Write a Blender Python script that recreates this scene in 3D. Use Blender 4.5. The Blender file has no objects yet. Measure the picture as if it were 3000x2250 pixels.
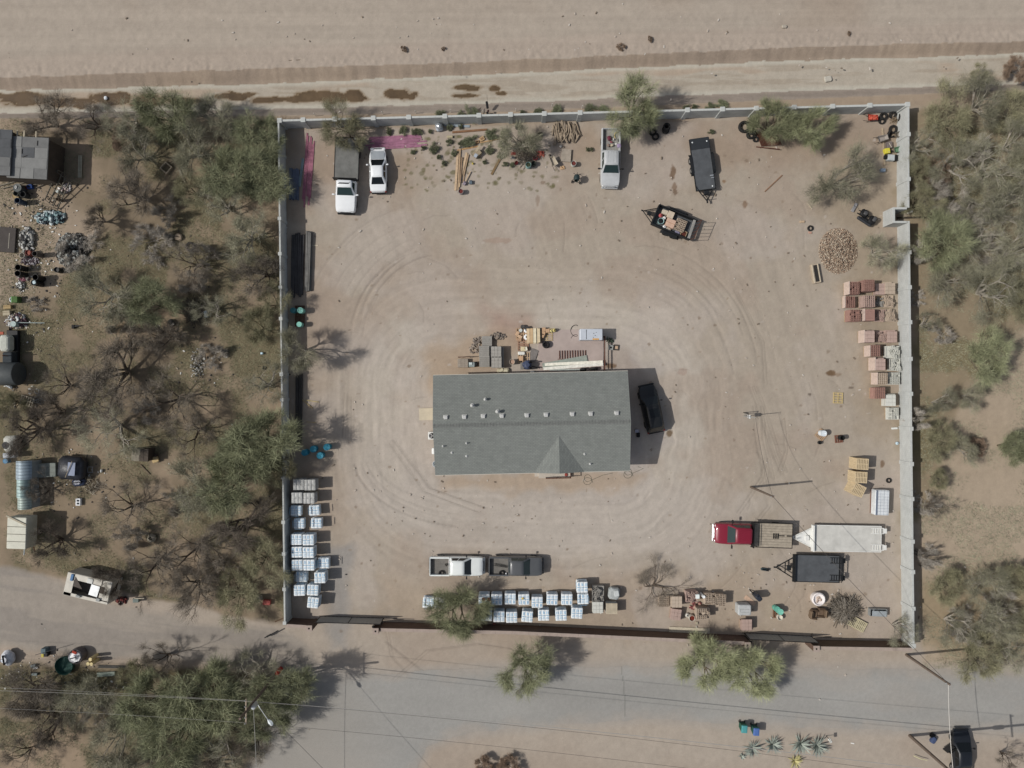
import bpy, math, random
import numpy as np
from mathutils import Vector, Matrix
R = math.radians
sc = bpy.context.scene
# ---------------------------------------------------------------- camera, sky, sun
S = 28.0                      # photo pixels per metre on the ground
FPX = 2083.0
H = FPX / S                   # height of the drone
cam = bpy.data.cameras.new('camera'); cam.sensor_width = 36; cam.lens = 36 * FPX / 3000
cam.clip_end = 3000; cam.clip_start = 1
co = bpy.data.objects.new('camera', cam); sc.collection.objects.link(co)
co.location = (0, 0, H); sc.camera = co
sc.render.resolution_x = 1024; sc.render.resolution_y = 768
SUN_EL = 45.0; SH_AZ = 5.5    # shadows run towards this world angle
wd = bpy.data.worlds.new('World'); sc.world = wd; wd.use_nodes = True
nt = wd.node_tree; bg = nt.nodes['Background']
sky = nt.nodes.new('ShaderNodeTexSky'); sky.sky_type = 'NISHITA'; sky.sun_disc = False
sky.sun_elevation = R(SUN_EL); sky.sun_rotation = R(90 - (180 + SH_AZ))
sky.dust_density = 2.0; sky.air_density = 1.0
hs = nt.nodes.new('ShaderNodeHueSaturation'); hs.inputs['Saturation'].default_value = .6; nt.links.new(sky.outputs[0], hs.inputs['Color']); nt.links.new(hs.outputs[0], bg.inputs[0]); bg.inputs[1].default_value = 0.1
sl = bpy.data.lights.new('sun', 'SUN'); sl.energy = 3.75; sl.angle = R(0.5); sl.color = (1, .965, .915)
so = bpy.data.objects.new('sun', sl); sc.collection.objects.link(so)
d = Vector((math.cos(R(SH_AZ)), math.sin(R(SH_AZ)), -math.tan(R(SUN_EL))))
so.rotation_euler = d.to_track_quat('-Z', 'Y').to_euler(); so.location = (0, 0, 100)
sc.view_settings.view_transform = 'Standard'; sc.view_settings.look = 'None'
sc.view_settings.exposure = -0.2; sc.view_settings.gamma = 1

C = sc.collection.objects
rnd = random.Random(7)
def W(px, py, h=0.0):         # ground position under a point seen at photo pixel (px,py) at height h
    k = (H - h) / H
    return ((px - 1500) / S * k, (1125 - py) / S * k)
def ang(x0, y0, x1, y1): return math.atan2(-(y1 - y0), x1 - x0)
def lin(c):
    return tuple((v / 255 / 12.92) if v / 255 <= .04045 else ((v / 255 + .055) / 1.055) ** 2.4 for v in c)

# ---------------------------------------------------------------- materials
_m = {}
def mat(c, rough=.85, metal=0.0, var=.14, scale=2.5, bump=0.0, spec=.25, rv=0.0, coat=0, key=None):
    k = (c, rough, metal, var, scale, bump, spec, rv, coat, key)
    if k in _m: return _m[k]
    m = bpy.data.materials.new(key or 'surface'); m.use_nodes = True
    n = m.node_tree.nodes; l = m.node_tree.links; b = n['Principled BSDF']
    b.inputs['Roughness'].default_value = rough; b.inputs['Metallic'].default_value = metal
    b.inputs['Specular IOR Level'].default_value = spec; b.inputs['Coat Weight'].default_value = coat
    g_ = sum(c) / 3; rgb = lin([max(0, min(255, g_ + (v - g_) * .86)) for v in c])
    tc = n.new('ShaderNodeTexCoord'); no = n.new('ShaderNodeTexNoise'); no.inputs['Scale'].default_value = scale
    no.inputs['Detail'].default_value = 5; no.inputs['Roughness'].default_value = .65
    l.new(tc.outputs['Object'], no.inputs['Vector'])
    mr = n.new('ShaderNodeMapRange'); mr.inputs[1].default_value = .3; mr.inputs[2].default_value = .7
    mr.inputs[3].default_value = 1 - var; mr.inputs[4].default_value = 1 + var
    l.new(no.outputs['Fac'], mr.inputs[0])
    fac = mr.outputs[0]
    if rv:
        oi = n.new('ShaderNodeObjectInfo'); m2 = n.new('ShaderNodeMapRange')
        m2.inputs[3].default_value = 1 - rv; m2.inputs[4].default_value = 1 + rv
        l.new(oi.outputs['Random'], m2.inputs[0])
        mu = n.new('ShaderNodeMath'); mu.operation = 'MULTIPLY'; l.new(fac, mu.inputs[0]); l.new(m2.outputs[0], mu.inputs[1]); fac = mu.outputs[0]
    vm = n.new('ShaderNodeVectorMath'); vm.operation = 'SCALE'; vm.inputs[0].default_value = rgb
    l.new(fac, vm.inputs['Scale']); l.new(vm.outputs[0], b.inputs['Base Color'])
    if bump:
        n2 = n.new('ShaderNodeTexNoise'); n2.inputs['Scale'].default_value = scale * 5; l.new(tc.outputs['Object'], n2.inputs['Vector'])
        bp = n.new('ShaderNodeBump'); bp.inputs['Strength'].default_value = bump; bp.inputs['Distance'].default_value = .03
        l.new(n2.outputs['Fac'], bp.inputs['Height']); l.new(bp.outputs[0], b.inputs['Normal'])
    _m[k] = m; return m
def leafmat(c, rv=.25, key='foliage'):
    m = mat(c, .75, 0, .45, .9, 0, .15, rv, 0, key)
    return m
def brickmat(c1, c2, mortar, bw, bh, ms=.012, axes='XZ', rough=.9, key='blockwork'):
    m = bpy.data.materials.new(key); m.use_nodes = True
    n = m.node_tree.nodes; l = m.node_tree.links; b = n['Principled BSDF']; b.inputs['Roughness'].default_value = rough
    b.inputs['Specular IOR Level'].default_value = .2
    tc = n.new('ShaderNodeTexCoord'); sp = n.new('ShaderNodeSeparateXYZ'); l.new(tc.outputs['Object'], sp.inputs[0])
    cb = n.new('ShaderNodeCombineXYZ'); l.new(sp.outputs[axes[0]], cb.inputs[0]); l.new(sp.outputs[axes[1]], cb.inputs[1])
    br = n.new('ShaderNodeTexBrick'); l.new(cb.outputs[0], br.inputs['Vector'])
    br.inputs['Color1'].default_value = (*lin(c1), 1); br.inputs['Color2'].default_value = (*lin(c2), 1); br.inputs['Mortar'].default_value = (*lin(mortar), 1)
    br.inputs['Scale'].default_value = 1; br.inputs['Brick Width'].default_value = bw; br.inputs['Row Height'].default_value = bh
    br.inputs['Mortar Size'].default_value = ms; br.inputs['Bias'].default_value = 0
    no = n.new('ShaderNodeTexNoise'); no.inputs['Scale'].default_value = 1.3; no.inputs['Detail'].default_value = 6; l.new(tc.outputs['Object'], no.inputs[0])
    mr = n.new('ShaderNodeMapRange'); mr.inputs[1].default_value = .3; mr.inputs[2].default_value = .7; mr.inputs[3].default_value = .92; mr.inputs[4].default_value = 1.07
    l.new(no.outputs['Fac'], mr.inputs[0])
    vm = n.new('ShaderNodeVectorMath'); vm.operation = 'SCALE'; l.new(br.outputs['Color'], vm.inputs[0]); l.new(mr.outputs[0], vm.inputs['Scale'])
    l.new(vm.outputs[0], b.inputs['Base Color'])
    return m
def vcmat(key, rough=.95, fine=.07, scale=9, bump=.3, spec=.1):
    m = bpy.data.materials.new(key); m.use_nodes = True
    n = m.node_tree.nodes; l = m.node_tree.links; b = n['Principled BSDF']; b.inputs['Roughness'].default_value = rough
    b.inputs['Specular IOR Level'].default_value = spec
    at = n.new('ShaderNodeAttribute'); at.attribute_name = 'soil'
    tc = n.new('ShaderNodeTexCoord')
    no = n.new('ShaderNodeTexNoise'); no.inputs['Scale'].default_value = scale; no.inputs['Detail'].default_value = 4; no.inputs['Roughness'].default_value = .7
    l.new(tc.outputs['Object'], no.inputs[0])
    mr = n.new('ShaderNodeMapRange'); mr.inputs[1].default_value = .3; mr.inputs[2].default_value = .7; mr.inputs[3].default_value = 1 - fine; mr.inputs[4].default_value = 1 + fine
    l.new(no.outputs['Fac'], mr.inputs[0])
    vm = n.new('ShaderNodeVectorMath'); vm.operation = 'SCALE'; l.new(at.outputs['Color'], vm.inputs[0]); l.new(mr.outputs[0], vm.inputs['Scale'])
    l.new(vm.outputs[0], b.inputs['Base Color'])
    bp = n.new('ShaderNodeBump'); bp.inputs['Strength'].default_value = bump; bp.inputs['Distance'].default_value = .04
    l.new(no.outputs['Fac'], bp.inputs['Height']); l.new(bp.outputs[0], b.inputs['Normal'])
    return m

# ---------------------------------------------------------------- mesh building
I4 = Matrix.Identity(4)
class MB:
    def __init__(s): s.v = []; s.f = []; s.m = []
    def add(s, vs, fs, M=None, m=0):
        o = len(s.v)
        for p in vs:
            p = Vector(p); s.v.append(tuple(M @ p if M is not None else p))
        for f in fs: s.f.append(tuple(o + i for i in f)); s.m.append(m)
        return s
    def box(s, c, sz, rz=0, M=None, m=0, rx=0, ry=0):
        x, y, z = sz[0] / 2, sz[1] / 2, sz[2] / 2
        T = Matrix.Translation(c) @ Matrix.Rotation(rz, 4, 'Z') @ Matrix.Rotation(ry, 4, 'Y') @ Matrix.Rotation(rx, 4, 'X')
        if M is not None: T = M @ T
        return s.add([(-x, -y, -z), (x, -y, -z), (x, y, -z), (-x, y, -z), (-x, -y, z), (x, -y, z), (x, y, z), (-x, y, z)],
              [(0, 3, 2, 1), (4, 5, 6, 7), (0, 1, 5, 4), (1, 2, 6, 5), (2, 3, 7, 6), (3, 0, 4, 7)], T, m)
    def rbox(s, c, sz, r=.05, rz=0, M=None, m=0, crown=0.0):
        x, y, z = sz[0] / 2, sz[1] / 2, sz[2]
        def ring(i, zz):
            a, b = x - i, y - i; q = r
            return [(a, -b + q, zz), (a, b - q, zz), (a - q, b, zz), (-a + q, b, zz), (-a, b - q, zz), (-a, -b + q, zz), (-a + q, -b, zz), (a - q, -b, zz)]
        rings = [ring(r * .5, 0), ring(0, r), ring(0, z - r), ring(r * .4, z - r * .3), ring(r, z)]
        if crown: rings.append(ring(min(x, y) * .5, z + crown))
        T = Matrix.Translation((c[0], c[1], c[2] - z / 2)) @ Matrix.Rotation(rz, 4, 'Z')
        if M is not None: T = M @ T
        return s.loft(rings, T, m)
    def loft(s, rings, M=None, m=0, cap=True):
        n = len(rings[0]); vs = [p for r in rings for p in r]; fs = []
        for i in range(len(rings) - 1):
            for j in range(n):
                a = i * n + j; b = i * n + (j + 1) % n
                fs.append((a, b, b + n, a + n))
        if cap: fs.append(tuple(range(n))[::-1]); fs.append(tuple((len(rings) - 1) * n + j for j in range(n)))
        return s.add(vs, fs, M, m)
    def lathe(s, prof, n=16, c=(0, 0, 0), M=None, m=0, cap=True, closed=False):
        rings = [[(r * math.cos(2 * math.pi * j / n), r * math.sin(2 * math.pi * j / n), z) for j in range(n)] for r, z in prof]
        if closed: rings.append(rings[0]); cap = False
        T = Matrix.Translation(c)
        if M is not None: T = M @ T
        return s.loft(rings, T, m, cap)
    def tyre(s, c, ro, ri, w, M=None, m=0, n=20):
        e = (ro - ri) * .25
        return s.lathe([(ri, -w / 2 + e), (ri + e, -w / 2), (ro - e, -w / 2), (ro, -w / 2 + e), (ro, w / 2 - e), (ro - e, w / 2), (ri + e, w / 2), (ri, w / 2 - e)], n, c, M, m, closed=True)
    def tube(s, pts, rad, n=5, M=None, m=0, cap=True):
        if not hasattr(rad, '__len__'): rad = [rad] * len(pts)
        P = [Vector(p) for p in pts]; rings = []; up = None
        for i, p in enumerate(P):
            t = (P[min(i + 1, len(P) - 1)] - P[max(i - 1, 0)])
            if t.length < 1e-6: t = Vector((0, 0, 1))
            t.normalize()
            if up is None: up = Vector((0, 0, 1)) if abs(t.z) < .9 else Vector((1, 0, 0))
            a = t.cross(up)
            if a.length < 1e-4: a = t.cross(Vector((0, 1, 0)))
            a.normalize(); b = a.cross(t); up = b
            rings.append([p + (a * math.cos(2 * math.pi * j / n) + b * math.sin(2 * math.pi * j / n)) * rad[i] for j in range(n)])
        return s.loft(rings, M, m, cap)
    def prism(s, poly, z0, z1, M=None, m=0):
        return s.loft([[(x, y, z0) for x, y in poly], [(x, y, z1) for x, y in poly]], M, m)
    def quad(s, a, b, c, d_, M=None, m=0): return s.add([a, b, c, d_], [(0, 1, 2, 3)], M, m)
    def mesh(s, name, mats, smooth=False):
        me = bpy.data.meshes.new(name); me.from_pydata(s.v, [], s.f)
        if not isinstance(mats, (list, tuple)): mats = [mats]
        for q in mats: me.materials.append(q)
        if len(mats) > 1: me.polygons.foreach_set('material_index', s.m)
        if smooth:
            me.polygons.foreach_set('use_smooth', [True] * len(me.polygons)); me.set_sharp_from_angle(angle=R(38))
        me.update(); return me
def fix(me):
    import bmesh
    b = bmesh.new(); b.from_mesh(me); bmesh.ops.recalc_face_normals(b, faces=b.faces); b.to_mesh(me); b.free()
def obj(name, mb, mats, parent=None, smooth=False, loc=(0, 0, 0), rot=0):
    me = mb.mesh(name, mats, smooth) if isinstance(mb, MB) else mb
    if isinstance(mb, MB): fix(me)
    o = bpy.data.objects.new(name, me); C.link(o); o.parent = parent; o.location = loc
    o.rotation_euler = (0, 0, rot)
    return o
def tag(o, label, cat, group=None, kind=None):
    if label: o['label'] = label
    if cat: o['category'] = cat
    if group: o['group'] = group
    if kind: o['kind'] = kind
    return o
def thing(name, label, cat, px, py, parts, rot=0, h=0, z=0, group=None, scale=1):
    x, y = W(px, py, h)
    if len(parts) == 1:
        p = parts[0]; r = obj(name, p[1], p[2], None, len(p) > 3 and p[3])
    else:
        r = bpy.data.objects.new(name, None); r.empty_display_size = .2; C.link(r)
        last = None
        for p in parts:
            nm = p[0]; par = r
            if nm.startswith('>'): nm = nm[1:]; par = last
            o = obj(nm, p[1], p[2], par, len(p) > 3 and p[3])
            if par is r: last = o
    r.location = (x, y, z); r.rotation_euler = (0, 0, rot); r.scale = (scale,) * 3
    tag(r, label, cat, group); return r
def dup(root, px, py, rot=0, h=0, z=0, label=None, group=None, scale=1):
    r = root.copy(); C.link(r); x, y = W(px, py, h)
    r.location = (x, y, z); r.rotation_euler = (0, 0, rot); r.scale = (scale,) * 3 if not hasattr(scale, '__len__') else scale
    if label: r['label'] = label
    if group: r['group'] = group
    for ch in root.children:
        c = ch.copy(); C.link(c); c.parent = r
        for g in ch.children:
            q = g.copy(); C.link(q); q.parent = c
    return r
ORD = ['first', 'second', 'third', 'fourth', 'fifth', 'sixth', 'seventh', 'eighth', 'ninth', 'tenth', 'eleventh', 'twelfth', 'thirteenth', 'fourteenth', 'fifteenth', 'sixteenth', 'seventeenth', 'eighteenth']
# ---------------------------------------------------------------- terrain: one fine grid, coarse towards the horizon
def axis(a, b, st, far):
    core = list(np.arange(a, b + st / 2, st)); out = []; x = core[-1]; s_ = st
    while x < far: s_ *= 1.35; x += s_; out.append(x)
    lo = []; x = core[0]; s_ = st
    while x > -far: s_ *= 1.35; x -= s_; lo.append(x)
    return np.array(lo[::-1] + core + out)
XS = axis(-55, 55, .115, 900); YS = axis(-41.5, 41.5, .115, 900)
X, Y = np.meshgrid(XS, YS)
PX = 1500 + X * S; PY = 1125 - Y * S
_tab = np.random.RandomState(3).rand(8, 256, 256)
def vn(x, y, k=0):
    t = _tab[k % 8]; xi = np.floor(x).astype(int); yi = np.floor(y).astype(int); fx = x - xi; fy = y - yi
    fx = fx * fx * (3 - 2 * fx); fy = fy * fy * (3 - 2 * fy)
    a = t[xi & 255, yi & 255]; b = t[(xi + 1) & 255, yi & 255]; c = t[xi & 255, (yi + 1) & 255]; d_ = t[(xi + 1) & 255, (yi + 1) & 255]
    return (a * (1 - fx) + b * fx) * (1 - fy) + (c * (1 - fx) + d_ * fx) * fy
def fbm(x, y, k=0, o=4):
    s_ = 0; a = .5
    for i in range(o): s_ = s_ + a * vn(x * 2 ** i, y * 2 ** i, k + i); a *= .5
    return s_ / (1 - .5 ** o)
def sm(a, b, x):
    t = np.clip((x - a) / (b - a), 0, 1); return t * t * (3 - 2 * t)
n_lo = fbm(X * .06, Y * .06, 0); n_md = fbm(X * .35, Y * .35, 2); n_hi = fbm(X * 1.7, Y * 1.7, 4); n_px = fbm(X * 5, Y * 5, 1, 2)
wob = (fbm(X * .5, Y * .5, 5) - .5)
def sdpoly(poly):             # signed distance in photo pixels, negative inside
    D = np.full(PX.shape, 1e9); ins = np.zeros(PX.shape, bool); n = len(poly)
    for i in range(n):
        ax, ay = poly[i]; bx, by = poly[(i + 1) % n]; ex, ey = bx - ax, by - ay
        wx, wy = PX - ax, PY - ay; t = np.clip((wx * ex + wy * ey) / (ex * ex + ey * ey), 0, 1)
        D = np.minimum(D, (wx - ex * t) ** 2 + (wy - ey * t) ** 2)
        if ay != by:
            c1 = ((ay > PY) != (by > PY)) & (PX < ex * (PY - ay) / ey + ax); ins ^= c1
    return np.where(ins, -1, 1) * np.sqrt(D)
col = np.zeros(X.shape + (3,)); col[:] = lin((161, 150, 137))
def mix(mask, c, amt=1.0):
    m = (np.clip(mask, 0, 1) * amt)[..., None]; col[:] = col * (1 - m) + np.array(lin(c)) * m
def inside(poly, soft=20, w=30): return sm(soft, -soft, sdpoly(poly) + wob * 2 * w)
mix(sm(.4, .65, n_lo), (150, 135, 120), .6)
YARD = [(850, 385), (2635, 340), (2640, 1890), (860, 1810)]
mix(inside(YARD, 3, 0), (158, 147, 133))
# brown fringe inside the walls
mix(inside([(850, 385), (2640, 340), (2640, 470), (1700, 500), (1400, 480), (1150, 560), (850, 640)], 60, 90), (146, 129, 112), .75)
mix(inside([(2430, 450), (2640, 450), (2640, 1250), (2540, 1250), (2480, 800), (2380, 600)], 50, 60), (147, 133, 114), .7)
mix(inside([(850, 700), (1010, 800), (980, 1300), (1100, 1450), (990, 1600), (860, 1500)], 60, 60), (152, 136, 120), .6)
mix(inside([(1130, 1700), (1500, 1720), (1900, 1640), (2640, 1700), (2640, 1900), (1130, 1850)], 40, 60), (157, 141, 123), .6)
# pale compacted apron round the building
bx, by = (PX - 1555) / S, (PY - 1240) / S
qx = np.abs(bx + .6 * wob) - 8.5; qy = np.abs(by) - 3.8
sd = np.hypot(np.maximum(qx, 0), np.maximum(qy, 0)) + np.minimum(np.maximum(qx, qy), 0)
mix(sm(15, 9, sd + wob * 4), (163, 152, 139), .8); mix(sm(11, 7.5, sd + wob * 3) * sm(1, 4, sd), (173, 164, 152), .85 )
mix(sm(6.5, 2.5, sd + wob * 5) * (.5 + .5 * sm(-2, 6, bx)), (166, 157, 150), .85)
mix(inside(YARD, 3, 0) * sm(.5, .66, fbm(X * .18, Y * .18, 3)), (152, 137, 123), .5)
mix(inside(YARD, 3, 0) * sm(.52, .66, fbm(X * .13, Y * .13, 7)), (168, 158, 148), .5)
mix(inside([(1180, 1380), (1900, 1380), (2250, 1480), (2100, 1680), (1250, 1610), (1050, 1480)], 50, 60), (168, 159, 149), .7)
mix(inside([(1270, 1390), (1900, 1385), (1850, 1430), (1300, 1440)], 20, 30), (160, 140, 118), .6)
mix(inside([(1230, 1030), (1500, 950), (1560, 990), (1470, 1100), (1260, 1130)], 30, 30), (160, 142, 122), .8)
mix(inside([(1420, 900), (1560, 925), (1520, 1000), (1440, 960)], 35, 20), (150, 118, 104), .45)
mix(inside([(965, 1600), (1025, 1600), (1030, 1840), (1020, 1915), (965, 1905), (955, 1840)], 22, 26), (138, 135, 131), .75)
# left lot undergrowth
LOT = [(-600, 345), (830, 345), (848, 1835), (300, 1720), (0, 1660), (-600, 1640)]
lotm = inside(LOT, 10, 12)
mix(lotm, (125, 112, 94))
mix(lotm * sm(.42, .6, n_md), (110, 101, 80), .9)
mix(lotm * sm(.55, .7, fbm(X * .22, Y * .22, 6)), (144, 128, 109), .8)
BLL = [(-600, 1930), (520, 1955), (860, 1985), (800, 2120), (740, 2600), (-600, 2600)]
blm = inside(BLL, 14, 16); mix(blm, (124, 112, 93)); mix(blm * sm(.45, .6, n_md), (98, 90, 68), .8)
mix(inside([(60, 2130), (230, 2110), (260, 2250), (0, 2300), (0, 2170)], 25, 20), (150, 132, 112), .8)
RLOT = [(2650, 330), (3600, 250), (3600, 2020), (2700, 1990)]
rlm = inside(RLOT, 14, 10); mix(rlm, (160, 145, 126))
rl2 = inside([(2655, 330), (3600, 250), (3600, 900), (2960, 980), (2800, 1180), (2750, 1500), (2655, 1500)], 30, 50)
mix(rl2, (134, 121, 100), .9); mix(rl2 * sm(.45, .62, n_md), (116, 108, 82), .8)
mix(inside([(2690, 1690), (3600, 1650), (3600, 1980), (2900, 1980), (2700, 1900)], 30, 40), (138, 123, 98), .7)
mix(inside([(0, 520), (90, 530), (300, 640), (260, 760), (60, 900), (-100, 900)], 25, 30), (150, 135, 118), .9)
mix(inside([(60, 1120), (320, 1260), (560, 1500), (600, 1600), (300, 1640), (40, 1460)], 40, 60), (136, 121, 102), .6)
mix(inside([(240, 840), (520, 900), (600, 1020), (380, 1010), (200, 990)], 30, 50), (142, 124, 104), .7)
# streaks: tyre rings round the building, long east-west streaks in the wash road
th = np.arctan2(by * 1.6, bx)
ring = fbm(sd * 2.6 + wob * 1.2, th * 3.2, 3, 3) - .5
rm = sm(1.5, 3.5, sd) * sm(15, 11.5, sd + wob * 2) * inside(YARD, 20, 0)
fac = 1 + ring * .22 * rm
top = sm(170, 120, PY - (PX - 1500) * -.02)
st = fbm(X * .05, Y * 2.2, 4, 3) - .5; fac *= 1 + st * .18 * top
st2 = fbm((X + Y * .3) * 2.4, Y * .16, 6, 3) - .5
fac *= 1 + st2 * .16 * inside([(1030, 600), (2500, 600), (2500, 1750), (1030, 1750)], 80, 60) * (1 - rm)
Z = (n_hi - .5) * .035 + ring * .05 * rm
def stroke(pts, w, dark, dz=-.02):
    global Z
    xs_ = [p[0] for p in pts]; ys_ = [p[1] for p in pts]
    j0, j1 = np.searchsorted(XS, [(min(xs_) - 30 - 1500) / S, (max(xs_) + 30 - 1500) / S]); i0, i1 = np.searchsorted(YS, [(1125 - max(ys_) - 30) / S, (1125 - min(ys_) + 30) / S])
    px = PX[i0:i1, j0:j1] + 6 * wob[i0:i1, j0:j1]; py = PY[i0:i1, j0:j1]; D = np.full(px.shape, 1e9)
    for (ax, ay), (bx_, by_) in zip(pts, pts[1:]):
        ex, ey = bx_ - ax, by_ - ay; t = np.clip(((px - ax) * ex + (py - ay) * ey) / (ex * ex + ey * ey), 0, 1)
        D = np.minimum(D, (px - ax - ex * t) ** 2 + (py - ay - ey * t) ** 2)
    m = sm(w, w * .35, np.sqrt(D)) * (.55 + .9 * n_px[i0:i1, j0:j1]); fac[i0:i1, j0:j1] *= 1 - dark * m; Z[i0:i1, j0:j1] += dz * m
def arc(cx, cy, rx, ry, a0, a1, n=16): return [(cx + rx * math.cos(R(a0 + (a1 - a0) * i / n)), cy + ry * math.sin(R(a0 + (a1 - a0) * i / n))) for i in range(n + 1)]
rr = random.Random(11)
for k in range(16):
    o = rr.uniform(0, 175); a_ = rr.uniform(0, 40); stroke(arc(1300 + rr.uniform(-15, 15), 1010, 230 + o, 250 + o, 183 + a_, 262 - rr.uniform(0, 30)), rr.uniform(2.2, 4), rr.uniform(.03, .1))
for k in range(12):
    o = rr.uniform(0, 160); stroke(arc(1860, 1130, 270 + o, 330 + o * .9, 270 + rr.uniform(0, 30), 352 - rr.uniform(0, 30)), rr.uniform(2, 4), rr.uniform(.03, .07))
for k in range(7):
    o = rr.uniform(0, 90); stroke(arc(1400, 1330, 300 + o, 150 + o, 100, 172), 3.2, rr.uniform(.03, .08))
for p in [((2195, 1130), (2225, 1215), (2262, 1330), (2290, 1390)), ((2210, 1130), (2242, 1215), (2278, 1330), (2300, 1380)), ((2205, 1190), (2215, 1290), (2240, 1420)), ((2228, 1190), (2235, 1290), (2262, 1400)), ((2250, 1480), (2205, 1540), (2190, 1580)), ((2160, 1500), (2230, 1400), (2240, 1340)), ((2280, 1380), (2300, 1320), (2290, 1230)), ((1140, 1300), (1240, 1440), (1400, 1500)), ((1150, 1290), (1260, 1430), (1420, 1487)), ((1010, 1150), (1005, 1280)), ((1022, 1160), (1020, 1290)), ((2150, 850), (2230, 1000), (2240, 1120)), ((1250, 1980), (1180, 1920), (1130, 1880)), ((1500, 1900), (1400, 1885), (1250, 1905), (1150, 1990)), ((1130, 1850), (1145, 1920), (1200, 1985))]:
    stroke(p, 3, .15)
    stroke([(x + 9, y + 3) for x, y in p], 2.6, .12)
for k in range(60):           # loose random tyre scrapes and footprints
    x, y = rr.uniform(950, 2500), rr.uniform(560, 1750)
    if 1250 < x < 1900 and 940 < y < 1420: continue
    a = rr.choice([rr.gauss(1.5, .35), rr.gauss(1.2, .8), rr.gauss(0, .3)]); L = rr.uniform(25, 120)
    stroke([(x, y), (x + math.cos(a) * L * .5 + rr.uniform(-6, 6), y + math.sin(a) * L * .5), (x + math.cos(a + .15) * L, y + math.sin(a + .15) * L)], 2.6, .11)
def blot(x, y, rx, ry, c, amt):
    j0, j1 = np.searchsorted(XS, [(x - rx * 2 - 1500) / S, (x + rx * 2 - 1500) / S]); i0, i1 = np.searchsorted(YS, [(1125 - y - ry * 2) / S, (1125 - y + ry * 2) / S])
    D = np.hypot((PX[i0:i1, j0:j1] - x) / rx, (PY[i0:i1, j0:j1] - y) / ry) + (n_hi[i0:i1, j0:j1] - .5) * 1.3
    m = (sm(1.05, .7, D) * amt)[..., None]; col[i0:i1, j0:j1] = col[i0:i1, j0:j1] * (1 - m) + np.array(lin(c)) * m
for b in [(1971, 505, 9, 22, (112, 92, 74), .9), (1976, 545, 7, 14, (120, 100, 82), .8), (1978, 562, 6, 8, (110, 92, 76), .8), (2122, 531, 6, 5, (122, 96, 70), .8), (2435, 1094, 14, 9, (104, 82, 60), .9), (2456, 1097, 10, 6, (130, 112, 94), .7), (2183, 598, 8, 12, (116, 92, 70), .7), (2492, 1135, 8, 5, (96, 84, 72), .7), (2425, 1030, 7, 8, (120, 106, 90), .6), (2373, 1155, 5, 5, (90, 80, 70), .8), (1962, 1270, 10, 10, (110, 92, 72), .9), (1790, 1070, 14, 9, (112, 88, 66), .8), (2585, 1360, 6, 12, (110, 88, 68), .8), (1460, 705, 40, 8, (150, 128, 112), .5), (2000, 1090, 16, 12, (150, 128, 116), .5), (1590, 535, 8, 6, (122, 104, 88), .7), (1576, 590, 6, 18, (132, 114, 98), .6), (905, 1740, 20, 30, (118, 112, 104), .5)]: blot(*b)
for k in range(420):
    x, y = rr.uniform(900, 2620), rr.uniform(400, 1850); blot(x, y, rr.uniform(2, 6), rr.uniform(2, 5), rr.choice([(118, 102, 86), (178, 168, 158), (132, 116, 98)]), rr.uniform(.3, .7))
for k in range(160): blot(rr.uniform(1180, 1640), rr.uniform(400, 560), rr.uniform(3, 9), rr.uniform(3, 7), (96, 92, 62), rr.uniform(.3, .8))
# wash / canal strip
cx = [-2000, 0, 750, 1400, 2300, 3000, 5000]
yA = np.interp(PX, cx, [300, 228, 203, 182, 140, 120, 60]); yB = np.interp(PX, cx, [330, 260, 240, 212, 172, 150, 90])
yC = np.interp(PX, cx, [390, 326, 315, 298, 262, 240, 180]); yD = np.interp(PX, cx, [410, 348, 340, 330, 292, 262, 200])
w2 = wob * 10
dep = sm(0, 1, (PY - yA) / (yB - yA)) * sm(1, 0, (PY - yC) / (yD - yC)); Z -= .55 * dep
Z += .12 * sm(0, 1, (PY - (yA - 60)) / 50) * sm(1, 0, (PY - yA) / 8) * fbm(X * 2.5, Y * 2.5, 2)
mix(sm(yA - 75, yA - 50, PY + w2 * 3) * sm(yA + 4, yA - 4, PY), (162, 149, 136), .8)
south = sm(yD - 3, yD + 3, PY) * sm(yD + 45, yD + 30, PY); mix(south, (150, 134, 116), .9)
bank = ((PY > yA + w2 * .7) & (PY < yB + w2 * 1.2)); bed = ((PY >= yB + w2 * 1.2) & (PY < yC + w2 * .8)); bank2 = ((PY >= yC + w2 * .8) & (PY < yD))
bs = fbm(X * .25, Y * 3.0, 1, 3); bv = fbm(X * 2.2, Y * .4, 3, 3)
mix(bank * 1., (144, 130, 116)); mix(bank * sm(.4, .65, fbm(X * .1, Y * .1, 5)), (150, 135, 119), .8)
mix(bed * 1., (166, 157, 143)); mix(bed * sm(.5, .62, bs), (152, 141, 126), .7); mix(bed * sm(.5, .62, fbm(X * .12, Y * .6, 6)), (163, 147, 130), .8)
edge = bed * (sm(16, 3, PY - yB - w2 * .6) + sm(18, 3, yC + w2 * .8 - PY)); mix(np.clip(edge, 0, 1), (176, 171, 158), .85)
mix(bank2 * 1., (143, 132, 121)); fac = np.where(bank, 1 + (bv - .5) * .35, fac); fac = np.where(bank2, 1 + (bs - .5) * .2, fac)
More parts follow.
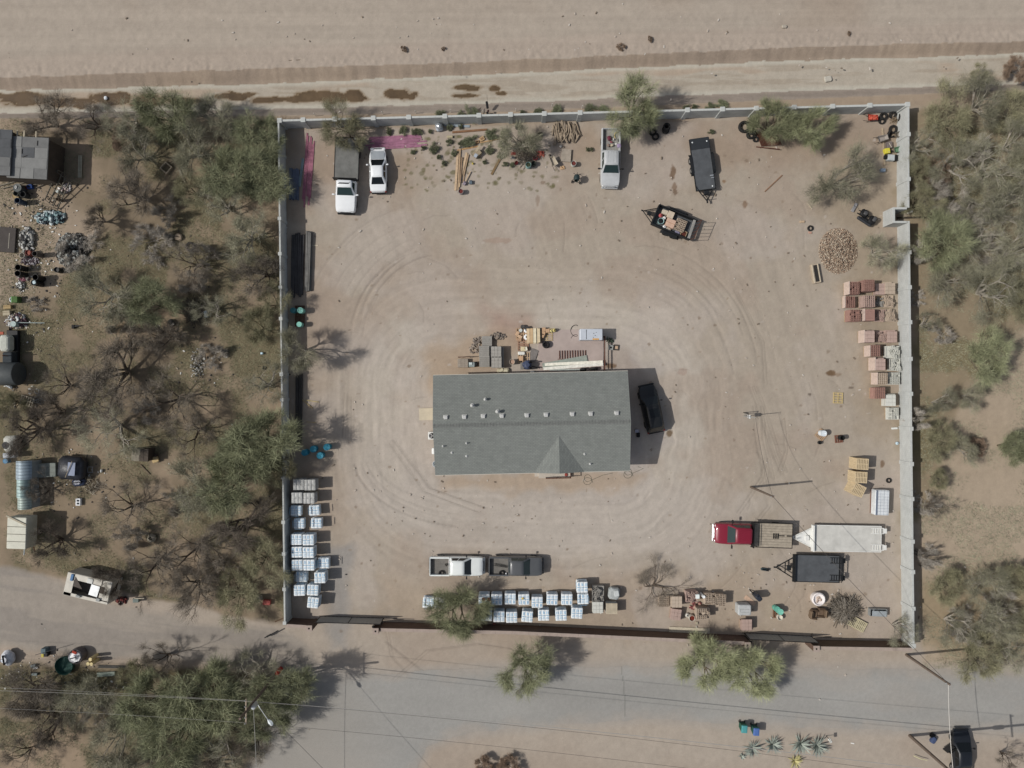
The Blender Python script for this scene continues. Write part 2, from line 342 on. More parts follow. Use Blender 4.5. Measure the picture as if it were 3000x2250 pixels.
# puddles
wat = np.full(X.shape, -1.0)
for (x, y, rx, ry) in [(60, 285, 110, 22), (200, 296, 90, 16), (330, 282, 80, 20), (430, 290, 70, 20), (530, 290, 55, 10), (680, 276, 70, 16), (770, 286, 70, 14), (860, 285, 80, 12), (960, 276, 95, 19), (1035, 275, 38, 22), (1165, 269, 52, 18), (1360, 250, 50, 11), (1352, 275, 46, 8), (1452, 252, 18, 9), (1470, 267, 16, 7)]:
    wat = np.maximum(wat, 1 - np.hypot((PX - x) / rx, (PY - y) / ry))
wfull = wat + (fbm(X * .9, Y * 1.5, 7, 5) - .5) * 1.15; mix(bed * sm(-.12, .12, wfull), (128, 112, 92), .7); wat = wfull > .16
mix(wat * 1., (104, 86, 64))
# unpaved track on the left, paved road below
TR = [(-600, 1660), (0, 1665), (180, 1700), (330, 1770), (620, 1830), (860, 1850), (960, 1960), (500, 1935), (0, 1890), (-600, 1880)]
tm = inside(TR, 14, 16); mix(tm, (146, 138, 128), .95)
mix(tm * sm(.45, .6, fbm((X - Y * 3) * .08, (Y + X * .15) * 1.2, 2)), (136, 129, 121), .8)
RD = [(780, 2600), (720, 2300), (800, 2090), (840, 2010), (830, 1962), (1100, 1975), (1500, 1950), (1900, 1950), (2250, 1955), (2700, 1958), (3000, 1950), (4200, 1940), (4200, 2145), (3000, 2146), (2600, 2142), (2250, 2128), (1900, 2106), (1600, 2128), (1400, 2145), (1250, 2185), (1080, 2600)]
rdd = sdpoly(RD) + wob * 14; road = rdd < 0
mix(sm(30, -5, rdd), (152, 146, 138), .7)
col *= fac[..., None]; col *= (1 + (n_px - .5) * .11)[..., None]; col *= (1 + (n_hi - .5) * .16)[..., None]
col = np.clip(col, 0, 1)
def sheet(name, fm, dz, colr, m, zz=None):
    ny, nx = X.shape; idx = np.arange(ny * nx).reshape(ny, nx)
    q = np.stack([idx[:-1, :-1], idx[:-1, 1:], idx[1:, 1:], idx[1:, :-1]], -1).reshape(-1, 4)
    if fm is not None: q = q[(fm[:-1, :-1] & fm[1:, 1:] & fm[:-1, 1:] & fm[1:, :-1]).reshape(-1)]
    u, inv = np.unique(q, return_inverse=True); inv = inv.reshape(-1, 4)
    zz = (Z if zz is None else zz).reshape(-1)[u] + dz
    V = np.stack([X.reshape(-1)[u], Y.reshape(-1)[u], zz], -1)
    me = bpy.data.meshes.new(name); me.vertices.add(len(V)); me.vertices.foreach_set('co', V.reshape(-1))
    n = len(inv); me.loops.add(n * 4); me.loops.foreach_set('vertex_index', inv.reshape(-1).astype(np.int32))
    me.polygons.add(n); me.polygons.foreach_set('loop_start', np.arange(0, n * 4, 4, dtype=np.int32))
    me.polygons.foreach_set('use_smooth', np.ones(n, bool)); me.update(calc_edges=True)
    if colr is not None:
        a = me.color_attributes.new('soil', 'FLOAT_COLOR', 'POINT'); c4 = np.ones((len(u), 4)); c4[:, :3] = colr.reshape(-1, 3)[u]
        a.data.foreach_set('color', c4.reshape(-1))
    me.materials.append(m); o = bpy.data.objects.new(name, me); C.link(o); o['kind'] = 'structure'; return o
Z = np.where(rdd < 25, Z * .2, Z)
soil = vcmat('soil_surface'); sheet('ground', None, 0, col, soil)
rc = np.zeros(col.shape); rc[:] = lin((144, 142, 137))
v = (1 + (fbm(X * .12, Y * .5, 3) - .5) * .22 + (n_px - .5) * .14 + (fbm(X * .06 + Y * .1, Y * .06, 5) - .5) * .25)
rc *= v[..., None]
dst = (sm(-40, 2, rdd + wob * 50) * .7 + .28 * sm(.5, .7, fbm(X * .15, Y * .3, 6)))[..., None]; dst = np.clip(dst, 0, .95)
lft = (sm(1150, 850, PX + (PY - 1960) * -.3) * .6)[..., None]
rc = rc * (1 - dst) + col * dst; rc = rc * (1 - lft) + np.array(lin((149, 143, 134))) * lft
crack = np.abs(PX - (1823 + (PY - 1950) * .06 + wob * 14)) < 1.6; rc[crack & (PY < 2100)] *= .75
sheet('road', road, .012, rc, vcmat('asphalt_surface', .9, .1, 14, .2))
sheet('canal_bank', bank | bank2, .006, col, vcmat('bank_surface', .9, .1, 6, .3))
sheet('canal_bed', bed & ~wat, .005, col, vcmat('bed_surface', .95, .08, 7, .3))
wm = mat((96, 77, 54), .12, 0, .25, .6, 0, .5, key='muddy_water')
sheet('water', wat & bed, .02, None, wm)
sheet('dirt_track', (tm > .5) & ~road & (PY > 1640), .006, col, vcmat('track_surface'))
# ---------------------------------------------------------------- perimeter walls
GB = brickmat((180, 182, 179), (174, 176, 173), (158, 160, 157), .4, .2, .01, 'XZ', key='grey_blockwork')
BB = brickmat((104, 84, 72), (94, 76, 66), (78, 66, 58), .4, .2, .012, 'XZ', key='brown_blockwork')
CAPM = mat((178, 180, 175), .9, 0, .08, 3, .2); PINK = mat((160, 143, 131), .95, 0, .14, 2, .3)
def gp(px, py): return Vector((*W(px, py), 0))
def wall(label, a, b, hh, th, m, capm, pil, ps=.42, capw=None, name='block_wall', caph=.05, pil_over=.06):
    A, B = gp(*a), gp(*b); L = (B - A).length; mb = MB(); mb.box((L / 2, 0, hh / 2), (L, th, hh)); parts = [('panel', mb, m)]
    mc = MB(); n = max(1, int(L / 1.6)); cw = capw or th + .006
    for i in range(n): mc.box(((i + .5) * L / n, 0, hh + caph / 2 + .002), (L / n - .012, cw, caph))
    parts.append(('cap', mc, capm))
    r = bpy.data.objects.new(name, None); C.link(r); r.location = A; r.rotation_euler = (0, 0, math.atan2(B.y - A.y, B.x - A.x)); tag(r, label, 'wall')
    for p in parts: obj(p[0], p[1], p[2], r)
    if pil:
        mp = MB(); mp.box((0, 0, (hh + pil_over) / 2), (ps, ps, hh + pil_over)); me = mp.mesh('pilaster', m); fix(me)
        m2 = MB(); m2.rbox((0, 0, hh + pil_over + .035), (ps + .06, ps + .06, .07), .015); me2 = m2.mesh('pilaster_cap', capm)
        for t in pil:
            o = bpy.data.objects.new('pilaster', me); C.link(o); o.parent = r; o.location = (t * L, 0, 0)
            o2 = bpy.data.objects.new('pilaster_cap', me2); C.link(o2); o2.parent = o
    return r
WH = 1.95
nb = [0.003] + [((x - 827) / 1836) for x in (901, 993, 1105, 1208, 1313, 1412, 1504, 1602, 1706, 1917, 2018, 2120, 2218, 2328, 2440, 2548)] + [.997]
wall('long grey block wall along the top of the yard beside the wash', (832, 374), (2633, 328), WH, .2, GB, CAPM, nb)
wall('grey block wall in shade down the left side of the yard', (834, 380), (852, 1812), WH, .15, GB, CAPM, [(y - 372) / 1456 for y in (455, 552, 650, 752, 850, 940, 1101, 1175, 1270, 1400, 1530, 1622, 1724, 1822)], .3)
wall('short sunlit grey block wall from the top right corner to the meter recess', (2630, 332), (2630, 622), WH, .2, GB, CAPM, [.28, .72], .36)
wall('short block wall closing the top of the meter recess', (2626, 624), (2592, 624), WH, .2, GB, CAPM, [])
wall('back wall of the meter recess on the right side', (2589, 621), (2589, 666), WH, .2, GB, CAPM, [])
wall('short block wall closing the bottom of the meter recess', (2592, 663), (2626, 663), WH, .2, GB, CAPM, [])
wall('long sunlit grey block wall down the right side of the yard', (2631, 660), (2645, 1880), WH, .2, GB, CAPM, [(y - 660) / 1225 for y in (750, 850, 950, 1055, 1155, 1255, 1356, 1456, 1578, 1665, 1770, 1876)], .36)
SO = dict(capw=.34, caph=.06)
wall('short brown block wall left of the left gate', (856, 1814), (922, 1818), WH, .3, BB, PINK, [], **SO)
wall('long brown block wall with pinkish top between the two gates', (1124, 1826), (1500, 1834), WH, .3, BB, PINK, [], **SO)
w2_ = wall('brown block wall running up to the right gate', (1500, 1834), (2162, 1864), WH, .3, BB, PINK, [], **SO)
wall('brown block wall right of the right gate', (2374, 1878), (2641, 1882), WH, .3, BB, PINK, [], **SO)
for (x, y, lb) in [(923, 1820, 'square brown block column left of the left gate'), (1112, 1828, 'square brown block column right of the left gate'), (2170, 1868, 'square brown block column left of the right gate'), (2366, 1878, 'square brown block column right of the right gate')]:
    mb = MB(); mb.box((0, 0, 1.08), (.56, .56, 2.16)); mc = MB()
    for dx, dy, sx, sy in ((-.2, 0, .22, .62), (.2, 0, .22, .62), (0, .2, .18, .22), (0, -.2, .18, .22)): mc.box((dx, dy, 2.2), (sx, sy, .07))
    mh = MB(); mh.box((0, 0, 2.164), (.17, .17, .004))
    thing('gate_column', lb, 'column', x, y, [('shaft', mb, BB), ('cap', mc, PINK), ('hollow_core', mh, mat((14, 13, 12)))], group='columns beside the gates')
# rolling gates: ribbed sheet in a dark frame
RIB = mat((148, 148, 144), .6, .3, .06, 2); FR = mat((34, 32, 31), .6, .2, .1, 3)
def gate(label, a, b):
    A, B = gp(*a), gp(*b); L = (B - A).length; m1 = MB(); n = int(L / .2)
    for i in range(n): m1.box(((i + .5) * L / n, .012 if i % 2 else 0, 1.0), (L / n - .02, .03, 1.78))
    m2 = MB(); m2.box((L / 2, 0, 1.93), (L + .1, .07, .07)); m2.box((L / 2, 0, .08), (L + .1, .07, .07))
    for t in (0, .5, 1): m2.box((t * L, 0, 1.0), (.07, .075, 1.78))
    m3 = MB(); m3.box((L * .5 + 1.5, 0, .02), (L + 3.4, .12, .03))
    m4 = [MB().lathe([(.09, -.03), (.09, .03)], 12, M=Matrix.Translation((t * L, 0, .09)) @ Matrix.Rotation(R(90), 4, 'X')) for t in (.08, .92)]
    r = thing('sliding_gate', label, 'gate', a[0], a[1], [('ribbed_panel', m1, RIB), ('frame', m2, FR), ('track', m3, mat((120, 110, 100), .7, .3)), ('roller', m4[0], FR), ('roller', m4[1], FR)], rot=math.atan2(B.y - A.y, B.x - A.x), group='sliding gates')
gate('ribbed grey sliding gate at the left driveway', (940, 1805), (1124, 1811)); gate('ribbed grey sliding gate at the bottom right of the yard', (2180, 1854), (2376, 1864))
for (x, y, lb) in [(1104, 1817, 'small dark gate motor on a post at the left gate'), (2182, 1862, 'small dark gate motor on a post at the right gate')]:
    m1 = MB(); m1.box((0, 0, .9), (.07, .07, 1.8)); m2 = MB(); m2.rbox((0, 0, 1.95), (.22, .18, .3), .03); thing('gate_opener', lb, 'gate motor', x, y, [('post', m1, FR), ('housing', m2, FR)])

# ---------------------------------------------------------------- the building
def shingle(c1, c2, axes='XY', key='shingles'): return brickmat(c1, c2, tuple(int(v * .84) for v in c1), .33, .145, .016, axes, .95, key)
SHG = shingle((126, 129, 124), (118, 121, 117)); SHG2 = shingle((126, 129, 124), (116, 119, 115), 'YX', 'shingles_across')
RIDG = mat((111, 113, 109), .95, 0, .2, 5)
hr = bpy.data.objects.new('office_building', None); C.link(hr); hx, hy = W(1554.5, 1234); hr.location = (hx, hy, 0); hr.rotation_euler = (0, 0, R(1.3))
tag(hr, 'long single storey building under a grey shingled gable roof in the middle of the yard', 'building')
ex, ey, ez, rz_ = 9.72, 4.98, 3.45, 4.72
STU = mat((186, 172, 150), .9, 0, .08, 2, .2)
mb = MB(); mb.box((0, 0, 1.72), (18.6, 9.0, 3.44)); gbl = [(-4.5, 3.44), (4.5, 3.44), (0, 4.55)]
for sx in (-1, 1): mb.loft([[(sx * 9.3, y, z) for y, z in gbl], [(sx * 9.1, y, z) for y, z in gbl]])
obj('wall', mb, STU, hr)
mb = MB()
for s_ in (1, -1):
    a = [(-ex, s_ * ey, ez), (ex, s_ * ey, ez), (ex, 0, rz_), (-ex, 0, rz_)]
    b_ = [(x, y, z - .14) for x, y, z in a]
    mb.loft([b_, a])
rf = obj('roof', mb, SHG, hr)
mb = MB()
for s_ in (1, -1):
    a = [(-ex, s_ * .02, rz_ + .012), (ex, s_ * .02, rz_ + .012), (ex, s_ * .2, rz_ - .04), (-ex, s_ * .2, rz_ - .04)]
    mb.quad(*a)
for i in range(64):
    x = -ex + .15 + i * .303; mb.loft([[(x, -.21, rz_ - .02), (x + .05, -.21, rz_ - .02), (x + .05, .0, rz_ + .035), (x, 0, rz_ + .035)], [(x, 0, rz_ + .036), (x + .05, 0, rz_ + .036), (x + .05, .21, rz_ - .02), (x, .21, rz_ - .02)]])
obj('ridge_cap', mb, RIDG, rf)
# porch gable
gx = (1632 - 1554.5) * .954 / S; gt = -1.25; gz = rz_ - .253 * 1.25; ge = -ey - .02; hw = 2.5
def rz_at(y): return rz_ + (rz_ - ez) / ey * y if y < 0 else 0
zt = rz_at(gt) + .01
mb = MB(); mb.add([(gx, gt, zt), (gx - hw, ge, ez + .01), (gx, ge, zt - .06)], [(0, 1, 2)]); rg = obj('porch_roof', mb, SHG2, hr)
mb = MB(); mb.add([(gx, gt, zt), (gx, ge, zt - .06), (gx + hw, ge, ez + .01)], [(0, 1, 2)]); obj('porch_slope', mb, SHG2, rg)
mb = MB(); mb.add([(gx - hw, ge - .002, ez - .02), (gx + hw, ge - .002, ez - .02), (gx, ge - .002, zt - .06)], [(0, 1, 2)]); obj('gable_end', mb, STU, rg)
TR_ = mat((196, 190, 176), .8, 0, .05)
mb = MB()
for s_ in (1, -1):
    mb.box((0, s_ * (ey + .02), ez - .1), (ex * 2, .04, .16))
obj('fascia', mb, TR_, rf)
GL = mat((40, 48, 52), .08, 0, .1, 1, 0, .5)
for s_ in (1, -1):
    for x in (-7, -3.6, .2, 4, 7.4):
        if s_ == -1 and 1.5 < x < 5: continue
        mb = MB(); mb.box((x, s_ * 4.52, 1.9), (1.3, .06, 1.0)); w_ = obj('window', mb, TR_, hr); mb = MB(); mb.box((x, s_ * 4.556, 1.9), (1.15, .02, .86)); obj('pane', mb, GL, w_)
mb = MB(); mb.box((gx - .4, -4.52, 1.1), (.95, .06, 2.1)); d0 = obj('door', mb, mat((110, 70, 50), .5), hr); mb = MB(); mb.lathe([(.03, 0), (.04, .04), (.03, .08)], 8, M=Matrix.Translation((gx - .05, -4.55, 1.05)) @ Matrix.Rotation(R(90), 4, 'X')); obj('handle', mb, mat((170, 160, 130), .3, 1), d0)
mb = MB(); mb.box((9.33, 2.2, 1.2), (.06, 2.9, 2.3)); obj('garage_door', mb, TR_, hr)
VM = mat((182, 182, 178), .6, .2, .08, 6)
def hloc(px, py):              # building-local point under a photo pixel on the roof
    zz = 4.3
    for _ in range(4):
        x, y = W(px, py, zz); v_ = Matrix.Rotation(-R(1.3), 3, 'Z') @ Vector((x - hx, y - hy, 0)); zz = rz_ - (rz_ - ez) / ey * abs(v_.y)
    return v_.x, v_.y, zz
for x, y in [(1306, 1223), (1360.6, 1222), (1416, 1220), (1470.5, 1219), (1543.6, 1217.5), (1600, 1216), (1676.7, 1214), (1730.6, 1213), (1806.5, 1211)]:
    a, b_, z = hloc(x, y); mb = MB(); mb.rbox((a, b_, z + .09), (.36, .36, .22), .03); mb.box((a, b_, z + .0), (.5, .5, .03)); obj('roof_vent', mb, VM, rf)
def pipe(x, y, r_, h_, turb=False):
    a, b_, z = hloc(x, y); mb = MB(); mb.lathe([(r_ * 2.3, -.04), (r_ * 2.2, .03), (r_ * 1.1, .08), (r_, h_), (r_ * .8, h_ + .01)], 14, (a, b_, z))
    o = obj('exhaust_flue' if turb else 'vent_pipe', mb, VM, rf, True)
    if turb:
        mb = MB(); mb.lathe([(r_ * .8, h_), (r_ * 1.5, h_ + .1), (r_ * 1.6, h_ + .22), (r_ * 1.0, h_ + .32), (.02, h_ + .36)], 14, (a, b_, z)); obj('cowl', mb, VM, o, True)
for a in [(1384, 1188, .1, .28, True), (1422, 1170, .08, .14, True), (1458, 1206, .1, .3, True), (1298, 1307, .055, .35), (1367, 1298, .055, .32), (1324, 1326, .06, .12), (1367, 1336, .06, .12), (1713, 1330, .06, .1), (1729, 1359, .055, .28)]: pipe(*a)
# porch, steps, units against the building
CONC = mat((182, 172, 158), .9, 0, .1, 1.5, .2); RUST = mat((92, 52, 38), .8, .2, .3, 4)
WOODD = mat((128, 106, 82), .85, 0, .2, 5, .2, rv=.15); WOODL = mat((196, 164, 122), .85, 0, .15, 5, .2, rv=.15); WOODG = mat((150, 134, 116), .9, 0, .2, 5, .2, rv=.2)
mb = MB(); mb.box((0, 0, .2), (3.3, 1.1, .4)); m2 = MB()
for x in (-.9, .2, 1.6): m2.box((x, -.5, .8), (.06, .06, .8))
m2.box((.35, -.5, 1.2), (2.6, .07, .07)); m2.box((1.6, .0, 1.2), (.07, 1.0, .07)); m2.box((.35, -.5, .6), (2.6, .04, .04))
m3 = MB(); m3.box((-1.85, -.1, .1), (.45, .6, .2))
thing('porch_platform', 'small concrete porch with rusty brown railing below the gable', 'porch', 1624, 1383, [('slab', mb, CONC), ('railing', m2, RUST), ('step', m3, CONC)], rot=R(1.3))
mb = MB(); mb.box((0, 0, .12), (1.5, 1.25, .24)); thing('concrete_step', 'tan concrete landing slab sticking out left of the building', 'step', 1250, 1213, [('slab', mb, mat((188, 176, 152), .9, 0, .08, 2))], rot=R(1.3))
mb = MB(); mb.rbox((0, 0, .42), (.8, .8, .84), .05); m2 = MB(); m2.lathe([(.3, 0), (.3, .02), (.06, .03)], 20, (0, 0, .845)); m3 = MB()
for i in range(3): m3.box((.13 * math.cos(i * 2.1), .13 * math.sin(i * 2.1), .885), (.26, .12, .02), i * 2.1)
thing('air_conditioner', 'white air conditioning unit with round fan beside the left end wall', 'air conditioner', 1268, 1275, [('casing', mb, mat((205, 206, 202), .5)), ('grille', m2, mat((45, 45, 46), .5)), ('fan_blade', m3, mat((150, 150, 150), .4))])
mb = MB(); mb.rbox((0, 0, .35), (.5, .65, .7), .08); thing('storage_tub', 'white plastic tub peeking out from the left eave, upper one', 'tub', 1274, 1320, [('body', mb, mat((222, 224, 222), .5))])
mb = MB(); mb.lathe([(.28, 0), (.33, .5), (.35, .52), (.3, .5), (.25, .05), (0, .04)], 16); thing('wash_basin', 'pale round basin peeking out from the lower left eave', 'basin', 1278, 1358, [('body', mb, mat((205, 212, 216), .5), True)])
SLAB = mat((166, 150, 142), .9, 0, .12, .6, .15)
mb = MB(); mb.box((0, 0, .03), (6.8, 4.6, .06)); o = thing('concrete_slab', 'pinkish concrete slab above the building', 'slab', 1672, 1030, [('slab', mb, SLAB)], rot=R(.5))
o['kind'] = 'structure'; del o['category']; del o['label']
# ---------------------------------------------------------------- poles and wires
POLE = mat((106, 92, 80), .9, 0, .2, 3); GALV = mat((178, 182, 182), .5, .5, .1, 3); WIRE = mat((176, 172, 164), .5, .2, .02); WIRED = mat((80, 76, 72), .6)
def gpole(label, px, py, hh, r_, extra=(), cat='utility pole', name='utility_pole'):
    mb = MB(); mb.tube([(0, 0, -.3), (0, 0, hh)], [r_, r_ * .7], 10)
    return thing(name, label, cat, px, py, [('pole', mb, POLE, True)] + list(extra))
def xarm(z, L, a, th=.1): m_ = MB(); m_.box((0, 0, z), (L, th, th), a); return m_
ins = MB()
for t in (-1.05, -.5, .5, 1.05): ins.lathe([(.03, 9.05), (.06, 9.12), (.05, 9.25), (0, 9.3)], 8, (-.02, t, 0))
m_arm = MB(); m_arm.tube([(0, 0, 6.6), (.5, -.6, 6.9), (1.35, -1.75, 7.0)], .035, 6); m_h = MB()
m_h.loft([[(1.3 + .05 * a, -1.7 + .03 * a, 6.95 + b_) for a, b_ in ((-1, 0), (0, .06), (1, 0), (0, -.05))], [(1.5 + .17 * a, -1.95 + .12 * a, 6.95 + b_) for a, b_ in ((-1, 0), (0, .12), (1, 0), (0, -.08))], [(1.68 + .14 * a, -2.2 + .1 * a, 6.95 + b_) for a, b_ in ((-1, 0), (0, .1), (1, 0), (0, -.08))], [(1.76 + .03 * a, -2.3 + .02 * a, 6.95 + b_) for a, b_ in ((-1, 0), (0, .04), (1, 0), (0, -.03))]])
gpole('tall wooden utility pole with crossarm among the trees below the left gate', 815, 1968, 10.5, .16, [('crossarm', xarm(9, 2.3, R(90)), WOODG), ('>insulator', ins, GALV), ('lamp_arm', m_arm, GALV), ('lamp_head', m_h, mat((215, 222, 222), .4), True), ('transformer', MB().lathe([(.2, 0), (.22, .05), (.22, .7), (.18, .78), (0, .8)], 12, (.3, -.1, 7.3)), GALV, True)])
gpole('tall wooden utility pole beside the dark car at the bottom right corner', 2665, 2155, 13, .17, [('crossarm', xarm(10.7, 2.4, R(95)), WOODG), ('>insulator', MB().lathe([(.05, 10.75), (.06, 10.9), (0, 11)], 8, (0, 1, 0)), GALV), ('transformer', MB().lathe([(.22, 0), (.24, .05), (.24, .8), (.2, .9), (0, .95)], 12, (.32, 0, 8.6)), GALV, True)])
gpole('wooden service pole outside the bottom right wall corner', 2655, 1918, 7.4, .15, [('bracket', xarm(7.1, .5, 0, .08), GALV)])
gpole('wooden service pole in the yard above the red truck', 2200, 1427, 6.4, .13, [('bracket', xarm(6.1, .4, .4, .07), GALV)])
mb = MB(); mb.tube([(0, 0, 0), (0, 0, 3.7)], .035, 8); m2 = MB(); m2.rbox((.12, .0, 1.4), (.18, .36, .55), .03); m3 = MB(); m3.tube([(.1, .22, 0), (.1, .22, 1.3)], .03, 6); m4 = MB(); m4.lathe([(.08, 0), (.09, .1), (0, .13)], 10, (.12, 0, 1.7))
m5 = MB(); m5.tube([(0, 0, 3.7), (.12, .08, 3.85), (.25, .02, 3.6), (.4, -.15, 3.45)], .015, 5); m6 = MB(); m6.box((0, .1, 1.5), (.05, .6, .06)); m6.box((0, .36, .8), (.07, .07, 1.6))
thing('service_mast', 'white electrical service mast with meter box standing in the yard', 'electrical mast', 2178, 1219, [('riser', mb, GALV), ('meter_box', m2, mat((215, 216, 214), .5)), ('conduit', m3, GALV), ('meter', m4, GALV), ('drop_wire', m5, WIRED), ('support', m6, mat((60, 54, 48)))])
def wire(label, a, b, sag, m=WIRE, r_=.018, name='overhead_wire', grp='overhead wires'):
    A = Vector((*W(a[0], a[1]), a[2])); B = Vector((*W(b[0], b[1]), b[2])); n = 24
    mb = MB(); mb.tube([A.lerp(B, i / n) - Vector((0, 0, sag * 4 * (i / n) * (1 - i / n))) for i in range(n + 1)], r_, 4)
    o = obj(name, mb, m); tag(o, label, 'overhead wire', grp)
wire('service wire from the yard pole down to the pole outside the wall', (2200, 1427, 6.3), (2655, 1918, 7.1), .7, WIRED, .022)
wire('service wire looping from the white mast to the yard pole', (2178, 1219, 3.7), (2200, 1427, 6.2), .5, WIRED, .016)
wire('pale twisted wire from the corner pole down past the dark car', (2655, 1918, 7.2), (2665, 2155, 7.4), .2, WIRE, .03)
wire('thick pale cable crossing the paved road toward the bottom right corner', (815, 1968, 7.0), (2665, 2155, 7.0), .9, WIRE, .03)
wire('upper thin line over the paved road from the left pole crossarm', (818, 1940, 9.1), (2668, 2124, 10.8), 1.1, WIRED, .014)
wire('lower thin line over the paved road from the left pole crossarm', (812, 1996, 9.1), (2662, 2186, 10.8), 1.1, WIRED, .014)
wire('upper thin line running off the left edge from the crossarm', (818, 1940, 9.1), (-700, 1880, 9.3), .8, WIRE, .009)
wire('lower thin line running off the left edge from the crossarm', (812, 1996, 9.1), (-700, 1930, 9.3), .8, WIRE, .009)
wire('thick cable running off the left edge from the utility pole', (815, 1968, 7.0), (-700, 1920, 7.2), .7, WIRE, .013)
wire('pale wire dropping from the left pole straight off the bottom edge', (815, 1968, 7.2), (835, 2700, 7.2), .5, WIRE, .024)
wire('dark guy wire slanting from the lamp pole toward the bottom edge', (815, 1968, 6.8), (1500, 2700, 6.6), .7, WIRED, .018)
# ---------------------------------------------------------------- trees and shrubs
BARKD = mat((92, 80, 68), .95, 0, .25, 4, 0, .1, .15); BARKG = mat((150, 142, 130), .95, 0, .25, 4, 0, .1, .15); BARKM = mat((112, 100, 82), .95, 0, .25, 4, 0, .1, .15)
def make_tree(seed, Rr, Ht, limbs, levels, kids, nb, bl, bw, lean=.55, jit=.5, trunk_r=.14, tuft=.35, up=.35, zexp=.6):
    """one trunk with forking limbs; fine leaf and twig blades in sprays at the ends. Returns (wood MB, arrays)"""
    r = random.Random(seed); wood = MB(); tips = []
    steps = [1 / (levels + .6)] * levels
    def grow(p, d_, L, rad, lv):
        bend = Vector((r.gauss(0, 1), r.gauss(0, 1), r.gauss(0, .5))) * .22
        mid = p + d_ * L * .5 + bend * L * .3; q = p + d_ * L + bend * L * .35
        q.z = max(q.z, .25)
        wood.tube([p, mid, q], [rad, rad * .85, rad * .62], 5 if lv < 2 else 3, cap=False)
        if lv >= levels - 1: tips.append((q, (q - mid).normalized(), L))
        if lv >= levels - 2: tips.append((mid, (q - p).normalized(), L))
        if lv < levels:
            for k in range(kids if lv else max(2, kids)):
                a = Vector((r.gauss(0, 1), r.gauss(0, 1), r.gauss(0, .45))); nd = (d_ + a * jit + Vector((0, 0, up * .3))).normalized()
                grow(q, nd, L * r.uniform(.62, .92), rad * .6, lv + 1)
    a0 = r.uniform(0, 6.28); reach = Rr / 2.6
    for i in range(limbs):
        a = a0 + i * 6.283 / limbs + r.uniform(-.5, .5)
        dz = Ht / Rr * r.uniform(.6, 1.3) * .9; d_ = Vector((math.cos(a) * lean * 1.6, math.sin(a) * lean * 1.6, dz)).normalized()
        grow(Vector((0, 0, 0)), d_, reach * r.uniform(.75, 1.15), trunk_r * r.uniform(.5, 1), 0)
    g = np.random.RandomState(seed)
    P = np.array([t[0] for t in tips]); D = np.array([t[1] for t in tips]); Ls = np.array([t[2] for t in tips])
    i = np.repeat(np.arange(len(P)), nb); n = len(i)
    dd = D[i] + g.randn(n, 3) * .6; dd /= np.linalg.norm(dd, axis=1)[:, None]
    st = P[i] + D[i] * (g.rand(n, 1) - .5) * Ls[i][:, None] * 1.0 + g.randn(n, 3) * tuft * .5
    ln = bl * (.5 + g.rand(n, 1)); tip = st + dd * ln
    sd_ = np.cross(dd, g.randn(n, 3)); sd_ /= np.linalg.norm(sd_, axis=1)[:, None]; sd_ *= bw * (.6 + .8 * g.rand(n, 1))
    st[:, 2] = np.maximum(st[:, 2], .05); tip[:, 2] = np.maximum(tip[:, 2], .02)
    V = np.stack([st - sd_, st + sd_, tip], 1).reshape(-1, 3)
    rad = np.hypot(V[:, 0], V[:, 1]); sc_ = Rr / np.percentile(rad, 93); zm = np.percentile(V[:, 2], 97)
    V = V * sc_; V[:, 2] = Ht * np.clip(V[:, 2] / sc_ / zm, 0, 1.3) ** zexp; wood.v = [(x * sc_, y * sc_, Ht * max(z, 0) ** zexp / zm ** zexp) for x, y, z in wood.v]
    return wood, V
def tri_mesh(name, V, m):
    n = len(V) // 3; me = bpy.data.meshes.new(name); me.vertices.add(len(V)); me.vertices.foreach_set('co', V.reshape(-1).astype(np.float32))
    me.loops.add(n * 3); me.loops.foreach_set('vertex_index', np.arange(n * 3, dtype=np.int32)); me.polygons.add(n); me.polygons.foreach_set('loop_start', np.arange(0, n * 3, 3, dtype=np.int32))
    me.update(calc_edges=True); me.materials.append(m); return me
LM = {'A': leafmat((138, 141, 106)), 'A2': leafmat((146, 149, 110)), 'B': leafmat((142, 139, 114)), 'C': leafmat((126, 116, 102), .2, 'twigs'), 'C2': leafmat((108, 98, 86), .2, 'dark_twigs'), 'D': leafmat((176, 168, 156), .15, 'pale_twigs'), 'E': leafmat((142, 120, 100), .2, 'rusty_leaves'), 'F': leafmat((126, 130, 100)), 'O': leafmat((137, 133, 102))}
# kind: seed,R,H,limbs,levels,kids,nb,bl,bw,lean,jit,trunk_r,tuft,up
PROTO = {}
def proto(k, mats_, *variants):
    PROTO[k] = []
    for (args, kw) in variants:
        w, V = make_tree(*args, **kw); PROTO[k].append((w.mesh('trunk', mats_[0]), tri_mesh('crown', V, mats_[1])))
proto('A', (BARKM, LM['A']), ((1, 3, 3.6, 5, 4, 3, 8, .8, .013), dict(lean=.6, jit=.45, tuft=.3)), ((2, 3, 3.6, 6, 4, 3, 7, .85, .013), dict(lean=.6, jit=.45, tuft=.3)))
proto('A2', (BARKM, LM['A2']), ((3, 3, 3.4, 5, 4, 3, 8, .85, .013), dict(lean=.65, jit=.42, tuft=.26)))
proto('B', (BARKG, LM['B']), ((4, 3, 3.4, 5, 4, 3, 5, .75, .010), dict(lean=.7, jit=.5, tuft=.35, trunk_r=.16)), ((5, 3, 3.4, 6, 4, 3, 5, .75, .010), dict(lean=.7, jit=.5, tuft=.35, trunk_r=.16)), ((15, 3, 3.4, 4, 5, 2, 8, .75, .010), dict(lean=.7, jit=.5, tuft=.35, trunk_r=.18)))
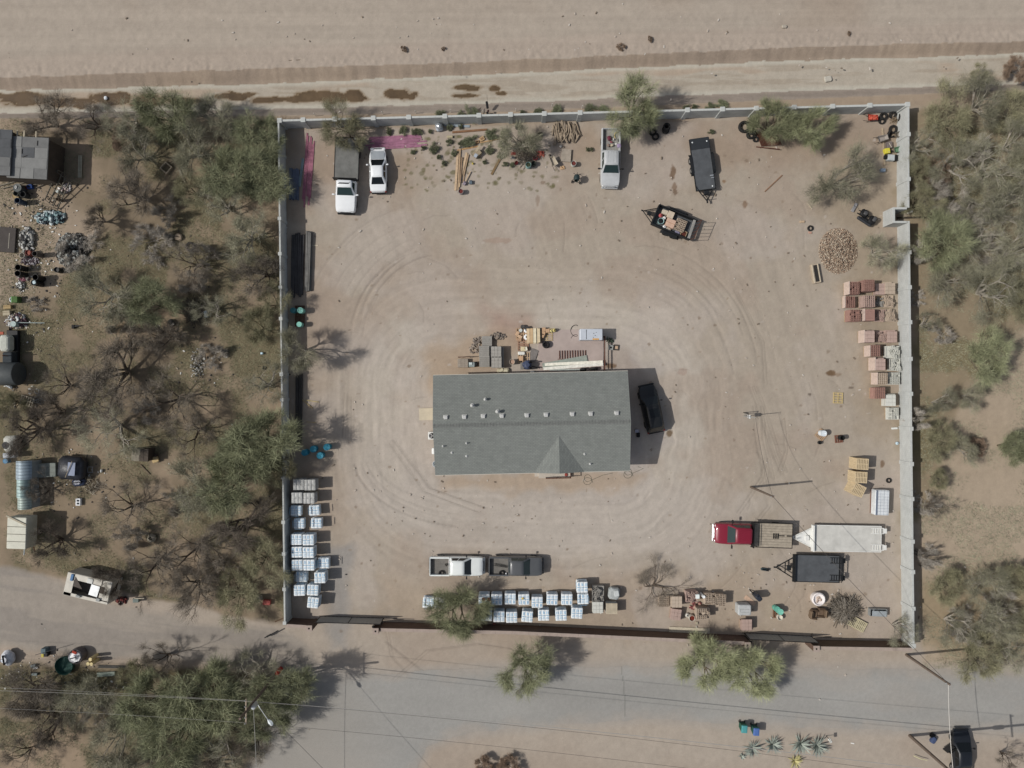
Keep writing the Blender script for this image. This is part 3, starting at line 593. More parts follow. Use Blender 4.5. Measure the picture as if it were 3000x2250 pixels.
proto('C', (BARKD, LM['C']), ((6, 3, 3.2, 5, 5, 2, 7, .8, .008), dict(lean=.75, jit=.45, tuft=.22, trunk_r=.17)), ((7, 3, 3.2, 4, 4, 3, 6, .8, .009), dict(lean=.75, jit=.48, tuft=.25, trunk_r=.17)))
proto('C2', (BARKD, LM['C2']), ((8, 3, 3.2, 6, 5, 2, 8, .8, .009), dict(lean=.75, jit=.45, tuft=.25, trunk_r=.2)))
proto('D', (BARKG, LM['D']), ((9, 3, 2.0, 7, 4, 2, 20, .7, .014), dict(lean=.9, jit=.55, tuft=.2, trunk_r=.1, up=.05, zexp=1)))
proto('E', (BARKM, LM['E']), ((10, 3, 2.2, 6, 4, 3, 18, .35, .02), dict(lean=.8, jit=.55, tuft=.35, trunk_r=.08)))
proto('F', (BARKM, LM['F']), ((12, 3, 1.6, 8, 3, 3, 12, .6, .045), dict(lean=.9, jit=.7, tuft=.7, trunk_r=.03)))
proto('O', (BARKM, LM['O']), ((13, 3, 3.0, 6, 4, 3, 6, .7, .012), dict(lean=.75, jit=.5, tuft=.4, trunk_r=.12)))
KIND = {'A': ('green feathery palo verde', 'palo_verde_tree', 'tree'), 'A2': ('bright feathery palo verde', 'palo_verde_tree', 'tree'), 'B': ('sparse grey-green mesquite', 'mesquite_tree', 'tree'),
 'C': ('bare branched mesquite', 'bare_tree', 'tree'), 'C2': ('dark leafless mesquite', 'bare_tree', 'tree'), 'D': ('pale grey dead brush', 'dead_shrub', 'shrub'), 'E': ('rusty brown dry shrub', 'dry_shrub', 'shrub'),
 'F': ('low green weed clump', 'weed_clump', 'weed'), 'O': ('olive green bushy tree', 'olive_tree', 'tree')}
LANDM = [('the grey patched shed roof', 60, 450), ('the leaning wooden trellis', 205, 570), ('the branch-covered junk heap', 215, 735), ('the curved blue metal roofs', 85, 1400), ('the black tarp heap', 215, 1385), ('the white box trailer', 48, 1560), ('the gutted white camper shell', 258, 1725), ('the round bin of white sheeting', 215, 1930),
 ('the street lamp pole', 815, 1968), ('the dark beams', 880, 790), ('the turquoise bins', 875, 925), ('the blue drums', 930, 1320), ('the left wall bag pallets', 900, 1640), ('the top left wall corner', 830, 370), ('the silver pickup', 1790, 460), ('the stacked tyres by the top wall', 1950, 370),
 ('the loaded cargo trailer', 1975, 655), ('the top right wall corner', 2650, 320), ('the meter recess', 2620, 640), ('the rubble pile', 2455, 735), ('the red block pallets', 2550, 880), ('the grey block pallets', 2620, 1100), ('the bottom right wall corner', 2665, 1890), ('the right gate', 2270, 1870), ('the dark pickup', 1510, 1660), ('the lower brown wall middle', 1500, 1860),
 ('the wheeled bins', 2195, 2140), ('the dark car', 2820, 2200), ('the hollow wooden frame', 485, 490), ('the left driveway gate', 1030, 1815), ('the small brown hut', 415, 1335), ('the grey cylindrical tank', 15, 1095), ('the firewood pile', 1660, 380), ('the white flatbed truck', 1010, 500)]
_tl = []
def tree(k, px, py, rad, hh=None, vi=None, lab=None, group=None, sq=1.0):
    pr = PROTO[k]; i = (vi if vi is not None else rnd.randrange(len(pr))) % len(pr); s_ = rad / S / 3.0
    base = {'A': 5.2, 'A2': 4.2, 'B': 4.0, 'C': 4.0, 'C2': 4.0, 'D': 2.0, 'E': 1.8, 'F': .8, 'O': 3.4}[k]
    if hh is None: hh = min(base, base * (.45 + .45 * rad / 84))
    x, y = W(px, py, hh * .6); r = bpy.data.objects.new(KIND[k][1], None); C.link(r)
    zf = {'A': 3.6, 'A2': 3.4, 'B': 3.4, 'C': 3.2, 'C2': 3.2, 'D': 2.0, 'E': 2.2, 'F': 1.6, 'O': 3.0}[k]
    r.location = (x, y, -.02); r.rotation_euler = (0, 0, rnd.uniform(0, 6.28)); e_ = rnd.uniform(.82, 1.2); r.scale = (s_ * e_, s_ * sq / e_, hh / zf)
    names = ('stem', 'foliage') if k in 'DEF' else ('trunk', 'crown')
    for nm, me in zip(names, pr[i]):
        o = bpy.data.objects.new(nm, me); C.link(o); o.parent = r
    r['category'] = KIND[k][2]; r['group'] = group or {'tree': 'trees on the lots', 'shrub': 'dry shrubs and brush', 'weed': 'weeds along the top wall'}[KIND[k][2]]
    if lab: r['label'] = lab
    else: _tl.append((r, k, px, py, rad))
    return r
def label_trees():
    used = {}
    for r, k, px, py, rad in _tl:
        best = min(LANDM, key=lambda q: math.hypot(q[1] - px, q[2] - py)); dx, dy = px - best[1], py - best[2]
        dr = ('right of' if dx > 0 else 'left of') if abs(dx) > abs(dy) else ('below' if dy > 0 else 'above')
        used.setdefault((k, best[0], dr), []).append((math.hypot(dx, dy), r))
    for (k, b, dr), L in used.items():
        L.sort(key=lambda t: t[0])
        for i, (_, r) in enumerate(L):
            r['label'] = (('%s %s %s' % (KIND[k][0], dr, b)) if len(L) == 1 else ('%s %s %s, %s out' % (KIND[k][0], dr, b, ORD[i])))
TREES = """A 1855 322 78;A2 2262 365 66;A2 2372 372 66;O 1010 372 72;B 1525 415 66;B 2455 530 92;B 2575 735 62;B 868 1022 64 4.6;A 775 1300 100 5;O 822 1365 50 3.6;A2 1345 1780 84;A 1535 1955 76;A2 2075 1945 84;A2 2205 1960 80;B 2640 1845 52
C 136 350 80;C 262 350 78;O 375 345 80;A 490 335 85;B 640 350 80;A 765 400 70 3;O 560 440 75;A 690 500 85 3.6;A 775 520 80 3;B 400 450 78;B 585 440 70;C 395 570 80;D 445 700 70;C 285 640 46;B 300 860 105;A 440 890 80;C2 560 770 88;O 720 690 88;C 765 800 70 3.2;O 800 890 55 2.6;C 340 1090 125;C 175 1130 80;C2 500 1170 118;D 620 1035 48;O 320 1250 105;C2 560 1260 90;B 770 1130 70 3.4;A 740 1310 88;A 690 1400 100;O 580 1440 95;C 360 1490 98;C2 710 1530 96;C 560 1610 105;O 765 1640 78 2.8;C 440 1650 100;C2 330 1700 58;C 560 1720 86;O 690 1750 76 3;C 120 1440 55;C2 150 1590 66;C2 90 1260 85;O 30 1180 50;C2 150 1210 60;B 650 600 80;O 560 560 60;C 480 980 70;B 620 900 60;O 760 960 50 2.6;C2 640 1660 70
C 470 1935 72;O 395 1965 50;C2 80 2035 100;O 250 2035 92;A 450 2065 100;A 610 2040 108;O 750 1975 76;A 835 2015 82;C2 150 2120 78;O 340 2160 100;A 520 2160 100;B 640 2190 88;A 770 2090 80;C2 60 2215 70;O 420 2250 95;C2 590 2260 80;C 740 2190 70;O 700 2110 60
O 2780 345 95;B 2880 300 84;O 2975 330 78;B 2700 420 66;B 2800 470 95;B 2905 500 100;E 2735 510 50;D 2800 590 62;B 2900 590 80;B 2960 620 100;A 2750 700 92;B 2860 720 100;B 2970 740 88;B 2790 820 84;B 2900 850 95;O 2985 880 66;O 2700 600 60;B 2720 950 40;A 2885 1050 76;D 2770 985 36;B 2755 1180 46;B 2845 1160 44;O 2745 1290 58;B 2825 1315 52;C 2735 1490 44;A 2965 1310 54;O 2770 1710 60;B 2900 1700 70;O 2975 1690 60;B 2800 1830 74;B 2910 1820 82;O 2860 1920 80;B 2965 1920 76;O 2680 500 50;B 2970 420 66;O 2745 1400 34;C 2960 2225 44;E 1420 2246 30;E 1488 2250 34;O 3060 520 110;O 3070 1800 100"""
for ln in TREES.replace('\n', ';').split(';'):
    if not ln.strip(): continue
    q = ln.split(); lf = float(q[1]) < 800 and len(q) < 5
    if lf and q[0] == 'O' and float(q[3]) > 70: q[0] = 'B'
    if lf and q[0] == 'C2' and int(q[1]) % 20 == 0: q[0] = 'C'
    tree(q[0], float(q[1]), float(q[2]), float(q[3]) * (.92 if lf else .9 if float(q[1]) > 2650 else 1), float(q[4]) if len(q) > 4 else None)
tree('C', 1915, 1718, 86, .8, 0, 'low leafless bush spreading twigs across the dirt right of the dark pickup')
tree('D', 215, 735, 62, 1.6, None, 'dead branches heaped over the junk pile on the left lot'); tree('D', 100, 890, 26, .8, None, 'small ash-grey dead bush right of the junk row at the left edge')
tree('D', 2855, 1850, 60, 2.2, None, 'white-branched dead brush outside the bottom right wall corner'); tree('D', 430, 1210, 40, 1.5, None, 'white twiggy dead brush between dark mesquites left of the building')
tree('D', 2680, 870, 30, .6, None, 'pale dead brush at the foot of the right wall by the red pallets'); tree('D', 2715, 1480, 44, .9, None, 'pale tangled dead brush outside the right wall near the metal stack')
tree('D', 2960, 530, 50, 1.4); tree('D', 2890, 660, 54, 1.6); tree('E', 2855, 1310, 30); tree('E', 360, 400, 40)
# weeds along the top wall
for (x, y, r_) in [(1140, 385, 12), (1180, 382, 16), (1215, 385, 13), (1228, 387, 11), (1272, 435, 19), (1318, 372, 13), (1315, 415, 12), (1375, 415, 24), (1350, 420, 12), (1440, 395, 22), (1478, 392, 18), (1470, 425, 14), (1330, 448, 12), (1435, 440, 16), (1468, 455, 13), (1240, 433, 8), (1722, 437, 7), (1733, 437, 7), (2085, 385, 10), (1285, 460, 9), (1480, 480, 10), (1500, 483, 9), (1260, 385, 8), (1350, 370, 9), (1210, 445, 9), (1300, 478, 9), (1420, 475, 8)]:
    tree('F', x, y, r_ * .78, .25 + r_ * .01)
for (x, y, r_) in [(1290, 336, 14), (1385, 334, 22), (1350, 335, 10), (1575, 330, 14), (1630, 326, 18), (1730, 322, 18), (1770, 322, 14), (2115, 304, 16), (2080, 312, 12), (1530, 332, 8), (2010, 316, 9), (2035, 314, 8)]:
    tree('F', x, y, r_, .4, group='weeds outside the top wall')
tree('E', 1183, 142, 9, .4); tree('E', 1299, 143, 6, .3); tree('E', 1905, 113, 8, .4); tree('E', 2488, 97, 6, .3); tree('E', 1820, 138, 12, .4); tree('E', 2975, 205, 36, 1.2); tree('O', 2870, 220, 30, 1.6)
for (x, y, r_) in [(2740, 560, 40), (2850, 640, 46), (2700, 740, 34), (2930, 760, 44), (2870, 440, 40), (2770, 640, 46), (2990, 560, 40), (2690, 1230, 30), (2720, 1640, 34), (2940, 1760, 46)]: tree('D', x, y, r_, 2.6)
for (x, y, r_) in [(560, 830, 40), (350, 950, 44), (480, 620, 40), (600, 740, 40), (380, 1580, 44), (520, 1480, 44), (650, 1560, 40), (290, 2100, 46), (540, 2110, 50), (120, 2060, 44)]: tree('D', x, y, r_, 2.4)
label_trees()
# agaves across the road
AG = mat((150, 158, 146), .6, 0, .2, 3, 0, .3, .15); AGY = mat((190, 180, 120), .6, 0, .2, 3, 0, .3, .1)
def agave(px, py, r_, lab, n=34, m=AG):
    g = random.Random(px); mb = MB(); r_ = r_ / S
    for i in range(n):
        a = g.uniform(0, 6.28); e = g.uniform(.15, 1.1); L = r_ * g.uniform(.8, 1.1); d_ = Vector((math.cos(a) * math.cos(e), math.sin(a) * math.cos(e), math.sin(e))); s_ = Vector((-math.sin(a), math.cos(a), 0)) * .055
        p0 = d_ * .06; p1 = d_ * L * .5; p2 = d_ * L + Vector((0, 0, -.1 * L)); mb.add([p0 - s_, p0 + s_, p1 + s_ * 1.2, p1 - s_ * 1.2, p2, p1 + Vector((0, 0, -.03))], [(0, 1, 2, 3), (3, 2, 4), (0, 5, 1), (3, 5, 4), (2, 4, 5)])
    thing('agave', lab, 'agave', px, py, [('rosette', mb, m)], group='agaves across the road')
agave(2205, 2190, 36, 'left agave of the row, just below the wheeled bins'); agave(2262, 2180, 34, 'second agave from the left below the wheeled bins', 40); agave(2343, 2178, 40, 'largest blue-grey agave, third from the left', 50); agave(2392, 2182, 40, 'rightmost blue-grey agave of the row', 44); agave(2328, 2228, 28, 'yellowing agave at the bottom of the row', 26, AGY); agave(2172, 2215, 14, 'tiny agave offset below the left agave', 16)
# dry undergrowth nobody could count
def cover(name, label, poly, n, L, w, m, dens=None, seed=5):
    g = np.random.RandomState(seed); xs_ = [p[0] for p in poly]; ys_ = [p[1] for p in poly]; px = g.uniform(min(xs_), max(xs_), n); py = g.uniform(min(ys_), max(ys_), n)
    ins = np.zeros(n, bool)
    for i in range(len(poly)):
        ax, ay = poly[i]; bx_, by_ = poly[(i + 1) % len(poly)]
        if ay != by_: ins ^= ((ay > py) != (by_ > py)) & (px < (bx_ - ax) * (py - ay) / (by_ - ay) + ax)
    x = (px - 1500) / S; y = (1125 - py) / S; dn = fbm(x * .35, y * .35, 2) ; keep = ins & (g.rand(n) < sm(.38, .6, dn)); x, y = x[keep], y[keep]; n = len(x)
    base = np.stack([x, y, np.full(n, .01)], 1); a = g.uniform(0, 6.283, n); e = g.uniform(.1, 1.0, n); d_ = np.stack([np.cos(a) * np.cos(e), np.sin(a) * np.cos(e), np.sin(e)], 1) * (L * (.5 + g.rand(n, 1)))
    s_ = np.stack([-np.sin(a), np.cos(a), np.zeros(n)], 1) * w
    V = np.stack([base - s_, base + s_, base + d_], 1).reshape(-1, 3); o = bpy.data.objects.new(name, tri_mesh(name, V, m)); C.link(o); tag(o, label, 'ground cover', None, 'stuff')
cover('dry_grass', 'dry olive grass and litter under the trees of the left lot', [(0, 345), (825, 350), (845, 1830), (300, 1715), (0, 1640)], 150000, .22, .018, LM['O'])
cover('ground_litter', 'dry grass and twigs under the brush of the right lot', [(2690, 300), (3010, 240), (3010, 1950), (2700, 1960)], 60000, .25, .018, LM['B'], seed=6)
cover('roadside_litter', 'dry grass and litter under the lower left trees', [(0, 1960), (850, 1990), (760, 2260), (0, 2260)], 60000, .22, .018, LM['O'], seed=8)
# ---------------------------------------------------------------- vehicles (front = +x)
TYRE = mat((38, 37, 36), .85, 0, .1, 4); RIM = mat((170, 172, 172), .35, .8, .05); CHR = mat((214, 216, 216), .25, .7, .03); BLK = mat((26, 26, 27), .6, 0, .1); GLASS = mat((34, 52, 50), .06, 0, .1, 1, 0, .5); GLASSD = mat((16, 20, 22), .06, 0, .1, 1, 0, .5)
HL = mat((220, 224, 222), .15, .2, .03); TLM = mat((140, 30, 26), .3, 0, .05); LINER = mat((84, 84, 82), .8, 0, .15, 3)
def paint(c, var=.05): return mat(c, .38, 0, var, .8, 0, .4, 0, .35)
def bring(x, hw, zb, zt, cr=.04, r_=.1):
    h_ = [(hw * .9, zb), (hw, zb + .12), (hw, (zb + zt) / 2), (hw * .985, zt - r_), (hw * .93, zt), (hw * .5, zt + cr), (0, zt + cr * 1.25)]
    return [(x, y, z) for y, z in h_] + [(x, -y, z) for y, z in h_[-2::-1]]
def fring(x0, x1, hw, z, q=.12): return [(x1, -hw + q, z), (x1, hw - q, z), (x1 - q, hw, z), (x0 + q, hw, z), (x0, hw - q, z), (x0, -hw + q, z), (x0 + q, -hw, z), (x1 - q, -hw, z)]
def cabin(xr0, xf0, hw0, z0, xr1, xf1, hw1, z1, ribs=0):
    mb = MB(); mb.loft([fring(xr0, xf0, hw0, z0), fring(xr1, xf1, hw1, z1 - .06), fring(xr1 + .05, xf1 - .06, hw1 - .06, z1), fring(xr1 + .3, xf1 - .3, hw1 - .3, z1 + .035)])
    for i in range(ribs):
        y = (i - (ribs - 1) / 2) * hw1 * 1.5 / ribs; mb.box(((xr1 + xf1) / 2 - .03, y, z1 + .03), (xf1 - xr1 - .35, .07, .035))
    return mb
def pane(a0, a1, b1, b0, u0, u1, v0, v1, off=.012):
    a0, a1, b1, b0 = map(Vector, (a0, a1, b1, b0)); nrm = (b0 - a0).cross(a1 - a0).normalized()
    f = lambda u, v: a0.lerp(b0, u).lerp(a1.lerp(b1, u), v)
    P = [f(u0, v0), f(u1, v0), f(u1, v1), f(u0, v1)]; c = (a0 + b1) / 2
    if nrm.dot(c - Vector((c.x * .3, 0, .9))) < 0: nrm = -nrm
    mb = MB(); mb.loft([[p - nrm * .02 for p in P], [p + nrm * off for p in P]]); return mb
def wheels(parts, L, tw, xs_, r_=.38, dual=False):
    for x in xs_:
        for s_ in (1, -1):
            M = Matrix.Translation((x, s_ * tw, r_)) @ Matrix.Rotation(R(90), 4, 'X'); w = .55 if dual and x < 0 else .25
            parts.append(('wheel', MB().tyre((0, 0, 0), r_, r_ * .6, w, M), TYRE, True)); parts.append(('>rim', MB().lathe([(r_ * .6, -.06), (r_ * .55, .08), (r_ * .2, .06), (0, .09)], 14, M=M @ Matrix.Scale(-s_, 4, (0, 0, 1))), RIM, True))
def vehicle(name, label, cat, px, py, rot, h, L, Wd, kind, c, glass=GLASS, **k):
    P = paint(c, k.get('var', .05)); hw = Wd / 2; f = L / 2; parts = []
    sc_ = Wd / 1.95
    if kind in ('pickup', 'flatbed'):
        hood = k.get('hood', 1.35); cabl = k.get('cab', 2.3); xc = f - hood - cabl; zt = k.get('zt', 1.14); rz = k.get('roof', 1.82)
        body = MB(); body.loft([bring(xc, hw, .45, zt), bring(f - hood, hw, .42, zt), bring(f - .5, hw * .98, .42, zt - .07), bring(f - .14, hw * .92, .45, zt - .16), bring(f - .03, hw * .8, .5, zt - .3)])
        parts.append(('body', body, P, True))
        xf0 = f - hood + .1; xf1 = f - hood - .62; hw0 = hw * .93; hw1 = hw * .74
        cb = cabin(xc, xf0, hw0, zt - .02, xc + .12, xf1, hw1, rz, k.get('ribs', 0)); parts.append(('cab', cb, P, True))
        F = lambda x0, y0, x1, y1: ((x0, y0, zt), (x1, y1, rz - .06))
        parts.append(('windshield', pane((xf0, -hw0 + .1, zt), (xf1, -hw1 + .1, rz - .06), (xf1, hw1 - .1, rz - .06), (xf0, hw0 - .1, zt), .01, .99, .06, .95), glass))
        parts.append(('rear_window', pane((xc, -hw0 + .1, zt), (xc + .12, -hw1 + .1, rz - .06), (xc + .12, hw1 - .1, rz - .06), (xc, hw0 - .1, zt), .1, .9, .15, .85), glass))
        for s_ in (1, -1):
            a = (xc + .12, s_ * hw0, zt), (xc + .24, s_ * hw1, rz - .06), (xf1 - .1, s_ * hw1, rz - .06), (xf0 - .12, s_ * hw0, zt)
            segs = [(.05, .44), (.5, .93)] if cabl > 1.8 else [(.12, .9)]
            for u in segs: parts.append(('side_window', pane(*a, u[0], u[1], .14, .86), glass))
        if kind == 'pickup':
            bed = MB(); x0, x1 = -f + .1, xc - .02; bl = x1 - x0; bz = zt - .42
            bed.box(((x0 + x1) / 2, 0, bz), (bl, Wd - .1, .06))
            parts.append(('bed_floor', bed, k.get('bedm', LINER)))
            bf = k.get('bedm', LINER); rb = MB(); [rb.box(((x0 + x1) / 2, (i - 4.5) * .15, bz + .04), (bl - .1, .06, .02)) for i in range(10)]; parts.append(('>bed_rib', rb, bf))
            sd_ = MB()
            for s_ in (1, -1):
                sd_.loft([[(x, s_ * (hw - .02), .5), (x, s_ * hw, .7), (x, s_ * hw, zt - .02), (x, s_ * (hw - .05), zt + .03), (x, s_ * (hw - .15), zt + .03), (x, s_ * (hw - .17), bz)] for x in (x0, x1)])
            sd_.box((x1 - .03, 0, (bz + zt) / 2 + .05), (.06, Wd - .3, zt - bz)); parts.append(('bed_side', sd_, P))
            tg = MB(); tg.rbox((x0 - .02, 0, (bz + zt) / 2), (.1, Wd - .06, zt - bz + .08), .03); parts.append(('tailgate', tg, P))
            if k.get('hump'):
                hm = MB(); [hm.rbox((x0 + bl * .5, s_ * (hw - .32), bz + .14), (.95, .28, .26), .08) for s_ in (1, -1)]; parts.append(('wheel_arch', hm, bf))
        else:
            x1 = xc - .08; x0 = -f; dw = k.get('deck_w', Wd + .15) / 2; dk = MB(); n = k.get('planks', 0)
            if n: [dk.box(((x0 + x1) / 2, (i - (n - 1) / 2) * 2 * dw / n, 1.05), (x1 - x0, 2 * dw / n - .02, .06)) for i in range(n)]
            else: dk.box(((x0 + x1) / 2, 0, 1.05), (x1 - x0, dw * 2, .08))
            parts.append(('flatbed', dk, k['deckm'])); fr = MB()
            for s_ in (1, -1): fr.box(((x0 + x1) / 2, s_ * (dw + .03), 1.04), (x1 - x0 + .1, .07, .14)); fr.box(((x0 + x1) / 2, s_ * .45, .85), (x1 - x0, .1, .3))
            fr.box((x0, 0, 1.04), (.07, dw * 2, .14)); parts.append(('bed_frame', fr, BLK))
            hb = MB(); hb.box((x1 + .0, 0, 1.5), (.07, dw * 2, .85)); parts.append(('headboard', hb, BLK))
            if k.get('hitch'):
                ht = MB(); ht.box((x0 + .35, 0, 1.11), (.5, .12, .05)); ht.box((x0 + 1.2, 0, 1.12), (.7, .08, .05)); [ht.box((x0 + 1.5 + i * .22, .05, 1.12), (.1, .55, .06)) for i in range(3)]; parts.append(('gooseneck_hitch', ht, BLK))
                fr2 = MB(); fr2.tube([(x1 - .25, -dw + .1, 1.1), (x1 - .6, -dw + .1, 1.5), (x1 - .6, dw - .1, 1.5), (x1 - .25, dw - .1, 1.1)], .035, 6); parts.append(('bed_rail', fr2, BLK))
        tw = hw - .14; wheels(parts, L, tw, (f - .95, -f + (1.15 if kind == 'pickup' else 1.5)), k.get('wr', .4), kind == 'flatbed')
    else:                      # sedan / suv
        suv = kind == 'suv'; zt = 1.05 if suv else .86; rz = 1.68 if suv else 1.42; hood = 1.25 if suv else 1.2; tr = .12 if suv else .75
        body = MB(); body.loft([bring(-f + .02, hw * .78, .5, zt - .25), bring(-f + .15, hw * .9, .35, zt - .04), bring(-f + .7, hw * .98, .3, zt), bring(-.6, hw, .28, zt), bring(f - hood - .3, hw, .28, zt), bring(f - .7, hw * .97, .3, zt - .1), bring(f - .22, hw * .86, .35, zt - .2), bring(f - .02, hw * .62, .42, zt - .33)])
        parts.append(('body', body, P, True)); xf0 = f - hood + .05; xf1 = f - hood - .75; xr0 = -f + tr; xr1 = xr0 + (.45 if suv else .7); hw0 = hw * .92; hw1 = hw * .7
        parts.append(('cabin', cabin(xr0, xf0, hw0, zt - .02, xr1, xf1, hw1, rz), P, True))
        parts.append(('windshield', pane((xf0, -hw0 + .1, zt), (xf1, -hw1 + .1, rz - .06), (xf1, hw1 - .1, rz - .06), (xf0, hw0 - .1, zt), .01, .99, .05, .97), glass))
        parts.append(('rear_window', pane((xr0, -hw0 + .1, zt), (xr1, -hw1 + .1, rz - .06), (xr1, hw1 - .1, rz - .06), (xr0, hw0 - .1, zt), .04, .96, .08, .95), glass))
        if suv: parts.append(('sunroof', MB().box(((xf1 + xr1) / 2 + .3, 0, rz + .035), (.9, hw1 * 1.25, .02)), glass))
        for s_ in (1, -1):
            a = (xr0 + .3, s_ * hw0, zt), (xr1 + .1, s_ * hw1, rz - .06), (xf1 - .1, s_ * hw1, rz - .06), (xf0 - .15, s_ * hw0, zt)
            for u in ((.08, .47), (.52, .93)): parts.append(('side_window', pane(*a, u[0], u[1], .12, .88), glass))
        wheels(parts, L, hw - .12, (f - .9, -f + .95), .33 if not suv else .37)
        if k.get('open_door'):
            M = Matrix.Translation((f - hood - .35, hw, 0)) @ Matrix.Rotation(R(-58), 4, 'Z'); parts.append(('open_door', MB().rbox((-.5, .0, .75), (1.0, .1, .85), .04, M=M), P)); parts.append(('>door_window', MB().box((-.5, -.02, 1.32), (.7, .03, .3), M=M), glass))
    for s_ in (1, -1):
        zl = (k.get('zt', 1.14) - .32) if kind in ('pickup', 'flatbed') else (.72 if kind == 'suv' else .56)
        hl_ = .1 if kind in ('suv', 'sedan') else .24; parts.append(('headlight', MB().rbox((f - .15, s_ * hw * .7, zl), (hl_, hw * .26, .14), .03), HL if c[0] > 100 else GLASSD, True))
        if kind != 'flatbed': parts.append(('taillight', MB().rbox((-f + .09, s_ * hw * .86, zl + .06), (.14, hw * .2, .26), .04), TLM))
        xm = f - (1.75 if kind in ('pickup', 'flatbed') else 1.75); big = k.get('mirror', .2)
        parts.append(('wing_mirror', MB().rbox((xm, s_ * (hw + .05 + big / 2), 1.22 if kind != 'sedan' else 1.0), (.14, big, .17), .03).tube([(xm, s_ * (hw - .08), 1.12 if kind != 'sedan' else .92), (xm, s_ * (hw + .06), 1.18 if kind != 'sedan' else .97)], .03, 5), BLK if c[0] < 200 or kind == 'pickup' else P))
    bm = CHR if k.get('chrome') else (BLK if kind == 'flatbed' and not k.get('chrome') else P)
    parts.append(('bumper', MB().rbox((f + .03, 0, .52), (.22, Wd * .86, .22), .06), bm)); parts.append(('bumper', MB().rbox((-f - .0, 0, .5), (.2, Wd * .82, .2), .05), CHR if k.get('chrome') else BLK))
    parts.append(('grille', MB().rbox((f + .01, 0, .78 if kind in ('pickup', 'flatbed') else .55), (.1, Wd * .5, .22), .03), CHR if k.get('chrome') else BLK))
    r = thing(name, label, cat, px, py, parts, rot, h, group=k.get('group')); return r
RB = mat((118, 114, 108), .8, .1, .2, 2)
vehicle('pickup_truck', 'white crew cab pickup parked behind the dark grey pickup', 'pickup truck', 1337, 1661, R(-.3), 1.2, 5.6, 1.98, 'pickup', (222, 226, 222), GLASSD, bedm=RB, hood=1.35, cab=2.15, wr=.38, group='pickup trucks in the yard')
vehicle('pickup_truck', 'dark grey crew cab pickup with tools in its bed', 'pickup truck', 1511, 1661, R(-.5), 1.2, 5.6, 1.98, 'pickup', (84, 86, 88), GLASS, bedm=RB, hood=1.4, cab=2.1, wr=.38, group='pickup trucks in the yard')
vehicle('pickup_truck', 'worn silver pickup facing down with junk in its bed', 'pickup truck', 1790, 459, R(-91), 1.2, 6.0, 2.0, 'pickup', (176, 178, 178), GLASS, bedm=mat((150, 148, 142), .7, .2, .15, 2), hood=1.4, cab=2.2, ribs=4, chrome=True, mirror=.28, var=.14, group='pickup trucks in the yard')
vehicle('flatbed_truck', 'white truck with a long dark flatbed under the tree', 'truck', 1013, 510, R(-92), 1.3, 7.7, 2.1, 'flatbed', (222, 224, 224), GLASS, hood=1.75, cab=1.45, zt=1.2, roof=1.95, deck_w=2.42, deckm=mat((112, 112, 108), .8, .2, .2, 1.2, .1), wr=.42, mirror=.26)
vehicle('flatbed_truck', 'red crew cab truck with wooden flatbed facing left', 'truck', 2210, 1568, R(178), 1.3, 8.0, 2.15, 'flatbed', (132, 22, 44), GLASS, hood=1.3, cab=2.4, zt=1.25, roof=2.0, ribs=7, deck_w=2.45, planks=9, deckm=mat((158, 146, 128), .9, 0, .2, 3, .1), wr=.42, mirror=.36, chrome=True, hitch=True)
vehicle('sedan_car', 'white sedan with faded silver hood beside the flatbed truck', 'car', 1106, 498, R(91), .9, 4.55, 1.8, 'sedan', (224, 226, 226), GLASSD)
vehicle('suv_car', 'black station car parked in the shade right of the building', 'car', 1909, 1198, R(102), .9, 4.95, 1.95, 'suv', (22, 24, 25), GLASSD)
vehicle('sedan_car', 'dark blue-black car with open door cut by the bottom edge', 'car', 2822, 2212, R(91), .9, 4.9, 1.9, 'sedan', (24, 28, 34), GLASSD, open_door=True)
# faded panel on the white sedan hood
hd = [o for o in sc.objects if o.name.startswith('sedan_car') and 'faded silver' in o.get('label', '')][0]; q = MB(); q.loft([[(1.13, -.68, .868), (1.13, .68, .868), (1.13, .3, .905), (1.13, -.3, .905)], [(1.6, -.72, .83), (1.6, .72, .83), (1.6, .3, .875), (1.6, -.3, .875)], [(2.0, -.62, .735), (2.0, .62, .735), (2.0, .3, .77), (2.0, -.3, .77)]]); obj('hood', q, mat((158, 164, 168), .4, .2, .1, 1), hd, True)
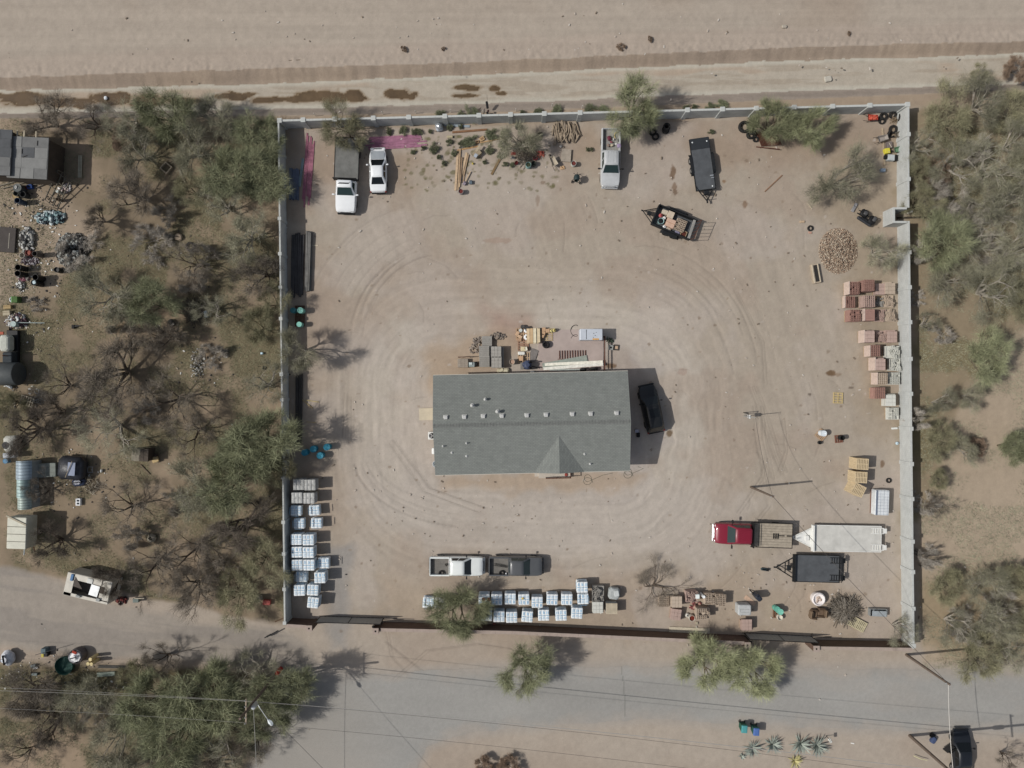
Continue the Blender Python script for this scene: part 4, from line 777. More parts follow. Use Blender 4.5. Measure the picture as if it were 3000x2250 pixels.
# ---------------------------------------------------------------- trailers
DKM = mat((84, 87, 90), .75, .2, .2, 1.2, .1); STEEL = mat((40, 42, 44), .6, .4, .15, 3); WDK = mat((188, 186, 178), .85, 0, .14, 1.1, .15); WPT = mat((214, 214, 208), .6, 0, .08)
def trailer(label, px, py, rot, L, Wd, deckm, frm, tong=1.9, ramps=True, fend=False, z=.8, extra=(), h=.8):
    parts = [('deck', MB().rbox((0, 0, z - .05), (L, Wd, .1), .02), deckm), ('frame', MB().box((0, Wd / 2 + .03, z - .08), (L + .1, .06, .2)).box((0, -Wd / 2 - .03, z - .08), (L + .1, .06, .2)).box((L / 2 + .03, 0, z - .03), (.06, Wd, .26)).box((-L / 2 - .03, 0, z - .08), (.06, Wd, .2)).box((0, .4, z - .25), (L, .1, .2)).box((0, -.4, z - .25), (L, .1, .2)), frm)]
    tg = MB(); x0 = L / 2
    for s_ in (1, -1): tg.tube([(x0, s_ * Wd * .38, z - .18), (x0 + tong, 0, z - .22)], .06, 4)
    tg.box((x0 + tong * .45, 0, z - .2), (.08, Wd * .42, .1)); tg.box((x0 + tong + .08, 0, z - .18), (.3, .14, .12)); tg.rbox((x0 + tong * .25, 0, z - .1), (.4, .5, .24), .03)
    parts.append(('tongue', tg, frm)); parts.append(('jack', MB().tube([(x0 + tong * .8, .08, .05), (x0 + tong * .8, .08, z + .35)], .04, 6), frm))
    for x in (-.55, .45):
        for s_ in (1, -1):
            yy = s_ * (Wd / 2 + .16 if fend else Wd / 2 - .3); M = Matrix.Translation((x, yy, .36)) @ Matrix.Rotation(R(90), 4, 'X')
            parts.append(('wheel', MB().tyre((0, 0, 0), .36, .22, .2, M), TYRE, True)); parts.append(('>rim', MB().lathe([(.22, -.05), (.18, .06), (0, .07)], 12, M=M @ Matrix.Scale(-s_, 4, (0, 0, 1))), CHR, True))
    if fend:
        for s_ in (1, -1):
            q = MB(); q.loft([[(x, s_ * (Wd / 2 + .02), zz), (x, s_ * (Wd / 2 + .32), zz), (x, s_ * (Wd / 2 + .32), zz + .04), (x, s_ * (Wd / 2 + .02), zz + .04)] for x, zz in ((-1.15, .5), (-.85, .76), (.75, .76), (1.05, .5))]); parts.append(('fender', q, frm))
    if ramps:
        for s_ in (1, -1):
            q = MB(); yy = s_ * Wd * .33
            for k_ in (-.28, .28): q.box((-L / 2 + .35, yy + k_, z + .03), (1.3, .06, .06))
            for i in range(5): q.box((-L / 2 + .8 - i * .25, yy, z + .03), (.06, .56, .05))
            q.box((-L / 2 - .42, yy, z - .02), (.34, .5, .14)); parts.append(('ramp', q, frm))
    return thing('flatbed_trailer', label, 'trailer', px, py, parts + list(extra), rot, h, group='utility trailers')
trailer('large white deck trailer right of the red truck', 2480, 1578, R(179), 7.1, 2.6, WDK, WPT, 2.0, extra=[('front_rail', MB().box((3.5, 0, .98), (.12, 2.7, .35)), WPT), ('tongue_cover', MB().prism([(3.6, -.9), (5.2, -.12), (5.2, .12), (3.6, .9)], .62, .66), WPT)])
trailer('black deck trailer with folded ramp below the white trailer', 2392, 1666, R(178.5), 4.75, 2.72, DKM, STEEL, 1.75, extra=[('front_rail', MB().box((2.3, 0, .95), (.12, 2.8, .3)), STEEL), ('rear_rack', MB().tube([(-2.5, -1.3, .85), (-2.5, -1.3, 1.1), (-2.5, 1.3, 1.1), (-2.5, 1.3, .85)], .04, 5).tube([(-2.65, -1.2, 1.0), (-2.65, 1.2, 1.0)], .04, 5).tube([(-2.3, -1.3, .9), (-2.3, 1.3, .9)], .03, 5), STEEL)])
trailer('black tandem axle trailer with shiny hubs, hitch pointing down, near the top wall', 2059, 480, R(-82), 5.3, 1.95, DKM, STEEL, 1.15, ramps=False, fend=True, z=.72, extra=[('dovetail', MB().box((-2.15, 0, .735), (1.15, 1.93, .03)), mat((48, 52, 56), .8, .2, .1)), ('tie_down', MB().box((1.3, .75, .8), (.12, .35, .06)).box((1.55, .8, .8), (.08, .3, .08)), CHR), ('work_lamp', MB().lathe([(.07, .73), (.08, .76), (0, .8)], 10, (-2.3, .75, 0)).lathe([(.07, .73), (.08, .76), (0, .8)], 10, (-2.35, -.75, 0)).lathe([(.07, .73), (.08, .76), (0, .8)], 10, (2.4, .7, 0)), HL), ('front_hoop', MB().tube([(2.2, -.98, .75), (2.5, -1.0, .9), (2.75, -.85, .9), (2.72, -.6, .75)], .03, 5).tube([(2.2, .98, .75), (2.5, 1.0, .9), (2.75, .85, .9), (2.72, .6, .75)], .03, 5), STEEL)])
# cargo trailer with low sides, loaded
ct = ang(1905, 625, 2060, 690)
cm = MB(); cm.box((0, 0, .6), (4.3, 2.1, .07)); sd_ = MB()
for s_ in (1, -1): sd_.box((0, s_ * 1.07, .88), (4.3, .06, .55)); sd_.box((0, s_ * 1.07, 1.17), (4.3, .1, .06))
sd_.box((-2.15, 0, .88), (.06, 2.1, .55)); sd_.box((-2.15, 0, 1.17), (.1, 2.1, .06))
gt_ = MB(); gt_.tube([(2.15, -1.0, .65), (2.35, -1.0, 2.0), (2.35, 1.0, 2.0), (2.15, 1.0, .65)], .035, 6)
for i in range(1, 5): gt_.tube([(2.15, -1 + i * .4, .65), (2.35, -1 + i * .4, 2.0)], .025, 5)
cw_ = [MB().tyre((0, 0, 0), .36, .2, .24, Matrix.Translation((x, s_ * 1.28, .36)) @ Matrix.Rotation(R(90), 4, 'X')) for x in (-.35, .5) for s_ in (1, -1)]
FD = []
for s_ in (1, -1): FD.append(MB().loft([[(x, s_ * 1.12, zz), (x, s_ * 1.44, zz), (x, s_ * 1.44, zz + .04), (x, s_ * 1.12, zz + .04)] for x, zz in ((-.95, .5), (-.7, .78), (.85, .78), (1.1, .5))]))
tg_ = MB(); [tg_.tube([(-2.15, s_ * .8, .5), (-3.4, 0, .45)], .05, 4) for s_ in (1, -1)]; tg_.box((-2.7, 0, .5), (.4, .4, .2)); tg_.box((-3.45, 0, .5), (.3, .12, .12))
thing('cargo_trailer', 'tilted dark cargo trailer with mesh rear gate, loaded with brick and buckets', 'trailer', 1975, 652, [('deck', cm, DKM), ('side_panel', sd_, STEEL), ('rear_gate', gt_, RUST), *[('wheel', q_, TYRE, True) for q_ in cw_], ('fender', FD[0], STEEL), ('fender', FD[1], STEEL), ('tongue', tg_, STEEL)], ct, .9, group='utility trailers')
# ---------------------------------------------------------------- pallets of bags and blocks
PALW = mat((172, 146, 112), .9, 0, .2, 4, .1, rv=.1); PALG = mat((136, 122, 104), .9, 0, .2, 4, .1, rv=.1); WHT = mat((214, 218, 218), .55, 0, .1, 2, .2, .3, .05); BLU = mat((132, 176, 206), .6, 0, .25, 5); GRYW = mat((160, 160, 156), .5, 0, .3, 3, .4, .4, .08)
def pallet_mb(L=1.15, Wd=1.0, n=7, z=0, M=None):
    mb = MB()
    for y in (-Wd / 2 + .05, 0, Wd / 2 - .05): mb.box((0, y, z + .07), (L, .09, .09), M=M)
    for i in range(n): mb.box((-L / 2 + .06 + i * (L - .12) / (n - 1), 0, z + .127), (.1, Wd, .022), M=M); 
    for x in (-L / 2 + .06, 0, L / 2 - .06): mb.box((x, 0, z + .013), (.1, Wd, .022), M=M)
    return mb
def bag_stack(seed, L=1.12, Wd=1.1, h_=1.25, mid=True):
    g = random.Random(seed); mb = MB(); n = int(h_ / .15); 
    for i in range(n):
        z = .15 + (i + .5) * h_ / n; j = .012
        if mid and i == n // 2: mb.box((0, 0, z), (L - .1, Wd - .1, h_ / n), m=0); continue
        top = i == n - 1
        if top:
            for a in range(2):
                for b_ in range(3): mb.rbox(((b_ - 1) * L / 3 + g.uniform(-j, j), (a - .5) * Wd / 2, z), (L / 3 + .012, Wd / 2 + .012, h_ / n), .035, crown=.018)
        else: mb.rbox((g.uniform(-j, j), g.uniform(-j, j), z), (L + g.uniform(-.03, .02), Wd + g.uniform(-.03, .02), h_ / n - .005), .04)
    return mb
def bag_print(seed, L=1.12, Wd=1.1, h_=1.25):
    g = random.Random(seed); mb = MB(); zt = .15 + h_ + .024
    for b_ in range(3):
        x = (b_ - 1) * L / 3
        for k in range(2): mb.box((x + (k - .5) * .13 + g.uniform(-.02, .02), Wd * .25 + g.uniform(-.02, .02), zt), (.07, .32 + g.uniform(-.06, .04), .006))
        mb.box((x, -.02 + g.uniform(-.02, .02), zt - .004), (L / 3 - .08, .07, .006)); 
        for k in range(4): mb.box((x + (k - 1.5) * .075, -Wd * .3 + g.uniform(-.02, .02), zt), (.045, .07 + g.uniform(-.02, .03), .006))
        mb.box((x, -Wd * .18, zt), (L / 3 - .12, .05, .006))
    for s_ in (1, -1):
        for i in range(3): mb.box((0, s_ * (Wd / 2 + .004), .35 + i * .4), (L * .7, .01, .1)); mb.box((s_ * (L / 2 + .004), 0, .35 + i * .4), (.01, Wd * .7, .1))
    return mb
BP = {}
def bagproto(kind):
    h_ = {'tall': 1.25, 'low': .72, 'grey': 1.3}[kind]; i = len(BP)
    m = GRYW if kind == 'grey' else WHT; out = []
    for sd in (1, 2, 3):
        p = [('pallet', pallet_mb().mesh('pallet', PALW)), ('bag_stack', bag_stack(sd, h_=h_).mesh('bag_stack', m, True))]
        if kind != 'grey': p.append(('bag_print', bag_print(sd, h_=h_).mesh('bag_print', BLU)))
        for _, me in p: fix(me)
        out.append(p)
    BP[kind] = out
for k in ('tall', 'low', 'grey'): bagproto(k)
def bags(kind, px, py, rot, lab, grp, sc_=1.0):
    hh = {'tall': 1.4, 'low': .87, 'grey': 1.45}[kind]; x, y = W(px, py, hh); r = bpy.data.objects.new('bag_pallet', None); C.link(r); r.location = (x, y, 0); r.rotation_euler = (0, 0, R(rot)); r.scale = (sc_, sc_, 1)
    for nm, me in rnd.choice(BP[kind]): o = bpy.data.objects.new(nm, me); C.link(o); o.parent = r
    tag(r, lab, 'pallet of bags', grp)
G1 = 'wrapped bag pallets along the left wall'; G2 = 'wrapped bag pallets along the lower wall'
for (k, x, y, r_, lb) in [('grey', 875, 1420, 1, 'dull grey wrapped pallet half under the tree, topmost in the wall-side column'), ('grey', 908, 1421, 1, 'dull grey wrapped pallet, topmost of the outer column by the left wall'), ('grey', 870, 1459, 1, 'dull grey wrapped pallet, second from the top next to the left wall'), ('grey', 905, 1460, 0, 'dull grey wrapped pallet, second from the top in the outer column'),
  ('low', 867, 1496, -2, 'dusty white pallet, third from the top next to the left wall'), ('low', 921, 1495, 3, 'dusty white pallet set apart, third from the top in the outer column'), ('low', 876, 1534, 0, 'dusty cream pallet, fourth from the top next to the left wall'), ('low', 927, 1533, 0, 'dusty cream pallet set apart, fourth from the top in the outer column')]:
    bags(k, x, y, r_, lb, G1, .95 if k == 'low' else 1)
for (x, y, r_, k, lb) in [(868, 1581, 1, 'tall', 'uppermost clean white bag pallet next to the left wall'), (903, 1582, 1, 'tall', 'uppermost clean white bag pallet in the second column'), (869, 1618, 1, 'tall', 'second clean white bag pallet down, next to the left wall'), (903, 1619, 1, 'tall', 'second clean white bag pallet down, second column'), (870, 1656, 2, 'tall', 'third clean white bag pallet down, next to the left wall'), (905, 1656, 1, 'tall', 'third clean white bag pallet down, second column'),
  (948, 1650, 0, 'low', 'low white bag pallet standing alone in the third column'), (883, 1690, 0, 'low', 'low white bag pallet in shade between two taller rows'), (937, 1693, 1, 'tall', 'tall white bag pallet sticking out farthest into the yard'), (877, 1730, 2, 'tall', 'white bag pallet at the lower left next to the wall'), (916, 1729, -3, 'tall', 'white bag pallet touching the one above the bottom pallet'), (917, 1766, -6, 'tall', 'bottom white bag pallet turned slightly, nearest the left gate')]:
    bags(k, x, y, r_, lb, G1)
TOPR = [(1418, 1757), (1455, 1757), (1495, 1755), (1535, 1757), (1574, 1765), (1618, 1757), (1661, 1757)]; BOTR = [(1425, 1804), (1462, 1807), (1499, 1809), (1545, 1807), (1593, 1803), (1644, 1803), (1691, 1797)]
for i, (x, y) in enumerate(TOPR): bags('tall', x, y, 180 - [0, 1, 0, -3, 0, 2, 1][i], '%s white bag pallet from the left in the upper row by the lower wall' % ORD[i], G2)
for i, (x, y) in enumerate(BOTR): bags('tall', x, y, [0, 0, 1, -5, 1, 2, -3][i], '%s white bag pallet from the left in the row nearest the lower wall' % ORD[i], G2)
bags('tall', 1706, 1721, 1, 'tall white bag pallet standing above the end of the upper row', G2); bags('low', 1708, 1755, 1, 'white bag pallet directly under the tallest one, right end of upper row', G2)
bags('low', 1255, 1766, -4, 'half-used bag pallet partly under the green tree', G2); bags('grey', 1290, 1768, -4, 'grey wrapped pallet hidden under the green tree crown', G2)
# ---- block pallets
def blk_mb(mb, x, y, z, rz, m, L=.39, Wd=.19, hh=.19):
    M = Matrix.Translation((x, y, z)) @ Matrix.Rotation(rz, 4, 'Z'); t = .024
    for s_ in (1, -1): mb.box((0, s_ * (Wd - t) / 2, hh / 2), (L, t, hh), M=M)
    for k in (-1, 0, 1): mb.box((k * (L - t) / 2, 0, hh / 2 - .002), (t, Wd - 2 * t, hh - .004), M=M)
def blocks(kind, seed, h_, L=1.05, Wd=1.15):
    g = random.Random(seed); base = MB(); top = MB(); base.box((0, 0, .15 + (h_ - .4) / 2), (L - .04, Wd - .04, max(.05, h_ - .4)))
    nl = int((h_ - .2) / .2)
    for i in range(nl):
        for s_ in (1, -1):
            base.box((0, s_ * (Wd / 2 - .03), .15 + (i + .5) * .2), (L, .06, .185)); base.box((s_ * (L / 2 - .03), 0, .15 + (i + .5) * .2), (.06, Wd - .13, .185))
    z = .15 + h_ - .2
    if kind == 'holes':
        for i in range(5):
            for j in range(3):
                if g.random() < .06: continue
                blk_mb(top, -L / 2 + .12 + i * .205, -Wd / 2 + .2 + j * .385, z, R(90) + g.gauss(0, .02), 0)
    elif kind == 'mixed':
        for i in range(3):
            for j in range(6):
                if g.random() < .1: continue
                blk_mb(top, -L / 2 + .2 + i * .345, -Wd / 2 + .1 + j * .2, z - (.03 if g.random() < .3 else 0), g.gauss(0, .05), 0, .33, .18)
    elif kind == 'solid':
        for i in range(3):
            for j in range(3): top.rbox((-L / 2 + .18 + i * .35, -Wd / 2 + .19 + j * .385, z + .1), (.335, .375, .2), .01, g.gauss(0, .01))
    elif kind == 'brick':
        for i in range(10):
            for j in range(6): top.box((-L / 2 + .05 + i * .105, -Wd / 2 + .1 + j * .19, z + .1 - g.random() * .012), (.09, .18, .2))
    elif kind == 'messy':
        for q in range(16): blk_mb(top, g.uniform(-L / 2 + .15, L / 2 - .15), g.uniform(-Wd / 2 + .12, Wd / 2 - .12), z + g.uniform(-.02, .09), g.choice((0, 1.57)) + g.gauss(0, .25), 0, .38, .18)
    elif kind == 'ring':
        for q in range(5): blk_mb(top, -L / 2 + .1 + q * .21, Wd / 2 - .2, z, R(90), 0); blk_mb(top, -L / 2 + .1 + q * .21, -Wd / 2 + .2, z, R(90), 0)
        for q in (-1, 1): blk_mb(top, q * (L / 2 - .1), 0, z, R(90), 0)
        top.rbox((.05, .05, z + .03), (.35, .3, .1), .03, .4)
    return base, top
COLB = {'red': mat((154, 116, 104), .9, 0, .14, 2, .1, rv=.08), 'pink': mat((172, 146, 134), .9, 0, .12, 2, .1, rv=.06), 'tan': mat((178, 160, 140), .9, 0, .12, 2, .1, rv=.06), 'white': mat((192, 192, 182), .9, 0, .1, 2, .1, rv=.05), 'grey': mat((152, 148, 140), .9, 0, .12, 2, .1, rv=.05)}
WRAP = mat((196, 174, 160), .35, 0, .15, 3, .3, .5)
_bm = {}
def blockpal(kind, c, px, py, h_, lab, rot=0, L=1.05, Wd=1.15, wrap=False, grp='block pallets along the right wall', nopal=False):
    key = (kind, h_, L, Wd)
    if key not in _bm:
        b_, t_ = blocks(kind, len(_bm) + 3, h_, L, Wd); _bm[key] = (b_, t_)
    b_, t_ = _bm[key]; parts = []
    if not nopal: parts.append(('pallet', pallet_mb(L, Wd - .05), PALW))
    parts += [('block_layers', b_, COLB[c]), ('top_course', t_, COLB[c])]
    if wrap:
        w = MB(); w.loft([[(-L / 2 - .02, s_ * (Wd / 2 + .015), z) for s_, z in ((-1, .16), (1, .16), (1, .15 + h_ + .012), (-1, .15 + h_ + .012))], [(-L / 2 + .05, s_ * (Wd / 2 + .015), z) for s_, z in ((-1, .16), (1, .16), (1, .15 + h_ + .012), (-1, .15 + h_ + .012))]])
        parts.append(('stretch_wrap', w, WRAP))
    thing('block_pallet', lab, 'pallet of blocks', px, py, parts, R(rot), h_ + .15, group=grp)
for a in [('mixed', 'red', 2503, 843, 1.2, 'red patterned block pallet at the top left of the right wall group', 0, 1.05, 1.3, True), ('holes', 'red', 2547, 836, 1.5, 'tallest red hollow block pallet, second in the top row'), ('solid', 'pink', 2578, 846, .5, 'low dusty brown block pallet with a red scrap, third in the top row', 0, .95, 1.2), ('solid', 'tan', 2606, 843, .6, 'low pinkish solid block pallet, top row beside the wall', 0, .9, 1.3),
   ('holes', 'red', 2492, 884, .6, 'low red hollow block pallet ringed with white wrap, second row', 0, 1.15, 1.2, True), ('holes', 'pink', 2549, 882, 1.35, 'tall pinkish hollow block pallet, middle of the second row', 0, 1.05, 1.2), ('messy', 'grey', 2577, 882, .3, 'very low pallet lost in shade in the second row', 0, .9, 1.2), ('messy', 'tan', 2607, 882, .55, 'low jumbled tan block pallet, second row beside the wall', 0, 1.1, 1.25),
   ('mixed', 'red', 2506, 924, 1.2, 'red hollow block pallet with orange side, left end of third row', 0, 1.05, 1.2), ('brick', 'red', 2548, 922, 1.35, 'pallet of tightly packed thin red bricks in white wrap', 0, 1.05, 1.2, True), ('messy', 'pink', 2579, 924, .4, 'low jumbled pinkish pallet half in shade, third row', 0, 1.0, 1.25), ('messy', 'tan', 2611, 923, .6, 'low jumbled tan pallet, third row beside the wall', 0, 1.1, 1.25),
   ('solid', 'pink', 2549, 985, 1.3, 'tall smooth pink block pallet with a white strap', 0, 1.15, 1.25, True), ('messy', 'pink', 2585, 985, .6, 'low jumbled pallet between two smooth pink ones', 0, .95, 1.2), ('solid', 'pink', 2613, 985, .7, 'low smooth pink block pallet beside the wall', 0, 1.0, 1.3),
   ('holes', 'red', 2566, 1028, 1.25, 'red hollow block pallet left of the upper whitish one', 0, 1.2, 1.1, True), ('messy', 'white', 2620, 1031, .9, 'uppermost whitish jumbled block pallet beside the wall', 0, 1.4, 1.25),
   ('solid', 'pink', 2580, 1066, 1.4, 'wrapped smooth pink block pallet below the red hollow one', 0, 1.1, 1.3, True), ('messy', 'white', 2625, 1068, .8, 'second whitish jumbled block pallet beside the wall', 0, 1.1, 1.25), ('holes', 'tan', 2587, 1109, 1.3, 'tan hollow block pallet in the fourth lowest row', 0, 1.15, 1.2, True), ('mixed', 'white', 2623, 1109, .8, 'whitish patterned block pallet right of the tan one', 0, 1.2, 1.25),
   ('holes', 'red', 2578, 1152, 1.1, 'lowest red hollow block pallet with bright orange side', 0, 1.0, 1.15, False), ('solid', 'white', 2611, 1172, .9, 'smooth pale grey solid block pallet near the wall', 0, 1.15, 1.25), ('mixed', 'white', 2621, 1212, .6, 'bottommost whitish pallet of loose hollow blocks', 0, 1.3, 1.25)]: blockpal(*a)
G3 = 'block pallets by the lower wall'
for a in [('holes', 'tan', 1947, 1764, .4, 'flat bed of tan hollow blocks, leftmost of the lower group', 0, 1.15, 1.0), ('solid', 'tan', 1984, 1766, 1.0, 'tan pallet of flat slabs right of the leftmost hollow blocks', 0, 1.1, 1.0), ('solid', 'pink', 1984, 1802, .6, 'pinkish pallet of loose uneven slabs next to the red bucket', -8, 1.3, 1.1), ('messy', 'pink', 2028, 1750, 1.0, 'jumbled pinkish pallet at the top of the lower group', 0, 1.2, 1.1), ('mixed', 'tan', 2078, 1757, 1.0, 'pallet of narrow tan hollow blocks right of the silver sheets', 0, .85, 1.1), ('mixed', 'tan', 2111, 1760, 1.0, 'tan hollow block pallet at the right end of the lower group', -3, 1.0, 1.1), ('ring', 'tan', 2061, 1799, 1.1, 'tan block pallet with holes round its rim, lower middle', 0, 1.35, 1.1)]: blockpal(*a, grp=G3)
blockpal('solid', 'pink', 2191, 1834, .7, 'tan block pallet below the grey tarped cube', grp=G3, L=1.25, Wd=.95)
for a in [('messy', 'grey', 1753, 1741, .8, 'pallet of pale hollow blocks above the slatted pallet', 0, 1.2, 1.6), ('solid', 'white', 1753, 1781, .9, 'white wrapped block pallet below the pale hollow blocks', 0, 1.15, 1.1)]: blockpal(*a, grp=G2)
G4 = 'paver pallets behind the building'
for a in [('brick', 'grey', 1421, 1031, .7, 'uneven brown paver pallet, upper left of the four', 0, 1.25, 1.05), ('solid', 'grey', 1457, 1032, .9, 'neat brown paver pallet, upper right of the four', 0, 1.3, 1.1), ('brick', 'grey', 1422, 1060, .7, 'uneven brown paver pallet, lower left of the four', 0, 1.25, 1.05), ('solid', 'grey', 1458, 1063, .9, 'neat brown paver pallet, lower right of the four', 0, 1.3, 1.0), ('brick', 'grey', 1423, 1006, .4, 'small low heap pallet of pavers above the four', 0, .8, .8)]: blockpal(*a, grp=G4)
# ---- generic helpers for small items
def c_(*a, **k): return mat(a, **k)
def barrel(px, py, r_, h_, c, lab, cat='barrel', name='barrel', fill=None, lid=False, lean=0, grp=None):
    mb = MB(); prof = [(r_ * .95, 0), (r_, .05), (r_, h_ * .33), (r_ * 1.04, h_ * .35), (r_, h_ * .37), (r_, h_ * .66), (r_ * 1.04, h_ * .68), (r_, h_ * .7), (r_, h_ - .02), (r_ * 1.04, h_)]
    parts = []
    if lid: mb.lathe(prof + [(r_ * .9, h_ - .01), (r_ * .5, h_ - .005), (0, h_)], 18)
    else: mb.lathe(prof + [(r_ * .94, h_), (r_ * .92, h_ * .5), (0, h_ * .5)], 18)
    parts.append(('body', mb, mat(c, .5, 0, .1, 3), True))
    if fill: parts.append(('contents', MB().lathe([(r_ * .9, h_ * .5), (r_ * .9, h_ * .8), (0, h_ * .84)], 14), mat(fill, .8, 0, .3, 8)))
    elif lid: parts.append(('bung', MB().lathe([(r_ * .16, h_ - .01), (r_ * .16, h_ + .03), (0, h_ + .03)], 8, (r_ * .5, 0, 0)), mat(tuple(min(255, v + 40) for v in c))))
    r = thing(name, lab, cat, px, py, parts, 0, h_, group=grp); return r
def box(px, py, sx, sy, h_, c, lab, cat, name, rot=0, extra=(), r_=.03, z=0, grp=None, **k):
    return thing(name, lab, cat, px, py, [('body', MB().rbox((0, 0, h_ / 2), (sx, sy, h_), r_), mat(c, **k))] + list(extra), R(rot), h_ + z, z, group=grp)
TY_ = MB().tyre((0, 0, .12), .36, .2, .24)
def tyre(px, py, lab, r_=.36, z=0, tilt=0, rot=0, n=1, grp='loose tyres', w=.24):
    x, y = W(px, py, z + w)
    o = obj('tyre', MB().tyre((0, 0, w / 2), r_, r_ * .56, w), TYRE, None, True); o.location = (x, y, z); o.rotation_euler = (R(tilt), 0, R(rot)); tag(o, lab, 'tyre', grp); return o
def plank(x0, y0, x1, y1, w, t, c, lab, name='plank', cat='plank', z=0, grp='loose boards and planks', z1=None):
    A = Vector((*W(x0, y0, z + t), z)); B = Vector((*W(x1, y1, z + t), z if z1 is None else z1)); L = (B - A).length; mb = MB(); mb.box((0, 0, 0), (L, w, t))
    o = obj(name, mb, mat(c, .85, 0, .2, 4, .1)); o.location = (A + B) / 2 + Vector((0, 0, t / 2)); o.rotation_euler = (0, -math.asin((B.z - A.z) / L), math.atan2(B.y - A.y, B.x - A.x)); tag(o, lab, cat, grp); return o
def empty_pallet(px, py, rot, lab, c=(176, 150, 114), L=1.15, Wd=1.0, z=0, n=7, grp='empty wooden pallets', cat='pallet'):
    return thing('wooden_pallet', lab, cat, px, py, [('slats', pallet_mb(L, Wd, n), mat(c, .9, 0, .18, 4, .1))], R(rot), z + .14, z, group=grp)
def heap(px, py, rx, ry, h_, n, cs, lab, name, cat, seed=1, kind='chunk', Ls=.25, stuff=False, z=0, rot=0):
    """a heap of many small pieces: one thing with a few coloured layers"""
    g = random.Random(seed * 77 + int(px)); parts = []
    for ci, c in enumerate(cs):
        mb = MB()
        for i in range(n // len(cs)):
            a = g.uniform(0, 6.28); q = math.sqrt(g.random()); x, y = q * rx / S * math.cos(a), q * ry / S * math.sin(a); zz = h_ * (1 - q ** 1.6) * g.uniform(.5, 1) + .04
            if kind == 'chunk': mb.rbox((x, y, zz), (Ls * g.uniform(.5, 1.3), Ls * g.uniform(.35, .8), Ls * g.uniform(.3, .6)), .02, g.uniform(0, 3))
            elif kind == 'stick':
                a = g.uniform(0, 6.28); L = Ls * g.uniform(.5, 1.2); e = g.uniform(-.1, .5); mb.tube([(x - math.cos(a) * L, y - math.sin(a) * L, zz), (x, y, zz + .1 + e * .2), (x + math.cos(a) * L, y + math.sin(a) * L, max(.03, zz + e * L * .5))], [.03, .025, .012], 4)
            else: mb.loft([[(x + Ls * math.cos(t) * g.uniform(.4, 1), y + Ls * math.sin(t) * g.uniform(.4, 1), zz + g.uniform(-.06, .06)) for t in (0, 1.2, 2.5, 3.7, 5)], [(x + Ls * .6 * math.cos(t) * g.uniform(.4, 1), y + Ls * .6 * math.sin(t) * g.uniform(.4, 1), zz + .08 + g.uniform(0, .12)) for t in (0, 1.2, 2.5, 3.7, 5)]])
        parts.append(('debris' if ci else name + '_core' if False else 'pieces', mb, mat(c, .85, 0, .25, 5)))
    r = thing(name, lab, cat, px, py, parts, R(rot), 0, z)
    if stuff: r['kind'] = 'stuff'
    return r
def wheelbarrow(px, py, rot, lab, c, fill=None):
    M = Matrix.Translation((0, 0, 0)); tray = MB(); tray.loft([[(-.38, -.2, .32), (.32, -.16, .32), (.32, .16, .32), (-.38, .2, .32)], [(-.55, -.33, .62), (.5, -.26, .62), (.5, .26, .62), (-.55, .33, .62)], [(-.53, -.31, .62), (.48, -.24, .62), (.48, .24, .62), (-.53, .31, .62)], [(-.37, -.18, .35), (.31, -.14, .35), (.31, .14, .35), (-.37, .18, .35)]])
    fr = MB(); [fr.tube([(.65, s_ * .05, .22), (-.3, s_ * .26, .3), (-1.0, s_ * .3, .55)], .022, 6) for s_ in (1, -1)]; [fr.tube([(-.3, s_ * .26, .3), (-.35, s_ * .28, 0)], .02, 5) for s_ in (1, -1)]
    wl = MB().tyre((0, 0, 0), .2, .1, .09, Matrix.Translation((.66, 0, .2)) @ Matrix.Rotation(R(90), 4, 'X'))
    parts = [('tray', tray, mat(c, .5, .1, .1, 3)), ('handle_frame', fr, STEEL), ('wheel', wl, TYRE)]
    if fill:
        g = random.Random(3); q = MB(); [q.rbox((g.uniform(-.4, .35), g.uniform(-.2, .2), .6 + g.random() * .08), (.13, .08, .06), .01, g.uniform(0, 3)) for _ in range(46)]; q.box((-.02, 0, .5), (.8, .4, .16)); parts.append(('brick_rubble', q, mat(fill, .85, 0, .2, 6)))
    return thing('wheelbarrow', lab, 'wheelbarrow', px, py, parts, R(rot), .6)
# ================================================================ objects in the yard, top side
purp = mat((176, 92, 138), .6, 0, .25, 2)
def bundle(px, py, rot, L, n, w, c, lab, jl=.3, jx=.25, th=.06, lay=1, name='board_bundle', cat='bundle'):
    g = random.Random(int(px)); parts = []
    for k in range(lay):
        for i in range(n - k):
            mb = MB(); l2 = L * g.uniform(1 - jl, 1); mb.box((g.uniform(-jx, jx), (i - (n - k - 1) / 2) * w * 1.08 + g.uniform(-.02, .02), th * (k + .5) + .01 + k * .004), (l2, w, th), g.gauss(0, .008)); parts.append(('board', mb, mat(c, .7, 0, .25, 2)))
    return thing(name, lab, cat, px, py, parts, R(rot), .05)
bundle(1160, 416, 3, 6.6, 9, .14, (152, 98, 122), 'long magenta painted boards lying flat above the white sedan')
bundle(903, 500, 86, 7.0, 7, .12, (152, 92, 110), 'long magenta painted boards lying upright along the left wall', .15, .5)
bundle(862, 540, 89, 3.3, 6, .16, (88, 98, 116), 'short dark blue beams lying in the left wall shade', .05, .1, .2)
bundle(883, 505, 82, 3.0, 2, .12, (118, 136, 142), 'pale green metal rail pair beside the magenta boards', .05, .05, .12)
bundle(872, 775, 89, 6.6, 6, .2, (66, 64, 64), 'long black beams lying in the left wall shade', .1, .3, .2, 1)
bundle(905, 765, 89, 6.4, 4, .15, (104, 102, 98), 'long weathered beams on the outer side of the left wall stack', .1, .15, .2, 2)
